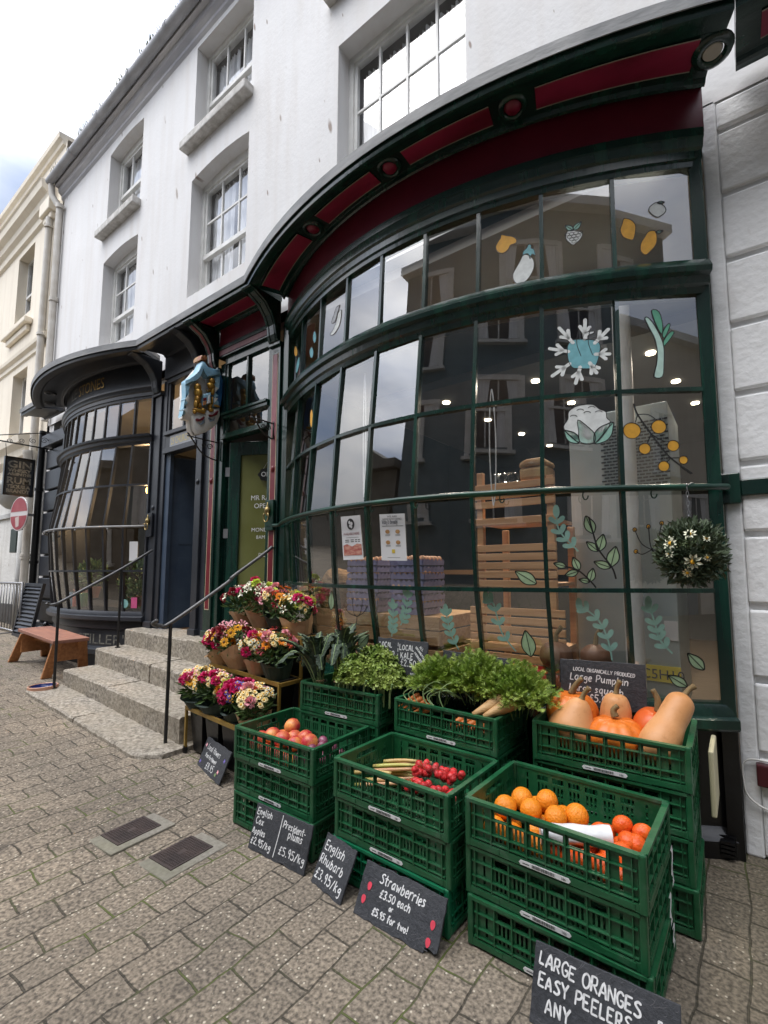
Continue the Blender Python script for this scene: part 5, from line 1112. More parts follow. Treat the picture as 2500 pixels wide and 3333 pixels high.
# posters taped to the glass
def poster(cs, name, lab, draw):
    t = thing(name, lab, 'poster', tuple(onglass(*cs[3], .004)))
    def f(u, v, o=.0035):
        a = [c*(1-v) + d*v for c, d in zip(cs[3], cs[0])]; b = [c*(1-v)+d*v for c, d in zip(cs[2], cs[1])]
        return onglass(a[0]*(1-u)+b[0]*u, a[1]*(1-u)+b[1]*u, o)
    m = MB(); n = 5; vs = [f(i/n, j/n, .003) for j in range(n+1) for i in range(n+1)]
    m.add(vs, [(j*(n+1)+i, j*(n+1)+i+1, (j+1)*(n+1)+i+1, (j+1)*(n+1)+i) for j in range(n) for i in range(n)]); m.build('sheet', MT['paper'], t); draw(t, f)
def tx(mb, f, s_, u, v, h, asp, o=.0045, w=None):
    printed(mb, s_, h, lambda a, b: f(u+a*asp, v+b, o), width=w)
PR = mat('dark_red_print', (.22, .03, .035), rough=.6); BR = mat('bread_print', (.50, .29, .12), (.34, .17, .06), 40, .6); MEAT = mat('bacon_print', (.36, .06, .05), (.60, .32, .24), 25, .6, stretch=(1, 1, 3)); YL = mat('mustard_print', (.62, .46, .05), rough=.6)
def d1(t, f):
    m = MB(); m.poly([f(.5+.19*math.cos(a), .81+.13*math.sin(a), .0045) for a in [i*.35 for i in range(18)]]); m.build('round_emblem', MT['ink'], t)
    m = MB()
    for (u, v, r_) in ((.45, .85, .055), (.55, .82, .06), (.47, .77, .05), (.54, .745, .045)): m.poly([f(u+r_*math.cos(a), v+r_*.75*math.sin(a), .0052) for a in [i*.7 for i in range(9)]])
    m.build('emblem_figure', MT['paper'], t)
    m = MB(); tx(m, f, 'AVAILABLE HERE', .1, .56, .09, 1, w=.8); m.build('lettering', PR, t)
    m = MB()
    for k, (u0, u1) in enumerate(((.16, .36), (.44, .6), (.66, .76), (.80, .9))):
        for v in (.44, .40): m.poly([f(u0, v), f(u1, v), f(u1, v+.018), f(u0, v+.018)])
    m.poly([f(.2, .50), f(.85, .50), f(.85, .508), f(.2, .508)]); m.build('small_print', MT['ink'], t)
    m = MB(); m.poly([f(.06, .10, .0045), f(.96, .10, .0045), f(.96, .34, .0045), (f(.75, .36, .0045)), f(.5, .30, .0045), f(.25, .36, .0045), f(.06, .33, .0045)]); m.build('food_picture', MEAT, t)
def d2(t, f):
    m = MB(); tx(m, f, 'WE ARE', .30, .93, .05, 1, w=.40); tx(m, f, 'NOW STOCKING', .13, .875, .05, 1, w=.74); m.poly([f(.1, .735), f(.92, .735), f(.92, .745), f(.1, .745)]); m.build('lettering', MT['ink'], t)
    m = MB(); g = lambda x, z: f(x, z, .0045)
    chalk(m, "Vicky's bready", .10, .79, .085, g, w=.012, seed=3, gap=.9, slant=0); m.build('shop_lettering', mat('grey_print', (.10, .11, .14), rough=.6), t)
    m = MB()
    for (u, v) in ((.30, .62), (.70, .62), (.30, .39), (.70, .39)): m.poly([f(u+.09*math.cos(a), v+.045*math.sin(a), .0045) for a in [i*.63 for i in range(10)]])
    m.build('loaf_picture', BR, t)
    m = MB()
    for (u, v) in ((.30, .55), (.70, .55), (.30, .32), (.70, .32)):
        for d in (0, -.018): m.poly([f(u-.1, v+d), f(u+.1, v+d), f(u+.1, v+d+.010), f(u-.1, v+d+.010)])
    m.poly([f(.25, .06), f(.75, .06), f(.75, .07), f(.25, .07)]); m.build('small_print', mat('grey_small_print', (.25, .25, .26), rough=.6), t)
    m = MB(); m.poly([f(.44, .16, .0045), f(.56, .16, .0045), f(.56, .24, .0045), f(.44, .24, .0045)]); m.build('yellow_stamp', YL, t)
poster([(-2.074, 1.644), (-1.887, 1.64), (-1.872, 1.372), (-2.066, 1.37)], 'poster', 'white poster with round emblem and bacon picture in the green bow window', d1)
poster([(-1.73, 1.632), (-1.545, 1.624), (-1.544, 1.358), (-1.728, 1.363)], 'poster', 'white poster with four loaf pictures in the green bow window', d2)
# spirits shop interior: bottles, plants, pendant lamp
pl_ = thing('pendant_lamp', 'glowing amber bulb hanging in the spirits shop', 'lamp', (-6.62, .35, 2.45))
m = MB(); m.ball((-6.62, .35, 2.40), .05, 14, sq=(1, 1, 1.25)); m.build('bulb', mat('amber_bulb', (1, .6, .2), emit=((1, .50, .12), 6)), pl_, smooth=True)
m = MB(); m.tube([(-6.62, .35, 2.46), (-6.62, .35, 3.6)], .006, 5); m.lathe([(.02, 2.45), (.022, 2.5), (.008, 2.52)], (-6.62, .35, 0), 10); m.build('flex', MT['black'], pl_)
BOT = m_glass('bottle_glass', (.75, .35, .35), 1.7)
m = MB(); m.lathe([(0, 0), (.034, 0), (.036, .005), (.036, .14), (.030, .165), (.013, .185), (.012, .225), (.015, .23), (.015, .25), (0, .25)], (0, 0, 0), 14)
bt = tag(m.build('bottle', mat('spirit_bottle', (.20, .05, .05), (.05, .02, .02), 8, .15), smooth=True), 'dark red bottle on the cupboard inside the spirits shop doorway', 'bottle', 'bottles inside the spirits shop doorway')
m = MB(); m.lathe([(.0365, .04), (.0365, .12)], (0, 0, 0), 14); m.build('label', MT['labelw'], bt)
ff = True
for r_i, (y, z) in enumerate(((1.5, 1.42), (1.8, 1.80), (1.62, 1.42))):
    for k in range(9):
        o = bt if ff else copy_tree(bt); ff = False; o.location = (-5.05-.10*k, y, z)
        if r_i == 1: o['label'] = 'bottle on the shelf inside the spirits shop doorway'
cb = thing('cupboard', 'brown wooden cupboard carrying the bottles inside the spirits shop doorway', 'cupboard', (-5.5, 1.7, .62)); m = MB(); m.box(-6.2, -4.6, 1.4, 2.1, .62, 1.415); m.build('body', mat('dark_brown_wood', (.13, .06, .03), (.09, .04, .02), 6, .5), cb)
m = MB()
for z in (.72, .95, 1.18): m.box(-6.1, -4.7, 1.385, 1.402, z, z+.2)
m.build('drawer', MT['wood'], cb)
m = MB(); m.box(-6.2, -4.6, 1.7, 2.0, 1.76, 1.797); tag(m.build('wall_shelf', MT['dark']), 'dark shelf above the bottle cupboard', 'shelf')
def leafcloud(mb, c, rad, n, size, seed, mi=0, shell=.55, asp=.45, bend=.25, up=.3):
    r_ = random.Random(seed)
    for _ in range(n):
        while True:
            d = Vector((r_.uniform(-1, 1), r_.uniform(-1, 1), r_.uniform(-1, 1)))
            if .05 < d.length <= 1: break
        d.normalize(); q = shell+(1-shell)*r_.random()
        p = Vector((c[0]+d.x*rad[0]*q, c[1]+d.y*rad[1]*q, c[2]+d.z*rad[2]*q))
        ax = (d+Vector((r_.uniform(-.9, .9), r_.uniform(-.9, .9), r_.uniform(-.6, .9)+up))).normalized(); sd = ax.cross(Vector((r_.uniform(-1, 1), r_.uniform(-1, 1), r_.uniform(-1, 1)))).normalized(); nn = ax.cross(sd)
        s_ = size*r_.uniform(.6, 1.3); w = s_*asp
        mb.add([p, p+ax*s_*.5+sd*w*.5+nn*s_*bend*.4, p+ax*s_-nn*s_*bend*.3, p+ax*s_*.5-sd*w*.5+nn*s_*bend*.4], [(0, 1, 2), (0, 2, 3)], mi)
TERR = mat('terracotta', (.34, .12, .06), (.26, .09, .045), 8, .8)
for i, (x, z, r_) in enumerate(((-6.9, 1.22, .17), (-6.05, 1.12, .24), (-5.95, .92, .2), (-7.35, 1.18, .12))):
    y = DB.y(x, 1.0)+.30
    t = thing('potted_plant', ['bushy green plant in terracotta pot, middle of the spirits shop window', 'large dark leafy plant at right in the spirits shop window', 'low leafy plant above the round sticker in the spirits shop window', 'small leafy plant at left in the spirits shop window'][i], 'potted plant', (x, y, .9))
    m = MB(); leafcloud(m, (x, y, z+.05), (r_, r_*.8, r_*1.1), 260, .07, i+3); m.build('foliage', MT['leafm'], t)
    m = MB(); m.lathe([(0, 0), (.06, 0), (.085, .12), (.092, .12), (.092, .14), (.07, .14), (0, .12)], (x, y, z-.26), 16); m.build('pot', TERR, t, smooth=True, auto=40)
m = MB(); m.box(-8.2, -5.65, -.12, .5, .62, .86); tag(m.build('window_board', MT['dark']), 'dark display board inside the spirits shop window', 'shelf')
for i, (x, c) in enumerate(((-6.75, (.05, .16, .06)), (-6.9, (.40, .07, .04)), (-7.05, (.08, .22, .35)))):
    m = MB(); m.lathe([(0, 0), (.05, 0), (.05, .16), (.045, .17), (0, .17)], (x, DB.y(x, .9)+.12, .862), 14); tag(m.build('tin', mat('tin_paint', c, rough=.35), smooth=True, auto=40), ['green tin', 'red tin', 'blue tin'][i]+' standing on the board in the spirits shop window', 'tin')
fD = lambda a, b: DB.p(a, b, .004)
m = MB(); m.poly([fD(-5.79, 1.42), fD(-5.70, 1.42), fD(-5.70, 1.64), fD(-5.79, 1.64)]); tag(m.build('notice', MT['paper']), 'small white notice stuck in the charcoal bow window', 'notice')
m = MB(); m.poly([fD(-5.84+.045*math.cos(a), .93+.05*math.sin(a)) for a in [i*.4 for i in range(16)]]); tag(m.build('sticker', mat('pale_teal_sticker', (.25, .50, .48), rough=.5)), 'round pale teal sticker low in the charcoal bow window', 'sticker')
m = MB(); m.poly([fD(-5.76, .88), fD(-5.69, .88), fD(-5.69, 1.0), fD(-5.76, 1.0)]); tag(m.build('sticker', mat('pink_sticker', (.60, .10, .25), rough=.5)), 'square pink sticker low in the charcoal bow window', 'sticker')

# ------------------------------------------------------------------ cream building next door
cb = thing('cream_building', 'cream rendered building with parapet and cornice beyond the white terrace', 'building', (-12, 0, .3))
CW = [(-11.86, -10.92, 6.28, 7.67), (-11.66, -10.82, 3.85, 5.14), (-14.6, -13.7, 6.28, 7.67), (-14.4, -13.6, 3.85, 5.14)]
xs = sorted({-17, -9.55}|{w[0] for w in CW}|{w[1] for w in CW}); zs = sorted({3.3, 9.0}|{w[2] for w in CW}|{w[3] for w in CW})
mb = MB()
for i in range(len(xs)-1):
    for j in range(len(zs)-1):
        x, z = (xs[i]+xs[i+1])/2, (zs[j]+zs[j+1])/2
        if not any(w[0] < x < w[1] and w[2] < z < w[3] for w in CW): mb.poly([(xs[i], 0, zs[j]), (xs[i+1], 0, zs[j]), (xs[i+1], 0, zs[j+1]), (xs[i], 0, zs[j+1])])
for (x0, x1, z0, z1) in CW:
    for q in (((x0, 0, z0), (x0, .2, z0), (x0, .2, z1), (x0, 0, z1)), ((x1, 0, z0), (x1, .2, z0), (x1, .2, z1), (x1, 0, z1)), ((x0, 0, z1), (x1, 0, z1), (x1, .2, z1), (x0, .2, z1)), ((x0, 0, z0), (x1, 0, z0), (x1, .2, z0), (x0, .2, z0))): mb.poly(q)
mb.box(-17, -9.55, 6, 6.2, 0, 9); mb.box(-17.2, -17, 0, 6.2, 0, 9.0); mb.poly([(-17, 0, 9), (-9.5, 0, 9), (-9.5, 6, 9), (-17, 6, 9)])
mb.build('wall', MT['creamw'], cb)
mb = MB(); sweep_x(mb, [(0, 7.80), (.05, 7.83), (.06, 7.95), (.12, 8.0), (.14, 8.10), (.22, 8.16), (.24, 8.28), (.26, 8.30), (0, 8.36)], -17.05, -9.9); mb.build('cornice', MT['creamw'], cb)
mb = MB(); sweep_x(mb, [(0, 8.95), (.04, 8.97), (.05, 9.03), (.10, 9.07), (.11, 9.15), (-.15, 9.18), (-.15, 8.95)], -17.05, -9.62); mb.build('parapet_coping', MT['creamw'], cb)
mb = MB(); sweep_x(mb, [(0, 5.26), (.03, 5.28), (.03, 5.36), (.08, 5.40), (.09, 5.46), (0, 5.50)], -17.02, -9.75); mb.build('string_course', MT['creamw'], cb)
mb = MB(); mb.box(-10.1, -9.78, -.05, .0, 5.5, 7.8); mb.box(-10.2, -9.72, -.16, .0, 7.70, 7.95); mb.box(-10.15, -9.75, -.11, 0, 7.58, 7.70); mb.build('pilaster', MT['creamw'], cb, bevel=.015)
for (x0, x1, z0, z1) in CW:
    f = MB(); y = .15
    f.box(x0, x0+.05, y, y+.05, z0, z1); f.box(x1-.05, x1, y, y+.05, z0, z1); f.box(x0+.05, x1-.05, y, y+.05, z1-.05, z1); f.box(x0+.05, x1-.05, y, y+.05, z0, z0+.06); zm = (z0+z1)/2-.1; f.box(x0+.05, x1-.05, y-.01, y+.045, zm-.025, zm+.025)
    w = f.build('sash_window', MT['whitep'], cb)
    g = MB(); g.poly([(x0+.05, y+.03, z0), (x1-.05, y+.03, z0), (x1-.05, y+.03, z1), (x0+.05, y+.03, z1)]); g.build('pane', MT['glassu'], w)
    s_ = MB(); s_.box(x0-.3, x1+.2, -.13, -.002, z0-.33, z0-.22); s_.box(x0-.2, x1+.1, -.07, -.002, z0-.45, z0-.33); s_.build('sill', MT['creamw'], w, bevel=.02)
mb = MB(); mb.box(-16.9, -9.6, .9, .95, 3.4, 8.9); mb.build('room_wall', MT['dark'], cb)
mb = MB(); mb.box(-17, -9.55, -.01, .3, .0, 3.3); mb.build('ground_floor_wall', m_wall('stained_white_render', (.66, .65, .62), (.40, .38, .34), .9, .4), cb)
mb = MB(); sweep_x(mb, [(0.012, 3.02), (.06, 3.06), (.07, 3.2), (.16, 3.30), (.18, 3.42), (.26, 3.50), (.28, 3.62), (0.012, 3.72)], -17.02, -9.95); mb.build('shop_cornice', MT['creamw'], cb)
mb = MB(); mb.box(-17.01, -9.6, -.03, -.011, .1, .72); mb.build('plinth', MT['char'], cb)
mb = MB(); mb.lathe([(0, 0), (.16, .02), (.30, .10), (.36, .24), (.38, .30), (0, .34)], (0, 0, 0), 24, T=Matrix.Translation((-10.75, -.02, 2.40)) @ Matrix.Diagonal((1.6, .9, 1.6, 1))); mb.build('arch_head', MT['greyw'], cb, smooth=True)
mb = MB(); mb.box(-11.9, -9.95, -.05, -.012, 2.28, 2.36); mb.build('string_course', MT['greyw'], cb)
mb = MB(); mb.tube([(-9.85, -.09, 7.6), (-9.85, -.09, 5.3), (-9.83, -.09, 3.0), (-9.83, -.09, .3)], .055, 10); mb.lathe([(.06, 2.95), (.085, 3.05), (.10, 3.25), (.11, 3.28), (.11, 3.33), (0, 3.33)], (-9.83, -.12, 0), 12)
for z in (1.5, 1.55, 5.4, 7.4): mb.tube([(-9.84, -.09, z), (-9.84, -.09, z+.04)], .072, 10)
mb.build('downpipe', MT['pipe'], cb, smooth=True, auto=40)
mb = MB(); mb.tube([(-10.05, -.10, 2.0), (-10.05, -.10, .3)], .05, 10); mb.build('grey_downpipe', MT['greyw'], cb, smooth=True)
mb = MB(); mb.box(-10.42, -10.1, -.16, -.02, 1.62, 2.03); tag(mb.build('meter_box', mat('dark_green_box', (.03, .045, .04), rough=.5), bevel=.01), 'dark green box on the pale wall under the no entry sign', 'wall box')

# ------------------------------------------------------------------ across the street (seen in the reflections, and what shades the street)
OY = -7.6
def house(x0, x1, h, m_w, name, label, wins, gable=None):
    t = thing(name, label, 'building', ((x0+x1)/2, OY, 0))
    mb = MB(); mb.box(x0, x1, OY-6, OY, -.2, h); 
    if gable: mb.prism([(x0, OY, h), (x1, OY, h), ((x0+x1)/2, OY, h+gable)], (0, -6, 0))
    mb.build('wall', m_w, t)
    mb = MB(); mb.box(x0-.08, x1+.08, OY-.2, OY+.25, h-.05, h+.18); mb.build('cornice', MT['whitep'] if not gable else m_w, t)
    for (a, b, c, d) in wins:
        f = MB(); f.box(a-.10, a, OY, OY+.06, c-.1, d+.1); f.box(b, b+.10, OY, OY+.06, c-.1, d+.1); f.box(a, b, OY, OY+.06, d, d+.12); f.box(a-.16, b+.16, OY, OY+.12, c-.16, c-.08)
        f.box(a, b, OY+.002, OY+.05, (c+d)/2-.03, (c+d)/2+.03); xm = (a+b)/2; f.box(xm-.015, xm+.015, OY+.004, OY+.03, c, d); f.box(a, a+.05, OY+.004, OY+.04, c, d); f.box(b-.05, b, OY+.004, OY+.04, c, d)
        w = f.build('sash_window', MT['whitep'], t)
        g = MB(); g.box(a, b, OY+.001, OY+.012, c, d); g.build('pane', mat('dark_pane', (.06, .06, .065), rough=.08, spec=.8), w)
        q = MB()
        for s_ in (-1, 1):
            X = xm+s_*(b-a)*.36; q.add([(X-.16, OY+.016, d), (X+.16, OY+.016, d), (X+.07, OY+.016, (c+d)/2), (X-.07, OY+.016, (c+d)/2), (X+.12, OY+.016, c), (X-.12, OY+.016, c)], [(0, 1, 2, 3), (3, 2, 4, 5)])
        q.build('curtain_pair', MT['net'], w)
    return t
W3 = lambda xs, zs: [(x, x+.95, z, z+h_) for x in xs for z, h_ in zs]
house(-7.2, 7.6, 10.2, mat('pale_grey_blue_render', (.20, .25, .27), (.165, .21, .23), 3, .8), 'grey_blue_house', 'pale grey blue rendered house across the street', W3((-6.6, -4.7, -2.6, -.7, 1.3, 3.3, 5.5), ((1.5, 2.1), (4.75, 1.7), (7.5, 1.7))))
house(-12.4, -7.3, 5.2, mat('stone_facade', (.25, .235, .21), (.18, .165, .145), 3, .85), 'pedimented_hall', 'pale stone hall with a pediment across the street', [(-10.4, -9.3, 1.2, 3.2)], 1.6)
house(-44, -12.5, 3.7, mat('grey_row_render', (.20, .20, .19), (.15, .15, .145), 3, .85), 'low_row', 'low grey rendered row far along the opposite side of the street', [])
house(7.7, 18, 8.2, MT['creamw'], 'cream_house', 'cream rendered house across the street on the right', W3((8.2, 10.4), ((1.4, 1.8), (4.4, 1.8))))
# ------------------------------------------------------------------ granite steps, railings, bench, bowl
st = thing('stone_steps', 'flight of worn granite steps up to the two shop doors', 'steps', (-4.4, -.7, .1))
def slab(xl, xr, yf, yb, zbl, zbr, ztl, ztr, nm='step', cr=0, seed=0):
    r_ = random.Random(seed); m = MB(); n = 22; vs = []; J = lambda a: r_.uniform(-a, a)
    for i in range(n+1):
        t = i/n; x = xl+(xr-xl)*t; zb = zbl+(zbr-zbl)*t; zt = ztl+(ztr-ztl)*t; q = .012
        y = yf+J(.005)
        if cr and t > .82: y += cr*((t-.82)/.18)**2
        vs += [(x, y+.004, zb), (x+J(.004), y, zt-q-J(.003)), (x, y+q, zt+J(.0025)), (x, (y+yb)/2, zt+J(.003)), (x, yb, zt)]
    k = 5; fs = [(i*k+j, (i+1)*k+j, (i+1)*k+j+1, i*k+j+1) for i in range(n) for j in range(k-1)]
    vs += [(xl, yb, zbl), (xr, yb, zbr)]; a = len(vs)-2
    fs += [(0, 1, 2, 3, 4, a), tuple(n*k+j for j in (4, 3, 2, 1, 0))+(a+1,)]
    m.add(vs, fs); return m.build(nm, MT['granite'], st, smooth=True, auto=35)
slab(-5.52, -4.42, -1.16, -.60, -.05, -.1, .205, .150, cr=0, seed=1); slab(-4.41, -3.25, -1.16, -.60, -.05, -.1, .148, .082, cr=.12, seed=2)
slab(-5.50, -4.55, -.88, -.35, .0, .0, .345, .315, seed=3); slab(-4.54, -3.33, -.885, -.35, .0, .0, .312, .265, seed=4)
slab(-5.55, -4.40, -.60, -.02, .1, .1, .505, .475, seed=5); slab(-4.39, -3.30, -.60, -.02, .1, .1, .473, .430, seed=6)
slab(-5.58, -4.33, -.31, .06, .2, .2, .672, .655, seed=7); slab(-4.32, -3.24, -.315, .06, .2, .2, .668, .632, seed=8)
def railing(name, lab, path, posts, r_=.014):
    t = thing(name, lab, 'handrail', posts[0][0])
    m = MB(); m.tube(smooth_path(path, 5), r_, 8); m.build('rail', mat('worn_rail', (.05, .05, .052), (.10, .10, .10), 12, .35), t, smooth=True)
    for a, b in posts:
        m = MB(); m.tube([a, b], .0125, 8); m.tube([a, (a[0], a[1], a[2]+.012)], .026, 8); m.build('post', MT['iron'], t, smooth=True, auto=40)
railing('handrail', 'black iron handrail beside the wooden bench, left of the steps', [(-5.45, -1.07, 1.0), (-5.455, -1.045, .985), (-5.44, -1.0, .99), (-5.44, -.93, 1.025), (-5.44, -.44, 1.325), (-5.45, -.13, 1.535)], [((-5.42, -.975, .19), (-5.44, -.975, 1.0)), ((-5.43, -.44, .50), (-5.44, -.44, 1.322))])
railing('handrail', 'black iron handrail beside the flower stand, right of the steps', [(-3.44, -1.02, .955), (-3.47, -1.035, .93), (-3.46, -.99, .915), (-3.44, -.92, .93), (-3.40, -.52, 1.20), (-3.39, -.46, 1.26), (-3.35, -.20, 1.45), (-3.34, -.13, 1.51)], [((-3.42, -.935, .07), (-3.44, -.925, .925))])
bn = thing('bench', 'weathered reddish wooden bench in front of the charcoal bow front', 'bench', (-6.5, -.7, .2))
m = MB(); T = Matrix.Translation((-6.43, -.70, .592)) @ Matrix.Rotation(R(1.5), 4, 'Y') @ Matrix.Rotation(R(-2), 4, 'Z')
m.box(-.66, .62, -.16, .16, -.018, .018, T=T); m.build('seat', mat('weathered_bench_top', (.33, .15, .10), (.24, .11, .08), 6, .7, .3, 40, stretch=(.5, 5, 5)), bn, bevel=.006)
for (tx_, ty, fx, fy) in ((-5.93, -.80, -6.02, -.86), (-5.90, -.60, -6.10, -.50), (-6.95, -.80, -7.10, -.86), (-6.92, -.62, -7.20, -.52)):
    m = MB(); zf = G(fx); a, b = Vector((tx_, ty, .575)), Vector((fx, fy, zf)); m.rbox([a, b], [Vector((1, 0, 0))]*2, [Vector((0, 1, 0))]*2, .035, -.045, .045); m.build('leg', MT['wood'], bn, bevel=.004)
m = MB()
for x in (-5.955, -6.97): m.box(x-.012, x+.012, -.83, -.57, .36, .572)
m.box(-6.96, -5.97, -.715, -.695, .49, .572); m.build('apron', MT['wood'], bn, bevel=.004)
m = MB(); m.lathe([(0, .012), (.09, .012), (.105, .055), (.112, .062), (.118, .058), (.122, .0), (0, 0)], (-5.52, -1.03, .165), 24); bw = m.build('dog_bowl', mat('salmon_enamel', (.52, .28, .18), (.44, .22, .15), 10, .4), smooth=True, auto=45); tag(bw, 'low salmon pet bowl with blue inside, beside the lowest step', 'pet bowl')
m = MB(); m.lathe([(0, .014), (.088, .014), (.104, .056)], (-5.52, -1.03, .165), 24); m.build('inner_glaze', mat('blue_enamel', (.02, .03, .14), rough=.15), bw, smooth=True)
m = MB(); m.ball((-8.0, -.30, .42), .17, 16, sq=(1.2, .9, .8), fn=lambda d: 1+.10*math.sin(9*d.x+3)*math.cos(7*d.z)+.04*math.sin(19*d.y)); m.tube([(-8.0, -.3, .52), (-7.98, -.3, .60)], [.05, .02], 7)
tag(m.build('bin_bag', mat('black_bag', (.008, .008, .009), rough=.22), smooth=True), 'shiny black rubbish bag behind the bench', 'bag')
# barrier, louvre panel
br = thing('metal_barrier', 'grey tubular metal crowd barrier at the left edge', 'barrier', (-10.2, -.32, .3))
m = MB(); m.tube([(-11.6, -.32, .42), (-11.6, -.32, 1.10), (-9.0, -.32, 1.12), (-9.0, -.32, .36)], .018, 8); m.tube([(-11.6, -.32, .42), (-9.0, -.32, .38)], .014, 8); m.build('frame', MT['alum'], br, smooth=True)
for i in range(17):
    m = MB(); x = -9.15-.143*i; m.tube([(x, -.32, .40), (x, -.32, 1.10)], .008, 6); m.build('bar', MT['alum'], br, smooth=True)
m = MB(); m.box(-9.4, -9.36, -.6, -.05, .33, .36); m.box(-11.2, -11.16, -.6, -.05, .36, .39); m.build('foot', MT['alum'], br)
lv = thing('louvred_shutter', 'dark louvred panel leaning beside the charcoal pier', 'shutter', (-8.8, -.25, .33))
T = Matrix.Translation((-8.72, -.36, .33)) @ Matrix.Rotation(R(-9), 4, 'X')
m = MB(); m.box(-.40, -.36, -.02, .02, 0, .80, T=T); m.box(.32, .36, -.02, .02, 0, .80, T=T); m.box(-.36, .32, -.02, .02, 0, .05, T=T); m.box(-.36, .32, -.02, .02, .75, .80, T=T); m.build('frame', MT['char'], lv)
m = MB()
for i in range(12): m.prism([T @ Vector((-.36, -.018, .07+i*.058)), T @ Vector((-.36, .016, .12+i*.058)), T @ Vector((-.36, .016, .127+i*.058)), T @ Vector((-.36, -.018, .077+i*.058))], T.to_3x3() @ Vector((.68, 0, 0)))
m.build('louvre', MT['char'], lv)
# manhole covers
def manhole(c, w, d, rz, lab):
    t = thing('manhole_cover', lab, 'manhole cover', (c[0], c[1], G(c[0])), rz, 'manhole covers in the paving', local=True)
    m = MB(); m.box(-w/2-.045, w/2+.045, -d/2-.05, d/2+.05, -.03, .004); m.build('surround', MT['concrete'], t, bevel=.004)
    m = MB(); m.box(-w/2, w/2, -d/2, d/2, -.02, .008); nx, ny = int(w/.0135), int(d/.0135)
    for i in range(nx):
        for j in range(ny):
            x = -w/2+.01+(w-.02)*(i+.5)/nx; y = -d/2+.01+(d-.02)*(j+.5)/ny
            if abs(x) < .016 and abs(y) < .016: continue
            s_ = .0045; m.add([(x-s_, y-s_, .008), (x+s_, y-s_, .008), (x+s_, y+s_, .008), (x-s_, y+s_, .008), (x-s_*.5, y-s_*.5, .0115), (x+s_*.5, y-s_*.5, .0115), (x+s_*.5, y+s_*.5, .0115), (x-s_*.5, y+s_*.5, .0115)], [(4, 5, 6, 7), (0, 1, 5, 4), (1, 2, 6, 5), (2, 3, 7, 6), (3, 0, 4, 7)])
    m.build('lid', MT['castiron'], t)
manhole((-2.565, -1.525), .165, .205, R(3), 'rusty studded manhole cover nearer the steps'); manhole((-2.21, -1.462), .175, .205, R(3), 'rusty studded manhole cover nearer the apple crates')

# ------------------------------------------------------------------ hanging signs
ar = thing('coat_of_arms', 'carved coat of arms with a blue canopy and gold supporters above the doorway', 'sign', (-4.25, -.3, 2.6))
def qa(x, y): return (-.525+(x-130)/900*.425, 3.386-(y-60)/1620*.78+(x-520)/900*.12)
AX = -4.23
def relief(name, pts, d0, d1, m_, sm=True):
    m = MB(); P_ = [qa(*p) for p in pts]; n = len(P_); cx = sum(p[0] for p in P_)/n; cz = sum(p[1] for p in P_)/n
    vs = [(AX+d0, y, z) for y, z in P_]+[(AX+d1*.8+d0*.2, y, z) for y, z in P_]+[(AX+d1, cx+(y-cx)*.8, cz+(z-cz)*.8) for y, z in P_]
    fs = [(i, (i+1) % n, n+(i+1) % n, n+i) for i in range(n)]+[(n+i, n+(i+1) % n, 2*n+(i+1) % n, 2*n+i) for i in range(n)]+[tuple(range(2*n, 3*n))]
    m.add(vs, fs); return m.build(name, m_, ar, smooth=sm, auto=50)
LB = mat('light_blue_drape', (.22, .44, .60), (.34, .56, .68), 14, .5); DBL = mat('deep_blue_drape', (.02, .12, .36), (.04, .18, .45), 8, .45); GO = mat('gilded_carving', (.50, .29, .05), (.30, .15, .03), 18, .35, .2, 40, metal=.55); IV = mat('ivory_carving', (.80, .77, .72), (.66, .61, .56), 12, .6)
relief('back_mantle', [(230, 640), (480, 300), (760, 470), (900, 420), (900, 1100), (940, 1180), (930, 1400), (830, 1560), (640, 1660), (480, 1690), (400, 1560), (375, 1360), (235, 1330)], -.10, -.02, IV)
relief('ermine_apron', [(375, 1300), (560, 1230), (760, 1160), (930, 1150), (945, 1300), (900, 1430), (800, 1560), (640, 1650), (490, 1680), (420, 1570)], -.02, .045, MT['whitep'])
relief('side_drape', [(880, 330), (1000, 380), (1035, 470), (1030, 900), (1000, 1170), (890, 1130)], -.12, .0, DBL)
relief('canopy_drape', [(480, 190), (520, 180), (620, 290), (760, 330), (880, 320), (905, 450), (760, 480), (620, 520), (540, 420), (500, 320), (470, 430), (420, 560), (330, 640), (230, 670), (170, 690), (165, 610), (290, 510), (390, 400)], -.02, .07, LB)
relief('left_drape', [(165, 640), (270, 670), (255, 830), (170, 980), (245, 1060), (150, 1170), (235, 1250), (130, 1330), (170, 1080), (185, 900)], -.02, .05, LB)
relief('right_drape', [(780, 470), (900, 450), (890, 710), (790, 830), (880, 900), (780, 960), (890, 1060), (895, 1120), (760, 1130), (770, 800)], -.02, .055, LB)
relief('lining_point', [(255, 850), (175, 985), (245, 1060)], .0, .056, MT['whitep']); relief('lining_point', [(775, 690), (870, 730), (775, 830)], .0, .062, MT['whitep']); relief('lining_point', [(775, 930), (870, 940), (780, 1060)], .0, .062, MT['whitep']); relief('lining_point', [(235, 1140), (145, 1190), (225, 1270)], .0, .056, MT['whitep'])
m = MB()
def blob(x, y, r_, sq=(1, 1, 1), o=.05): p = qa(x, y); m.ball((AX+o, p[0], p[1]), r_, 10, sq=sq)
for (x, y, r_, sq) in ((420, 730, .035, (1, 1, 1.1)), (440, 850, .038, (1, 1, 1.5)), (430, 980, .034, (1, .9, 1.3)), (400, 1080, .026, (1, .8, 1.8)), (480, 1090, .02, (1, 1, 1.6)), (470, 1210, .03, (1, 2.2, .6)), (380, 1230, .02, (1, 1, 1)), (555, 1210, .026, (1, 1, 1.2))): blob(x, y, r_, sq)
m.build('supporter', GO, ar, smooth=True); m = MB()
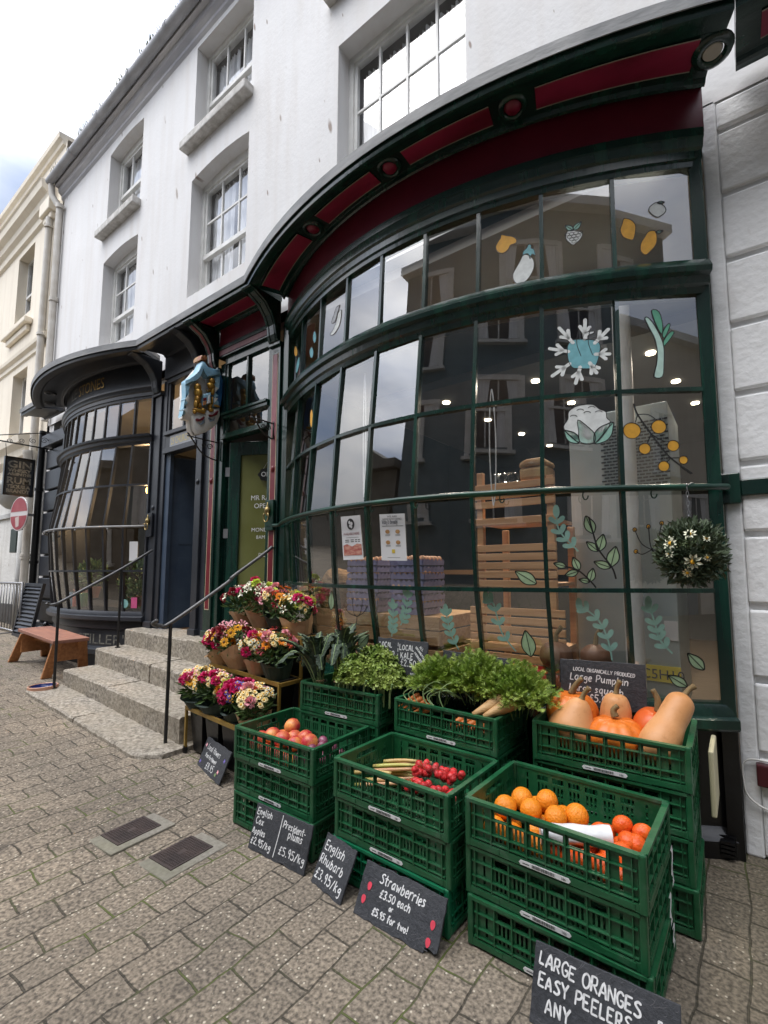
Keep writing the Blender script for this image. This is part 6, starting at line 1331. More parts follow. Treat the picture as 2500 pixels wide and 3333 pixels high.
for (x, y, r_, sq) in ((720, 590, .032, (1, 1, 1.1)), (700, 690, .034, (1, 1.3, 1)), (740, 800, .026, (1, .8, 1.6)), (650, 790, .016, (1, 1.6, 1)), (740, 1000, .018, (1, .7, 2.6)), (700, 1110, .022, (1, 1, 1.3)), (720, 1190, .024, (1, 1.2, .9)), (850, 1110, .016, (1, 2.4, .8))): blob(x, y, r_, sq)
m.build('supporter', GO, ar, smooth=True)
relief('shield', [(520, 880), (690, 830), (690, 1070), (520, 1120)], .0, .075, LB, False); relief('shield_quarter', [(525, 960), (590, 940), (590, 1000), (525, 1020)], .05, .082, MT['red'], False); relief('shield_quarter', [(525, 1030), (590, 1010), (590, 1090), (525, 1110)], .05, .081, MT['wood'], False)
relief('shield_quarter', [(640, 870), (680, 1060), (600, 1085)], .05, .082, MT['whitep'], False); relief('shield_side', [(695, 830), (750, 900), (745, 1040), (695, 1070)], -.01, .04, MT['ink'], False)
for pts in ([(415, 1370), (480, 1390), (560, 1330), (590, 1340), (560, 1400), (470, 1430), (420, 1410)], [(675, 1290), (740, 1310), (850, 1210), (885, 1220), (850, 1300), (740, 1340), (690, 1330)]): relief('motto_ribbon', pts, .03, .066, MT['red'])
for pts in ([(450, 1450), (520, 1490), (580, 1340), (600, 1450), (520, 1510)], [(660, 1350), (700, 1410), (760, 1400), (820, 1340), (800, 1420), (720, 1440)]): relief('ribbon_tail', pts, .03, .06, mat('grey_blue_ribbon', (.28, .36, .46), rough=.5))
relief('crown', [(440, 110), (470, 60), (520, 75), (560, 50), (590, 90), (600, 160), (520, 170), (440, 170)], -.06, .06, mat('worn_crown', (.34, .12, .06), (.42, .24, .08), 14, .4))
relief('canopy_top', [(600, 150), (680, 190), (780, 280), (860, 300), (760, 330), (640, 280)], -.10, .0, mat('brown_canopy', (.12, .07, .06), rough=.6))
m = MB(); m.tube([(AX+.07, *qa(550, 560)), (AX+.07, *qa(615, 800))], .005, 6); m.build('sceptre', MT['alum'], ar)
def bracket(x, y0, y1, zt, zb, lab):
    t = thing('iron_bracket', lab, 'bracket', (x, y0, zb))
    m = MB(); m.tube([(x, y0, zt), (x, y1, zt)], .007, 6); m.tube([(x, y0, zt+.02), (x, y0, zb-.02)], .009, 6)
    m.tube(smooth_path([(x, y1, zt+.03), (x, y1+.03, zt-.0), (x, (y0+y1)/2, zb+.02), (x, y0-.02, zb-.02), (x, y0-.005, zb)], 6), .007, 6)
    for s_, k in ((.032, .35), (.024, .62)):
        c = (y0+(y1-y0)*k*.75, zt-.035-(zt-zb)*.15); m.tube([(x, c[0]+s_*(1-i/22)*math.cos(i*.5), c[1]+s_*(1-i/22)*math.sin(i*.5)) for i in range(18)], .0045, 5)
    m.build('scrollwork', MT['iron'], t, smooth=True)
bracket(-4.25, -.12, -.43, 2.58, 2.42, 'small scrolled iron bracket under the coat of arms'); bracket(-3.37, -.125, -.36, 2.61, 2.49, 'small scrolled iron bracket on the right pilaster of the green doorway')
gs = thing('hanging_sign', 'black hanging board listing spirits in faded gold letters', 'sign', (-9.0, -.46, 2.45))
m = MB(); m.box(-9.02, -8.98, -.635, -.285, 2.45, 3.02); m.build('board', mat('navy_board', (.018, .024, .032), (.03, .036, .045), 8, .45), gs)
m = MB()
for (a, b, c, d) in ((-.64, -.28, 3.005, 3.03), (-.64, -.28, 2.44, 2.462), (-.64, -.622, 2.462, 3.005), (-.298, -.28, 2.462, 3.005)): m.box(-9.03, -8.97, a, b, c, d)
m.build('frame', MT['black'], gs)
m = MB()
for (t_, z, s_) in (('GIN', 2.87, .145), ('WHISKY', 2.805, .065), ('ABSINTHE', 2.75, .055), ('RUM', 2.625, .135), ('TEQUILA', 2.555, .07), ('BRANDY', 2.485, .075)): printed(m, t_, s_, lambda a, b, z=z: Vector((-8.976, -.602+a, z+b)), width=.285, bold=.004)
m.build('lettering', MT['goldf'], gs)
m = MB()
for y in (-.62, -.31): m.tube([(-9, y, 3.02), (-9, y-.02, 3.22)], .004, 5)
m.build('hanger', MT['iron'], gs)
bk_ = thing('sign_bracket', 'long scrolled wrought iron bracket carrying the spirits board', 'bracket', (-9, 0, 3.25))
m = MB(); m.tube([(-9, -.02, 3.24), (-9, -.95, 3.25)], .012, 6); m.tube([(-9, -.02, 3.54), (-9, -.95, 3.26)], .008, 6); m.tube([(-9, -.03, 3.15), (-9, -.03, 3.58)], .014, 6)
for i in range(5):
    c = (-.18-.14*i, 3.365-.032*i); s_ = .052-.006*i; m.tube([(-9, c[0]+s_*(1-k/24)*math.cos(k*.5+i*2), c[1]+s_*(1-k/24)*math.sin(k*.5+i*2)) for k in range(20)], .0045, 5)
m.build('scrollwork', MT['iron'], bk_, smooth=True)
ne = thing('no_entry_sign', 'round red and white no entry road sign on the grey pipe', 'road sign', (-9.75, -.24, 2.2))
T = Matrix.Translation((-9.55, -.28, 2.225)) @ Matrix.Rotation(R(8), 4, 'Z') @ Matrix.Rotation(R(90), 4, 'X')
m = MB(); m.lathe([(0, .008), (.275, .008), (.28, 0), (.275, -.008), (0, -.008)], (0, 0, 0), 32, T=T); m.build('disc', mat('faded_sign_white', (.62, .58, .58), rough=.4), ne)
m = MB(); vs = [T @ Vector((.26*math.cos(a), .26*math.sin(a), .0105)) for a in [R(8+164*i/20) for i in range(21)]]; m.poly(vs); vs = [T @ Vector((.26*math.cos(a), .26*math.sin(a), .0105)) for a in [R(188+164*i/20) for i in range(21)]]; m.poly(vs)
m.build('red_field', mat('sign_red', (.30, .03, .045), (.36, .08, .09), 6, .4), ne)
m = MB(); vs = [(-.1, -.06), (.02, -.04), (.03, -.2), (-.06, -.22)]; m.poly([T @ Vector((a, b, .0125)) for a, b in vs]); m.build('sticker', mat('sticker_grey', (.55, .45, .42), rough=.5), ne)
m = MB(); m.box(-9.56, -9.53, -.26, -.1, 2.20, 2.24); m.build('mount', MT['alum'], ne)

# ------------------------------------------------------------------ hanging daisy ball
BC = Vector((-.175, -.41, 1.375)); hb = thing('hanging_flower_ball', 'round leafy ball with white daisies hanging on a chain from the window rail', 'hanging plant', BC)
m = MB(); leafcloud(m, BC, (.132, .132, .138), 2600, .030, 5, shell=.55, asp=.5); m.ball(BC, .075, 12); m.build('foliage', MT['ivy'], hb)
def daisy(mb, c, n, r_, k=9, petal=0, ctr=1, w=.34, cup=.15, ctrr=.28):
    n = Vector(n).normalized(); a = n.orthogonal().normalized(); b = n.cross(a); c = Vector(c)
    for i in range(k):
        q = 2*math.pi*(i+rnd.uniform(-.15, .15))/k; d = a*math.cos(q)+b*math.sin(q); s_ = n.cross(d); L = r_*rnd.uniform(.85, 1.1)
        mb.add([c+d*L*.15, c+d*L*.65+s_*L*w*.55+n*L*cup, c+d*L+n*L*cup*.6, c+d*L*.65-s_*L*w*.55+n*L*cup], [(0, 1, 2, 3)], petal)
    cc = c+n*r_*.06; mb.ball(cc, r_*ctrr, 8, mi=ctr, sq=(1, 1, 1))
cv = Vector((0, -2.7, 1.31))-BC; cv.normalize()
for (dx, dz, r_) in ((-.005, -.035, .034), (.085, .05, .032), (.0, .09, .026), (.09, .0, .022), (-.07, .07, .018), (.02, -.10, .022), (-.06, -.02, .018)):
    side = Vector((cv.y, -cv.x, 0)).normalized()*-1
    q = (cv*.12+Vector((0, 0, dz))-side*dx*1.0); q = q.normalized()*.128; m = MB(); daisy(m, BC+q, q+cv*.04, r_, 9); m.build('daisy', [MT['fl_white'], MT['fl_yellow']], hb)
m = MB(); leafcloud(m, BC+cv*.09+Vector((-.02, 0, .035)), (.045, .03, .02), 160, .012, 9, shell=.1); m.build('pale_flower_cluster', mat('pale_green_blossom', (.55, .65, .40), (.42, .55, .28), 30, .7), hb)
m = MB()
top = GB.p(-.20, 1.69, .062)
for i in range(9):
    z = BC.z+.11+i*.021; m.tube([(BC.x+(.005*math.cos(a) if i % 2 else 0), BC.y+(0 if i % 2 else .005*math.cos(a)), z+.0125*math.sin(a)) for a in [j*.785 for j in range(8)]], .0016, 4, closed=True)
m.tube(smooth_path([(BC.x, BC.y, BC.z+.30), (BC.x+.002, BC.y+.005, top.z-.02), (top.x, top.y+.01, top.z+.02), (top.x, top.y+.022, top.z-.012)], 4), .003, 6)
m.build('chain', MT['alum'], hb, smooth=True)

# ------------------------------------------------------------------ crates
def panel(mb, w, z0, z1, t, holes, T):
    xs = sorted({-w/2, w/2}|{round(h[0], 5) for h in holes}|{round(h[1], 5) for h in holes}); zs = sorted({z0, z1}|{round(h[2], 5) for h in holes}|{round(h[3], 5) for h in holes})
    nx, nz = len(xs)-1, len(zs)-1
    H = [[any(h[0]-1e-5 < (xs[i]+xs[i+1])/2 < h[1]+1e-5 and h[2]-1e-5 < (zs[j]+zs[j+1])/2 < h[3]+1e-5 for h in holes) for j in range(nz)] for i in range(nx)]
    vid = {}; vs = []; fs = []
    def V(i, j, s_):
        if (i, j, s_) not in vid: vid[(i, j, s_)] = len(vs); vs.append(T @ Vector((xs[i], s_*t, zs[j])))
        return vid[(i, j, s_)]
    for i in range(nx):
        for j in range(nz):
            if H[i][j]: continue
            for s_ in (0, 1): fs.append((V(i, j, s_), V(i+1, j, s_), V(i+1, j+1, s_), V(i, j+1, s_)))
            for (di, dj, a, b) in ((-1, 0, (i, j), (i, j+1)), (1, 0, (i+1, j), (i+1, j+1)), (0, -1, (i, j), (i+1, j)), (0, 1, (i, j+1), (i+1, j+1))):
                ii, jj = i+di, j+dj
                if ii < 0 or jj < 0 or ii >= nx or jj >= nz or H[ii][jj]: fs.append((V(*a, 0), V(*b, 0), V(*b, 1), V(*a, 1)))
    mb.add(vs, fs)
CH, CL, CW_ = .166, .60, .40
def side_panel(w, T, front):
    m = MB(); holes = []; ncell = 8 if front else 5; cw = (w-.05)/ncell
    for c_ in range(ncell):
        x = -w/2+.025+cw*(c_+.5)
        mid = front and 1 <= c_ <= ncell-2
        for s_ in (-1, 0, 1):
            xx = x+s_*.0155
            if c_ in (0, ncell-1) and s_ != 0 and front: continue
            holes.append((xx-.0042, xx+.0042, .070, .110)); holes.append((xx-.0042, xx+.0042, .044, .058))
        if mid: holes.append((x-cw*.36, x+cw*.36, .118, .139))
        elif not front and c_ == 2: holes.append((x-cw*.9, x+cw*.9, .118, .142))
        else: holes.append((x-.004, x+.004, .118, .138))
    panel(m, w-.02, .016, .158, .003, holes, T)
    rib = lambda x0, x1, z0, z1, d=.010: m.box(x0, x1, -d, 0, z0, z1, T=T)
    m.box(-w/2+.004, w/2-.004, -.014, .006, CH-.012, CH-.001, T=T)
    for z in (.113, .064, .036): rib(-w/2+.012, w/2-.012, z, z+.0035, .009)
    for c_ in range(ncell+1):
        x = -w/2+.025+cw*c_; rib(x-.0018, x+.0018, .030, CH-.012, .0095)
    rib(-w/2+.006, w/2-.006, .006, .030, .0085)
    rib(-w/2+.02, -w/2+.12, .010, .027, .0105); rib(w/2-.12, w/2-.02, .010, .027, .0105)
    return m
def make_crate(pm, lab):
    t = thing('produce_crate', lab, 'crate', local=True)
    for s_ in (-1, 1):
        T = Matrix.Translation((0, s_*(CW_/2-.012), 0)) @ Matrix.Rotation(0 if s_ < 0 else math.pi, 4, 'Z'); side_panel(CL-.03, T, True).build('side_panel', pm, t)
        T = Matrix.Translation((s_*(CL/2-.012), 0, 0)) @ Matrix.Rotation(s_*math.pi/2, 4, 'Z'); side_panel(CW_-.03, T, False).build('end_panel', pm, t)
    for sx in (-1, 1):
        for sy in (-1, 1):
            m = MB(); m.box(sx*(CL/2-.001)-(.022 if sx > 0 else 0), sx*(CL/2-.001)+(.022 if sx < 0 else 0), sy*(CW_/2-.001)-(.022 if sy > 0 else 0), sy*(CW_/2-.001)+(.022 if sy < 0 else 0), .002, CH)
            m.build('corner_post', pm, t, bevel=.005)
    m = MB(); holes = [(-.25+.05*i, -.215+.05*i, -.15+.05*j, -.115+.05*j) for i in range(10) for j in range(6)]
    Tb = Matrix.Rotation(R(-90), 4, 'X'); panel(m, CL-.03, -.185, .185, .005, holes, Matrix.Translation((0, 0, .012)) @ Tb); m.build('base', pm, t)
    m = MB(); yb = -CW_/2+.0012; m.prism([(x, yb, z) for x, z in ((-.085, .011), (.075, .011), (.081, .018), (.075, .0255), (-.085, .0255), (-.091, .018))], (0, -.0016, 0))
    lb = m.build('barcode_label', MT['labelw'], t)
    m = MB(); x = -.045
    while x < .03:
        w = rnd.choice((.001, .0018, .0026)); m.poly([(x, yb-.0022, .0135), (x+w, yb-.0022, .0135), (x+w, yb-.0022, .0235), (x, yb-.0022, .0235)]); x += w+rnd.choice((.001, .0016))
    printed(m, '186', .011, lambda a, b: Vector((.052+a, yb-.0022, .0142+b))); m.poly([(-.078, yb-.0022, .017), (-.055, yb-.0022, .017), (-.055, yb-.0022, .0195), (-.078, yb-.0022, .0195)]); m.build('barcode', MT['ink'], lb)
    return t
proto = make_crate(MT['crate'], 'green crate'); protob = make_crate(MT['crateb'], 'bright green crate')
used = set()
def crate(x, y, k, lab, rz=0, bright=False):
    p = protob if bright else proto
    if id(p) not in used: o = p; used.add(id(p))
    else: o = copy_tree(p)
    place(o, (x, y, G(x)+k*CH*.985+.002), (0, 0, rz+rnd.uniform(-.008, .008)), lab, 'green perforated produce crates stacked by the shop window')
    if rz and 'pumpkin' not in lab and not bright and y > -.9: o.scale = (.975, .80, 1.0)
    return o
ordn = ['bottom', 'second from bottom', 'third from bottom', 'top']
FX = [(-1.945, -.985, 3, 'nectarines and plums', 0), (-1.205, -1.0, 3, 'rhubarb and strawberries', -.03), (-.56, -.985, 3, 'oranges and mandarins', -.03), (-1.885, -.64, 4, 'dark and curly kale', .03), (-1.195, -.635, 4, 'carrots and parsnips', -.045), (-.49, -.515, 4, 'pumpkins and squash', .015)]
for (x, y, n, what, rz) in FX:
    for k in range(n):
        if k == n-1: lab = 'green crate holding %s, on top of its stack' % what
        elif k == 0: lab = 'green crate on the paving at the bottom of the stack under %s' % what
        else: lab = 'closed green crate, %s in the stack under %s' % (['', 'second up', 'third up'][k], what)
        if what.startswith('rhubarb') and k == 0: lab = 'bright green crate on the paving under the rhubarb and strawberries'
        crate(x+rnd.uniform(-.008, .008)*(k < n-1), y+rnd.uniform(-.006, .006)*(k < n-1)+(.0 if k == n-1 else .006), k, lab, rz, bright=(what.startswith('rhubarb') and k == 0))
m = MB(); m.box(-.155, -.135, -.40, -.16, .30, .56); tag(m.build('cream_board', mat('cream_board_paint', (.60, .55, .36), rough=.6), bevel=.006), 'narrow cream board propped between the pumpkin stack and the wall', 'board')
m = MB()
for (y0, z0, h) in ((-.90, .14, .10), (-.82, .22, .13), (-.86, .05, .07)):
    P_ = [(-.253, y0+.02*math.sin(i*2.1), z0+h*i/5) for i in range(6)]; Q_ = [(-.253, y0+.03+.014*math.cos(i*1.7), z0+h*i/5) for i in range(6)]
    m.add(P_+Q_, [(i, i+1, i+7, i+6) for i in range(5)])
tag(m.build('torn_paper', MT['paper']), 'torn white paper scraps stuck on the end of the orange crate stack', 'paper')

# ------------------------------------------------------------------ fruit
def spread(name, mats, r_, locs, labels, cat, group, sq=(1, 1, 1), fn=None, stem=None, jit=.04):
    m = MB(); m.ball((0, 0, 0), r_, 22, sq=sq, fn=fn); p = m.build(name, mats, smooth=True)
    if stem: m = MB(); stem(m); m.build('stem_scar', MT['stalk'], p)
    for i, l in enumerate(locs):
        o = p if i == 0 else copy_tree(p)
        place(o, l, (rnd.uniform(-.9, .9), rnd.uniform(-.9, .9), rnd.uniform(0, 6)), None, None, rnd.uniform(1-jit, 1+jit)); tag(o, labels, cat, group)
scar = lambda r_: (lambda m: m.lathe([(0, r_*.985), (r_*.10, r_*.975), (r_*.11, r_*.955)], (0, 0, 0), 6))
spread('orange', MT['orange'], .0405, [(-.764, -1.05, .435), (-.734, -.965, .44), (-.645, -.94, .445), (-.675, -1.025, .44), (-.587, -1.015, .435), (-.529, -.965, .435), (-.638, -1.075, .40), (-.776, -1.115, .385), (-.71, -1.12, .385), (-.655, -1.125, .375), (-.60, -1.115, .37), (-.80, -.99, .39), (-.70, -.90, .39), (-.60, -.90, .385), (-.56, -1.06, .38), (-.52, -1.04, .365), (-.65, -.98, .37), (-.75, -1.03, .36)], 'large orange in the left part of the orange crate', 'orange', 'large oranges in the crate', stem=scar(.0405))
spread('mandarin', MT['mand'], .0345, [(-.385, -.925, .43), (-.445, -1.0, .42), (-.32, -.93, .425), (-.35, -1.01, .425), (-.357, -1.08, .42), (-.325, -1.005, .42), (-.335, -1.085, .41), (-.57, -1.125, .375), (-.51, -1.12, .375), (-.462, -1.11, .38), (-.41, -1.115, .385), (-.40, -1.06, .385), (-.345, -1.12, .375), (-.38, -1.13, .37), (-.44, -.92, .385), (-.38, -.97, .38), (-.47, -1.04, .375), (-.335, -.95, .375)], 'deep orange mandarin in the right part of the orange crate', 'mandarin', 'mandarins in the orange crate', sq=(1, 1, .86), stem=scar(.0345*.86))
pb = thing('paper_bag_roll', 'roll of thin white paper bags lying across the oranges', 'paper roll', (-.48, -1.08, .44))
a, b = Vector((-.60, -1.135, .432)), Vector((-.40, -1.03, .437)); d = (b-a).normalized(); m = MB(); nn = d.cross(Vector((0, 0, 1))).normalized()
rg = []
for i in range(13):
    t = i/12; c = a+(b-a)*t; rg.append(c)
vs = []; n = 18
for i, c in enumerate(rg):
    for j in range(n):
        q = 2*math.pi*j/n; rr = .034*(1+.06*math.sin(3*q+i*1.3)+.05*math.sin(5*q-i*.7)); vs.append(c+nn*math.cos(q)*rr+Vector((0, 0, 1))*math.sin(q)*rr*.85)
m.add(vs, [(i*n+j, (i+1)*n+j, (i+1)*n+(j+1) % n, i*n+(j+1) % n) for i in range(12) for j in range(n)]+[tuple(range(n)), tuple(12*n+j for j in range(n-1, -1, -1))]); m.build('roll', MT['labelw'], pb, smooth=True, auto=60)
spread('nectarine', MT['peach'], .041, [(-2.07, -.945, .455), (-2.09, -1.06, .435), (-1.93, -.975, .43), (-1.925, -1.05, .425), (-1.86, -1.01, .43), (-2.13, -1.10, .425), (-2.02, -1.05, .425), (-2.14, -1.12, .385), (-2.06, -1.13, .385), (-1.99, -1.125, .38), (-1.94, -1.13, .375), (-2.0, -.99, .42), (-1.89, -1.13, .37), (-2.10, -.99, .40)], 'red and yellow nectarine in the left front crate', 'nectarine', 'nectarines in the crate', fn=lambda d: 1-.05*max(0, 1-abs(d.x)*9)*(d.y > 0), jit=.10)
spread('plum', MT['plum'], .026, [(-1.83, -.945, .425), (-1.79, -.99, .42), (-1.81, -1.04, .41), (-1.765, -.95, .41), (-1.80, -1.12, .395), (-1.72, -1.05, .40), (-1.74, -1.0, .395), (-1.72, -1.12, .385), (-1.77, -1.06, .39), (-1.84, -1.09, .385), (-1.70, -.95, .39)], 'dusky purple plum in the left front crate', 'plum', 'plums in the crate', sq=(1, 1, 1.15), jit=.12)
# filling below the fruit, out of sight
for i in range(18):
    t = i/17; x = -1.475+.02*(i % 3)+.014*(i % 5); y = -.88-.0145*i; z = .365+.013*(i % 4)
    r_ = thing('rhubarb_stalk', 'pinkish green cut rhubarb stalk lying in the rhubarb crate', 'rhubarb', (x, y, z), group='rhubarb stalks in the crate')
    m = MB(); c = [(x-.01, y-.0, z), (x+.08, y+.03+.01*(i % 2), z+.012), (x+.17, y+.055+.016*(i % 3), z+.02)]; m.tube(smooth_path(c, 4), [.0085, .009, .009, .0088, .0085, .008, .0078, .0075, .007][:len(smooth_path(c, 4))], 8)
    m.build('stem', mat('rhubarb_%d' % (i % 3), ((.55, .34, .13), (.50, .46, .12), (.52, .24, .13))[i % 3], (.50, .52, .15), 5, .4), r_, smooth=True)
def punnet(x, y, z, rz, lab):
    t = thing('strawberry_punnet', lab, 'punnet', (x, y, z), rz, 'strawberry punnets in the crate', local=True)
    m = MB(); r_ = random.Random(int(x*999))
    for i in range(22):
        px, py, pz = r_.uniform(-.05, .05), r_.uniform(-.035, .035), .028+r_.uniform(0, .03); sb = MB()
        sb.ball((0, 0, 0), .0165, 10, sq=(1, 1, 1.35), fn=lambda d: (1-.38*max(0, -d.z)**1.3))
        Rm_ = Matrix.Rotation(r_.uniform(-1.2, 1.2), 3, 'X') @ Matrix.Rotation(r_.uniform(-1.2, 1.2), 3, 'Y'); sb.v = [tuple(Rm_ @ Vector(q)+Vector((px, py, pz))) for q in sb.v]
        b0 = len(m.v); m.v += sb.v; m.f += [tuple(q+b0 for q in f) for f in sb.f]; m.m += sb.m
    m.build('strawberries', MT['straw'], t, smooth=True)['kind'] = 'stuff'
    m = MB(); leafcloud(m, (0, 0, .052), (.05, .035, .018), 24, .011, int(x*77), shell=.2); m.build('calyx', MT['kale'], t)
    m = MB(); m.box(-.062, .062, -.045, .045, .0, .068); m.box(-.068, .068, -.051, .051, .064, .070); m.build('clear_tub', MT['cello'], t, bevel=.008)
for i, (x, y, z, rz) in enumerate(((-1.19, -.945, .385, .2), (-1.075, -.935, .385, -.1), (-1.15, -1.06, .37, .15), (-1.02, -1.06, .37, -.05))):
    punnet(x, y, z, rz, ['clear punnet of strawberries nearest the rhubarb at the back', 'clear punnet of strawberries in the back right of its crate', 'clear punnet of strawberries nearest the rhubarb at the front', 'clear punnet of strawberries in the front right of its crate'][i])
# pumpkins and squash
def pumpkin(x, y, z, r_, sq, m_, lab, ribs=9, rot=(0, 0, 0), st=((0, 0), (.01, .03), (.03, .06)), dep=.09):
    t = thing('pumpkin', lab, 'pumpkin', (x, y, z), 0, None, local=True); t.rotation_euler = rot
    m = MB(); m.ball((0, 0, 0), r_, 54, sq=(1, 1, sq), fn=lambda d: (1-dep*(1-abs(math.sin(ribs/2*math.atan2(d.y, d.x)))**.6)*(1-d.z*d.z)**.5)*(1-.16*max(0, abs(d.z)-.82)/.18))
    m.build('body', m_, t, smooth=True)
    m = MB(); zt = r_*sq*.83; P_ = smooth_path([(a, 0, zt+b) for a, b in st], 4); m.tube(P_, [.017-.008*i/(len(P_)-1) if i < len(P_)-2 else .011 for i in range(len(P_))], 8); m.build('stalk', MT['stalk'], t, smooth=True)
pumpkin(-.675, -.505, .655, .118, .84, MT['pump'], 'smooth orange pumpkin behind the pale squash', 9, st=((0, 0), (.02, .04), (.05, .075)))
pumpkin(-.475, -.565, .605, .124, .68, MT['pump'], 'flattened ribbed orange pumpkin at front of its crate', 11, st=((0, .01), (-.005, .035), (.012, .055)), dep=.12)
pumpkin(-.335, -.47, .64, .090, .92, mat('red_orange_pumpkin', (.60, .09, .012), (.66, .13, .02), 5, .4), 'red orange onion squash with curved stalk', 8, rot=(.05, .2, 0), st=((0, 0), (-.01, .05), (-.035, .085)), dep=.02)
def butternut(loc, rot, prof, lab):
    t = thing('butternut_squash', lab, 'squash', loc, 0, None, local=True); t.rotation_euler = rot
    m = MB(); L = prof[-1][1]; pp = smooth_path(prof, 5); m.lathe(pp, (0, 0, 0), 28); m.build('body', MT['squash'], t, smooth=True)
    m = MB(); m.tube(smooth_path([(0, 0, L-.004), (.004, 0, L+.03), (.016, 0, L+.058)], 4), [.016, .013, .011, .010, .010, .0105, .011, .012, .013], 8); m.build('stalk', MT['stalk'], t, smooth=True)
butternut((-.672, -.61, .535), (-.15, .30, 0), [(0, 0), (.06, .012), (.098, .06), (.098, .105), (.066, .16), (.045, .195), (.022, .215), (0, .217)], 'pale squash with long stalk at front left of the pumpkin crate')
butternut((-.495, -.475, .60), (.0, .05, 0), [(0, 0), (.045, .008), (.066, .04), (.065, .08), (.058, .115), (.044, .145), (.02, .158), (0, .158)], 'upright pale squash at the back of the pumpkin crate')
butternut((-.335, -.65, .56), (-.62, .46, 0), [(0, 0), (.045, .012), (.072, .06), (.070, .12), (.058, .18), (.056, .24), (.050, .285), (.025, .31), (0, .313)], 'long butternut squash leaning in the right of the pumpkin crate')

# ------------------------------------------------------------------ green vegetables
def kale_mound(name, c, rad, n, lab, seed):
    r_ = random.Random(seed); t = thing(name, lab, 'kale', c, group='curly kale in the crate'); m = MB()
    for _ in range(n):
        d = Vector((r_.gauss(0, 1), r_.gauss(0, 1), abs(r_.gauss(0, 1))*.9+.05)).normalized(); q0 = .92+.26*mnoise.noise(Vector((d.x*3.2+seed*7, d.y*3.2, d.z*3.2)))+.16*mnoise.noise(Vector((d.x*9, d.y*9+seed, d.z*9))); p = Vector(c)+Vector((d.x*rad[0], d.y*rad[1], d.z*rad[2]))*q0*r_.uniform(.82, 1.0)
        a = d.orthogonal().normalized(); a = (a*math.cos(r_.uniform(0, 6))+d.cross(a)*math.sin(r_.uniform(0, 6))).normalized(); b = d.cross(a); k = 6; s_ = r_.uniform(.0055, .0125); vs = [p]
        for i in range(k):
            q = 2*math.pi*i/k; w = s_*r_.uniform(.7, 1.25); vs.append(p+(a*math.cos(q)+b*math.sin(q))*w+d*(.007*math.sin(q*3+r_.uniform(0, 6))+.004))
        m.add(vs, [(0, 1+i, 1+(i+1) % k) for i in range(k)])
    m.build('leaves', MT['kale'], t)
    m = MB()
    for _ in range(7):
        x = c[0]+r_.uniform(-.8, .6)*rad[0]; y = c[1]-rad[1]*.5; m.tube([(x, y, c[2]-.1), (x+.01, y-.01, c[2]-.02), (x+.03, y-.015, c[2]+.03)], .0055, 6)
    m.build('stems', MT['cavst'], t)
kale_mound('curly_kale', (-1.80, -.71, .69), (.155, .115, .14), 2900, 'bright curly kale mound at front of the kale crate', 1); kale_mound('curly_kale', (-1.73, -.625, .715), (.155, .09, .165), 2900, 'taller curly kale mound against the kale sign', 2); kale_mound('curly_kale', (-1.625, -.68, .685), (.115, .115, .12), 1700, 'small curly kale mound at the right of the kale crate', 3)
def cavolo(c, n, lab, seed, spreadv=.16, H=.30, lean=(0, 0)):
    r_ = random.Random(seed); t = thing('dark_kale_bunch', lab, 'kale', c, group='bunches of dark kale'); lm = MB(); sm = MB()
    for i in range(n):
        az = 2*math.pi*i/n+r_.uniform(-.4, .4); o = r_.uniform(.25, 1)*spreadv; h = H*r_.uniform(.8, 1.1); dx, dy = math.cos(az), math.sin(az)
        drop = r_.random() < .25
        pth = smooth_path([(c[0]+dx*.012, c[1]+dy*.012, c[2]), (c[0]+dx*o*.35+lean[0]*.3, c[1]+dy*o*.35+lean[1]*.3, c[2]+h*.45), (c[0]+dx*o*.8+lean[0]*.7, c[1]+dy*o*.8+lean[1]*.7, c[2]+h*.85), (c[0]+dx*o*1.5+lean[0], c[1]+dy*o*1.5+lean[1], c[2]+h*(.55 if drop else .98))], 7)
        k = len(pth); sd = Vector((-dy, dx, 0)); vs = []
        for j, p in enumerate(pth):
            tt = j/(k-1); w = 0 if tt < .22 else .031*math.sin(math.pi*min(1, (tt-.22)/.78*.92+.05))**.6*(1+.22*math.sin(j*3.9+i*1.7)); P_ = Vector(p); ou = Vector((dx, dy, .3)).normalized(); rf = .013*math.sin(j*2.9+i)
            vs += [P_-sd*w-ou*w*.45+ou*rf, P_-sd*w*.5+ou*(.006 if j % 2 else -.003), P_+ou*.002, P_+sd*w*.5+ou*(.006 if j % 2 else -.003), P_+sd*w-ou*w*.45-ou*rf]
        lm.add(vs, [(j*5+q, (j+1)*5+q, (j+1)*5+q+1, j*5+q+1) for j in range(k-1) for q in range(4)])
        sm.tube([Vector(p)+Vector((dx, dy, .2))*.004 for p in pth], [.005-.0035*j/(k-1) for j in range(k)], 5)
    lm.build('leaves', MT['cavolo'], t, smooth=True); sm.build('stems', MT['cavst'], t, smooth=True)
    m = MB(); m.tube([(c[0]+.024*math.cos(a), c[1]+.024*math.sin(a), c[2]+.055) for a in [i*.52 for i in range(12)]], .004, 5, closed=True); m.build('tie', MT['kraft'], t)
cavolo((-2.10, -.72, .60), 34, 'bunch of dark crinkled kale hanging over the left end of its crate', 4, .14, .30, (-.08, 0)); cavolo((-1.985, -.68, .60), 34, 'upright bunch of dark kale with pale tied stems', 8, .13, .36, (.03, .02))
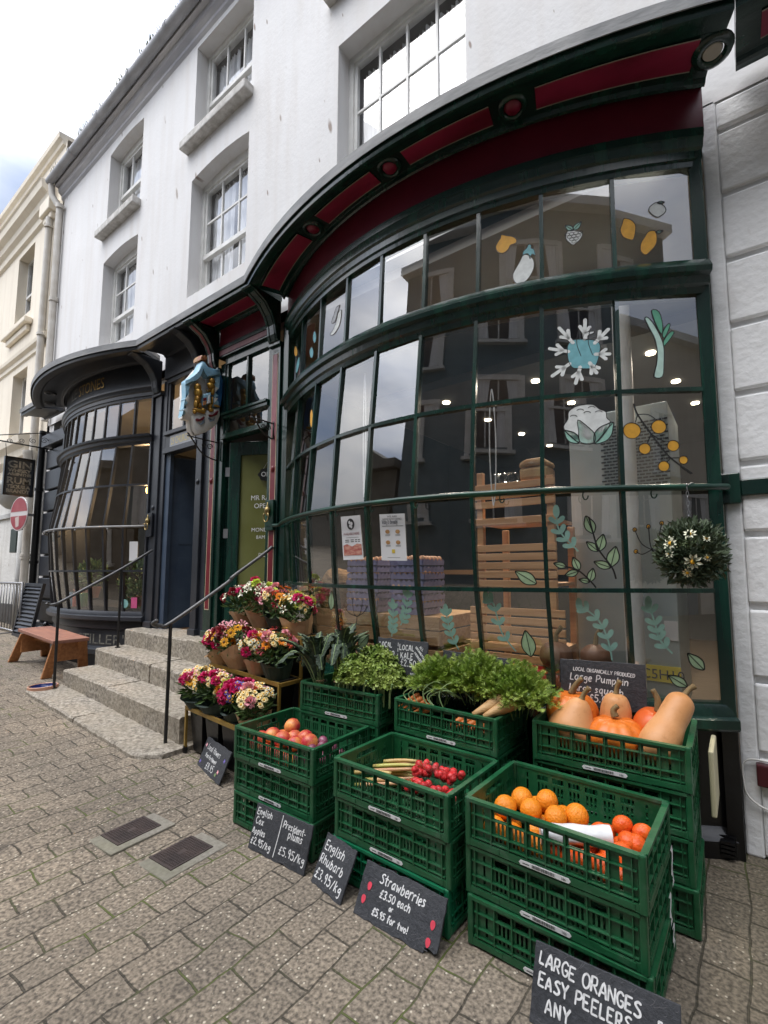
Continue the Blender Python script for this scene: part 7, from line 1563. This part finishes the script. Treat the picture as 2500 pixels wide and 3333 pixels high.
def carrot_tops(c, rad, n, lab, seed, stems=14):
    r_ = random.Random(seed); t = thing('carrot_bunch', lab, 'carrots', c, group='bunched carrots with leafy tops'); m = MB(); s2 = MB()
    for i in range(n):
        az = r_.uniform(0, 6.283); u = r_.random()**.5; base = Vector((c[0]+rad[0]*.35*math.cos(az)*u, c[1]+rad[1]*.3*math.sin(az)*u, c[2]))
        tip = Vector((c[0]+rad[0]*math.cos(az)*u*r_.uniform(.7, 1.1), c[1]+rad[1]*math.sin(az)*u*r_.uniform(.7, 1.1), c[2]+rad[2]*(1-.55*u*u)*r_.uniform(.75, 1.1)))
        mid = (base+tip)/2+Vector((0, 0, .04)); P_ = smooth_path([tuple(base), tuple(mid), tuple(tip)], 4)
        if i < stems: s2.tube(P_, .0022, 4)
        for j in range(3, len(P_)):
            p = Vector(P_[j]); dr = (p-Vector(P_[j-1])).normalized()
            for k in range(4):
                a = (dr+Vector((r_.uniform(-1, 1), r_.uniform(-1, 1), r_.uniform(-.5, .8)))).normalized(); sd = a.cross(Vector((r_.uniform(-1, 1), r_.uniform(-1, 1), 1))).normalized(); L = r_.uniform(.014, .030)
                vs = [p, p+a*L]
                fs = []
                for q in (.3, .55, .8):
                    for sg in (-1, 1):
                        b0 = len(vs); e = p+a*L*q; vs += [e, e+(a*.5+sd*sg).normalized()*L*.42, e+a*L*.16]; fs.append((b0, b0+1, b0+2))
                vs += [p+sd*.0012, p-sd*.0012]; fs.append((len(vs)-1, len(vs)-2, 1)); m.add(vs, fs)
    m.build('leaves', MT['fern'], t); s2.build('leaf_stems', MT['cavst'], t)
    return t
c1 = carrot_tops((-1.32, -.64, .62), (.18, .14, .22), 260, 'leafy carrot bunch at the left of the carrot crate', 1); c2 = carrot_tops((-1.12, -.60, .64), (.22, .17, .24), 340, 'big leafy carrot bunch in the middle of the carrot crate', 2); c3 = carrot_tops((-.90, -.60, .62), (.20, .20, .23), 340, 'leafy carrot bunch spilling over the right end of its crate', 3)
m = MB(); rr_ = random.Random(4)
for i in range(8):
    x = -1.40+.026*i+rr_.uniform(-.01, .01); zz = rr_.uniform(-.02, .02); P_ = smooth_path([(x+.03, -.77, .63), (x-.02+zz, -.77, .70+zz), (x+.05, -.74+zz, .745+zz), (x+.13+zz, -.71, .69)], 5); m.tube(P_, .0026, 5)
m.build('arching_stems', MT['cavst'], c1)
def root(p, q, r_, m_, par, nm='carrot'):
    m = MB(); p, q = Vector(p), Vector(q); n = 9; pts = [p+(q-p)*i/(n-1) for i in range(n)]; m.tube(pts, [r_*(.55 if i == 0 else 1-.72*(i/(n-1))**1.4)*(1+.04*math.sin(i*5)) for i in range(n)], 10); m.build(nm, m_, par, smooth=True)
for i in range(5): root((-1.36+.022*i, -.745-.006*(i % 2), .685-.012*i), (-1.465+.03*i, -.775, .62-.005*i), .016, MT['carrot'], c1)
for i in range(6): root((-1.12+.03*i, -.71, .61-.004*i), (-1.17+.035*i, -.775, .575), .017, MT['carrot'], c2)
for i, (x, lab) in enumerate(((-1.0, 'left of the two parsnips lying on the carrot crate'), (-.945, 'right of the two parsnips, nearest the crate corner'))):
    t = thing('parsnip', lab, 'parsnip', (x+.03, -.72, .67)); root((x+.075, -.685+.01*i, .715), (x-.035, -.79, .655), .036, MT['parsnip'], t, 'root')
    m = MB(); 
    for k in range(4): m.tube([(x+.072, -.688+.01*i, .715), (x+.10, -.675+.012*(k-1.5), .735), (x+.13+.01*k, -.66+.03*(k-1.5), .735+.008*k)], [.009, .006, .004], 6)
    m.build('crown', MT['cavst'], t, smooth=True)
# ------------------------------------------------------------------ slate price boards
def slate(name, lab, loc, w, h, yaw, lean, draw, seed=0, notch=False, cat='price board', ragged=.004):
    t = thing('slate_sign', lab, 'slate sign', loc, 0, 'chalked slate price signs', local=True); t.rotation_euler = (-lean, 0, yaw)
    r_ = random.Random(seed); pts = []
    def edge(a, b, n=12, amp=ragged):
        for i in range(n): u = i/n; pts.append((a[0]+(b[0]-a[0])*u+r_.uniform(-amp, amp)*(i > 0), a[1]+(b[1]-a[1])*u+r_.uniform(-amp, amp)*(i > 0)))
    edge((-w/2, 0), (w/2-(.05 if notch else 0), 0), 12, ragged)
    if notch: pts += [(w/2-.052, .002), (w/2-.05, .018), (w/2-.03, .020), (w/2-.012, .014)]
    edge((w/2, .02 if notch else 0), (w/2, h), 8, ragged*.5); edge((w/2, h), (-w/2, h), 12, ragged*.8); edge((-w/2, h), (-w/2, 0), 8, ragged*.5)
    m = MB(); m.prism([(x, 0, z) for x, z in pts], (0, .009, 0)); m.build('board', MT['slate'], t, bevel=.0015)
    m = MB(); f = lambda x, z: Vector((x, -.0012, z)); draw(m, f)
    if m.v: m.build('chalk_writing', MT['chalk'], t)
    # smudges and old chalk along the edges
    m = MB()
    for i in range(70):
        x, z = r_.uniform(-w/2+.01, w/2-.01), r_.choice((r_.uniform(.005, .03), r_.uniform(h-.03, h-.006), r_.uniform(0, h-.01))); a = r_.uniform(-.5, .9); L = r_.uniform(.006, .03)
        ribbon(m, [(x, z), (x+L*.5*math.cos(a), z+L*.5*math.sin(a)), (x+L*math.cos(a+.2), z+L*math.sin(a+.2))], .0012, lambda p, q: Vector((max(-w/2+.004, min(w/2-.004, p)), -.0008, max(.004, min(h-.004, q)))))
    m.build('chalk_smudge', mat('old_chalk_%s' % seed, (.13, .13, .14), rough=.95), t); return t
def d_ap(m, f):
    chalk(m, 'English', -.175, .148, .026, f, .0046, seed=1); chalk(m, 'Cox', -.172, .108, .027, f, .0046, seed=2); chalk(m, 'Apples', -.182, .068, .024, f, .0046, seed=3); chalk(m, '£2.95/kg', -.178, .026, .026, f, .0048, seed=4)
    ribbon(m, smooth_path([(.0, .182), (-.004, .11), (-.012, .03), (-.014, .012)], 5), .0045, f)
    chalk(m, 'President-', .012, .138, .026, f, .0044, gap=1.3, seed=5, rot=-.02); chalk(m, 'plums', .055, .106, .028, f, .0046, seed=6); chalk(m, '£5.95/kg', .015, .036, .031, f, .005, seed=7)
slate('slate_sign', 'slate board pricing English Cox apples and President plums', (-1.803, -1.259, .002), .379, .189, R(1.3), R(15.7), d_ap, 1)
def d_rh(m, f): chalk(m, 'English', -.085, .128, .032, f, .0046, seed=8); chalk(m, 'Rhubarb', -.09, .078, .032, f, .0046, seed=9); chalk(m, '£3.95/kg', -.092, .024, .034, f, .0048, seed=10)
slate('slate_sign', 'small slate board pricing English rhubarb', (-1.465, -1.274, .002), .206, .184, R(-9.9), R(26.7), d_rh, 2)
def d_st(m, f):
    chalk(m, 'Strawberries', -.105, .125, .030, f, .0046, seed=11, gap=1.3, rot=-.03); chalk(m, '£3.50 each', -.09, .084, .023, f, .0044, seed=12, gap=1.4); chalk(m, 'or', -.035, .060, .016, f, .0038, seed=13); chalk(m, '£5.95 for two!', -.105, .026, .020, f, .0044, seed=14, gap=1.4)
ss = slate('slate_sign', 'big chipped slate board pricing strawberries with pink drawings', (-1.105, -1.294, .002), .381, .173, R(-1.3), R(27.7), d_st, 3, notch=True)
for (x, z) in ((-.145, .10), (-.158, .055), (.155, .085), (.15, .035)):
    m = MB(); m.poly([(x+.010*math.cos(a)*(1-.25*math.sin(a)*-1), -.0022, z+.014*math.sin(a)) for a in [i*.52 for i in range(12)]]); m.build('chalk_strawberry', MT['pinkchalk'], ss)
def d_or(m, f): chalk(m, 'LARGE ORANGES', -.178, .140, .031, f, .0054, seed=15, slant=.04, gap=1.25, rot=-.05); chalk(m, '50p', .142, .118, .020, f, .005, seed=16, slant=0); chalk(m, 'EASY PEELERS', -.176, .090, .030, f, .0054, seed=17, slant=.02, gap=1.4, rot=-.02); chalk(m, 'ANY', -.15, .038, .031, f, .0056, seed=18, slant=.02)
slate('slate_sign', 'slate board pricing large oranges and easy peelers at bottom edge', (-.385, -1.314, .002), .388, .189, R(.8), R(22.6), d_or, 4, ragged=.002)
fl_s = slate('slate_sign', 'small slate board pricing local flowers, leaning on the black buckets', (-2.825, -.974, .03), .38, .184, R(-10.9), R(22.8), lambda m, f: (chalk(m, 'Local flowers', -.13, .125, .030, f, .0042, seed=19, gap=1.0, rot=-.05), chalk(m, 'from Porthleven!', -.125, .080, .022, f, .0036, seed=20, gap=.8, rot=-.04), chalk(m, '£8.95', -.065, .024, .036, f, .0046, seed=21)), 5)
for i, (x, z, c) in enumerate(((.12, .05, 'fl_pink'), (.15, .12, 'fl_violet'), (-.16, .04, 'fl_violet'), (-.16, .14, 'fl_pink'), (.10, .03, 'cavst'))):
    m = MB(); m.poly([(x+.010*math.cos(a)*(1+.3*math.sin(4*a)), -.002, z+.010*math.sin(a)*(1+.3*math.sin(4*a))) for a in [k*.45 for k in range(14)]]); m.build('chalk_flower', MT[c], fl_s)
def d_ka(m, f):
    chalk(m, 'LOCAL', -.165, .195, .026, f, .0048, seed=22, slant=0); chalk(m, 'CAVALO', -.17, .150, .026, f, .0048, seed=23, slant=0); chalk(m, 'NERO', -.15, .108, .026, f, .0048, seed=24, slant=0)
    for i in range(7): ribbon(m, [(-.024, .225-.03*i), (-.024, .215-.03*i), (-.024, .207-.03*i)], .004, f)
    chalk(m, 'LOCAL', -.012, .190, .029, f, .005, seed=25, slant=0); chalk(m, 'KALE', .0, .145, .031, f, .005, seed=26, slant=0); chalk(m, '£2.50', .0, .106, .034, f, .005, seed=27, slant=0); chalk(m, 'BUNCH', .075, .055, .018, f, .004, seed=28, slant=0)
    chalk(m, 'ALL', .130, .212, .014, f, .003, seed=29, slant=0, rot=-.6); chalk(m, 'ORGANICALLY', .102, .210, .0115, f, .0028, seed=30, slant=0, rot=-.75); chalk(m, 'PRODUCED', .095, .180, .0115, f, .0028, seed=31, slant=0, rot=-.75)
slate('slate_sign', 'slate board pricing cavalo nero and local kale behind the curly kale', (-1.606, -.587, .669), .370, .245, R(-3.6), R(4.8), d_ka, 6)
slate('slate_sign', 'slate board almost hidden behind the carrot tops', (-1.16, -.55, .666), .42, .205, R(-6), R(5.6), lambda m, f: None, 7)
def d_pu(m, f): chalk(m, 'LOCAL ORGANICALLY PRODUCED', -.125, .163, .0155, f, .0030, seed=32, slant=.05, gap=1.1, rot=-.04); chalk(m, 'Large Pumpkin', -.14, .120, .030, f, .0045, seed=33, slant=.1, gap=1.5, rot=-.03); chalk(m, 'Large squash', -.145, .072, .029, f, .0045, seed=34, slant=.1, gap=1.6, rot=-.03); chalk(m, '£5.00', -.06, .028, .030, f, .0045, seed=35)
slate('slate_sign', 'slate board pricing large pumpkin and large squash', (-.559, -.42, .668), .370, .211, R(10), R(1.7), d_pu, 8, ragged=.002)

# ------------------------------------------------------------------ flower stand, buckets and bouquets
fs_ = thing('flower_stand', 'stepped gold painted flower stand on castors beside the steps', 'flower stand', (-2.86, -.65, .05))
ZT = lambda x: G(x)*1.0-.0
TY = [(-.895, -.72, .335), (-.72, -.545, .60), (-.545, -.37, .87)]
def zt(x, z): return z+.055*(-2.86-x)*1.1
for (y0, y1, z) in TY:
    m = MB(); x0, x1 = -3.24, -2.46
    for a, b in (((x0, y0), (x1, y0)), ((x0, y1), (x1, y1)), ((x0, y0), (x0, y1)), ((x1, y0), (x1, y1))):
        p, q = Vector((a[0], a[1], zt(a[0], z))), Vector((b[0], b[1], zt(b[0], z))); d = (q-p).normalized(); m.rbox([p, q], [d.cross(Vector((0, 0, 1))).normalized()]*2, [Vector((0, 0, 1))]*2, .016, -.012, .012)
    m.build('tier_frame', MT['goldf2'], fs_)
for x in (-3.235, -2.465):
    for (y, z) in ((-.893, .335), (-.722, .60), (-.547, .87), (-.372, .87)):
        m = MB(); m.box(x-.008, x+.008, y-.008, y+.008, G(x)+.04, zt(x, z)); m.build('leg', MT['goldf2'], fs_)
for x in (-3.235, -2.465):
    m = MB(); T = Matrix.Translation((x, -.893, G(x)+.02)) @ Matrix.Rotation(R(90), 4, 'X'); m.lathe([(0, -.009), (.02, -.009), (.02, .009), (0, .009)], (0, 0, 0), 12, T=T); m.box(x-.006, x+.006, -.905, -.88, G(x)+.02, G(x)+.05); m.build('castor', MT['blackpl'], fs_)
m = MB(); w0, w1, h = .052, .078, .30
def bucket_mesh():
    m = MB(); sq = lambda w, z: [(-w, -w*.9, z), (w, -w*.9, z), (w, w*.9, z), (-w, w*.9, z)]
    vs = sq(w0, 0)+sq(w1, h)+sq(w1+.008, h)+sq(w1+.008, h-.02)+sq(w1-.006, h)+sq(w1-.01, h-.06)
    fs = [(0, 3, 2, 1)]+[(a*4+i, a*4+(i+1) % 4, b*4+(i+1) % 4, b*4+i) for a, b in ((0, 1), (2, 3), (1, 2), (4, 5)) for i in range(4)]+[(1*4+i, 1*4+(i+1) % 4, 4*4+(i+1) % 4, 4*4+i) for i in range(4)]+[(20, 21, 22, 23)]
    return m.add(vs, fs)
bp_ = bucket_mesh().build('flower_bucket', MT['blackpl'], bevel=.003); ORD = ['leftmost', 'second from left', 'third from left', 'rightmost']; TN = ['lowest', 'middle', 'top']
nb = 0
for k, (y0, y1, z) in enumerate(TY):
    for i in range(4):
        x = -3.145+.19*i; o = bp_ if nb == 0 else copy_tree(bp_); nb += 1
        place(o, (x, (y0+y1)/2, zt(x, z)-.29), (0, 0, 0), 'square black bucket, %s on the %s tier of the flower stand' % (ORD[i], TN[k]), 'black buckets in the flower stand'); o['category'] = 'bucket'
def fl_gerbera(c):
    m = MB(); daisy(m, (0, 0, 0), (0, 0, 1), .030, 14, 0, 1, .30, .12, .30); daisy(m, (0, 0, .003), (0, 0, 1), .022, 12, 0, 1, .3, .25, .3); return (m, [MT[c], MT['cork']])
def fl_carn(c):
    m = MB(); r_ = random.Random(len(c))
    for i in range(46):
        d = Vector((r_.gauss(0, 1), r_.gauss(0, 1), abs(r_.gauss(0, .8))+.15)).normalized(); a = d.orthogonal().normalized(); b = d.cross(a); q = r_.uniform(0, 6); u = a*math.cos(q)+b*math.sin(q); v = d.cross(u); p = d*.012; L = .024*r_.uniform(.7, 1.15)
        m.add([p, p+d*L*.7+u*L*.45+v*.003, p+d*L+v*.004, p+d*L*.7-u*L*.45-v*.002], [(0, 1, 2), (0, 2, 3)])
    return (m, [MT[c]])
def fl_spray(c):
    m = MB(); r_ = random.Random(7)
    for i in range(7):
        p = Vector((r_.uniform(-.034, .034), r_.uniform(-.034, .034), r_.uniform(-.008, .014))); daisy(m, p, (p.x*8, p.y*8, 1), .0145, 10, 0, 1, .40, .2, .34)
    return (m, [MT[c], MT['fl_yellow']])
def fl_lily(c):
    m = MB(); daisy(m, (0, 0, 0), (0, 0, 1), .034, 6, 0, 1, .36, .55, .12); return (m, [MT[c], MT['cork']])
FLP = {}
for nm, fn_, c in (('rust_gerbera', fl_gerbera, 'fl_rust'), ('amber_gerbera', fl_gerbera, 'fl_amber'), ('yellow_gerbera', fl_gerbera, 'fl_yellow'), ('magenta_carnation', fl_carn, 'fl_mag'), ('lime_carnation', fl_carn, 'fl_lime'), ('dark_red_carnation', fl_carn, 'fl_dkred'), ('cream_chrysanthemum', fl_spray, 'fl_cream'), ('white_freesia', fl_lily, 'fl_white'), ('pink_alstroemeria', fl_lily, 'fl_pink'), ('dark_red_alstroemeria', fl_lily, 'fl_dkred'), ('pink_carnation', fl_carn, 'fl_pink'), ('white_daisy', fl_spray, 'fl_white'), ('violet_statice', fl_spray, 'fl_violet')):
    m, ms_ = fn_(c); me_o = m.build(nm, ms_); FLP[nm] = me_o.data; bpy.data.objects.remove(me_o)
CAMV = Vector((0, -2.7, 1.31))
def bouquet(c, bx, wrap, kinds, lab, seed, r_=.10, lean=(0, 0), tall=0, wz=.10, nfl=19):
    q = random.Random(seed); c = Vector(c); base = Vector(bx); t = thing('bouquet', lab, 'bouquet', tuple(base), group='wrapped bouquets on the flower stand')
    # paper: cone from the bucket to the blooms with a ragged, higher back edge
    m = MB(); n = 26; rows = 6; vs = []; axis = (c-base); zt_ = c.z-wz*.45; a0 = q.uniform(0, 6)
    for j in range(rows+1):
        u = j/rows; p = base+(c-base)*u*.92
        for i in range(n):
            a = 2*math.pi*i/n; rr = .036+(r_*1.12-.036)*u**.8; rr *= 1+.09*math.sin(3*a+seed)*u+.05*math.sin(7*a+2*seed)*u+.03*math.sin(13*a)*u
            dz = 0
            if j == rows: dz = .022*math.sin(2*a+seed)+.055*max(0, math.cos(a-1.0-seed*.7))**4+tall*max(0, math.cos(a-(.9 if seed % 3 else 2.4)))**5-.02
            vs.append((p.x+rr*math.cos(a), p.y+rr*math.sin(a)*.9, p.z+(-wz*.55*u)+dz))
    m.add(vs, [(j*n+i, j*n+(i+1) % n, (j+1)*n+(i+1) % n, (j+1)*n+i) for j in range(rows) for i in range(n)]); m.build('paper_wrap', MT[wrap], t)
    m = MB(); leafcloud(m, c+Vector((0, 0, -.03)), (r_*1.08, r_*1.0, r_*.75), 170, .060, seed, shell=.4, asp=.30, up=.5)
    for i in range(10):
        a = q.uniform(0, 6.28); p = c+Vector((math.cos(a)*r_*.8, math.sin(a)*r_*.8, .01)); m.add([p, p+Vector((math.cos(a)*.02+.006, math.sin(a)*.02, .03)), p+Vector((math.cos(a)*.035, math.sin(a)*.035, .065)), p+Vector((math.cos(a)*.02-.006, math.sin(a)*.02, .03))], [(0, 1, 2, 3)])
    m.build('foliage', MT['leafm'], t)
    cam_d = (CAMV-c).normalized(); placed = []
    for i in range(nfl):
        for _ in range(30):
            d = Vector((q.gauss(0, 1), q.gauss(0, 1), q.gauss(.35, .8))).normalized(); d = (d+cam_d*.55+Vector((0, 0, .35))).normalized()
            if d.z < -.25: continue
            p = c+Vector((d.x*r_, d.y*r_, d.z*r_*.86))*q.uniform(.92, 1.24)
            if all((p-o).length > .030 for o in placed): break
        placed.append(p); nm = kinds[i % len(kinds)]
        o = bpy.data.objects.new(nm, FLP[nm]); COL.objects.link(o); o.parent = t; o.location = p-base; dd = (d+Vector((q.uniform(-.35, .35), q.uniform(-.35, .35), q.uniform(-.1, .4)))).normalized(); o.rotation_euler = dd.to_track_quat('Z', 'Y').to_euler(); s_ = q.uniform(1.0, 1.35); o.scale = (s_, s_, s_)
def bkt(k, i): y0, y1, z = TY[k]; x = -3.145+.19*i; return (x, (y0+y1)/2, zt(x, z)-.10)
C_, W_k, GP_ = 'cream_chrysanthemum', 'kraft', 'kraftg'
bouquet((-3.20, -.50, 1.075), bkt(2, 0), W_k, ['magenta_carnation', 'dark_red_alstroemeria', 'white_freesia', 'dark_red_carnation', 'white_freesia'], 'kraft wrapped bouquet of dark red and magenta blooms, leftmost on the top tier', 11, .105, tall=.05)
bouquet((-3.005, -.50, 1.115), bkt(2, 1), W_k, ['white_freesia', 'lime_carnation', 'rust_gerbera', 'white_freesia', 'magenta_carnation', 'white_freesia'], 'tall kraft wrapped bouquet with white freesias and a lime carnation, top tier', 12, .112, tall=.06)
bouquet((-2.79, -.49, 1.085), bkt(2, 2), GP_, ['amber_gerbera', 'rust_gerbera', 'pink_carnation', 'amber_gerbera', 'dark_red_alstroemeria', C_], 'green wrapped bouquet of amber gerberas and rust blooms, third on the top tier', 13, .102, tall=.04)
bouquet((-2.585, -.49, 1.045), bkt(2, 3), W_k, [C_, 'lime_carnation', 'magenta_carnation', 'white_freesia', C_], 'kraft wrapped bouquet with lime and cream blooms, rightmost on the top tier', 14, .106, tall=.13)
bouquet((-3.20, -.68, .79), bkt(1, 0), W_k, ['yellow_gerbera', 'amber_gerbera', 'pink_alstroemeria', 'magenta_carnation', C_], 'bouquet of yellow and amber blooms, leftmost on the middle tier', 15, .095, tall=.05)
bouquet((-3.03, -.68, .83), bkt(1, 1), W_k, ['pink_alstroemeria', 'dark_red_carnation', 'yellow_gerbera', 'pink_alstroemeria', 'pink_alstroemeria'], 'broad kraft wrapped bouquet of pale pink and dark red blooms, middle tier', 16, .112, tall=.05)
bouquet((-2.77, -.67, .79), bkt(1, 2), W_k, [C_, 'magenta_carnation', 'white_daisy', C_, 'amber_gerbera'], 'kraft wrapped bouquet of cream chrysanthemums, third on the middle tier', 17, .095, tall=.06)
bouquet((-2.59, -.66, .80), bkt(1, 3), GP_, [C_, 'rust_gerbera', 'amber_gerbera', 'dark_red_alstroemeria', 'pink_carnation'], 'dark green wrapped bouquet with rust red lilies, rightmost on the middle tier', 18, .106, tall=.11)
bouquet((-3.20, -.84, .525), bkt(0, 0), GP_, [C_, 'pink_alstroemeria', C_, 'yellow_gerbera', 'magenta_carnation', C_], 'bouquet of cream chrysanthemums and pink blooms, leftmost on the lowest tier', 19, .106, tall=.05)
bouquet((-3.00, -.83, .525), bkt(0, 1), GP_, [C_, 'magenta_carnation', 'pink_alstroemeria', 'rust_gerbera', C_, 'amber_gerbera', C_], 'bouquet with magenta and orange blooms, second on the lowest tier', 20, .112, tall=.06)
bouquet((-2.75, -.83, .50), bkt(0, 2), GP_, ['magenta_carnation', 'lime_carnation', 'magenta_carnation', 'magenta_carnation', 'violet_statice'], 'green wrapped bouquet of magenta blooms with one lime carnation, lowest tier', 21, .085, tall=.09)
bouquet((-2.575, -.82, .475), bkt(0, 3), W_k, [C_, 'pink_carnation', C_, 'white_daisy', C_, 'rust_gerbera'], 'bouquet of cream daisies and small pink blooms, rightmost on the lowest tier', 22, .10, tall=.07)
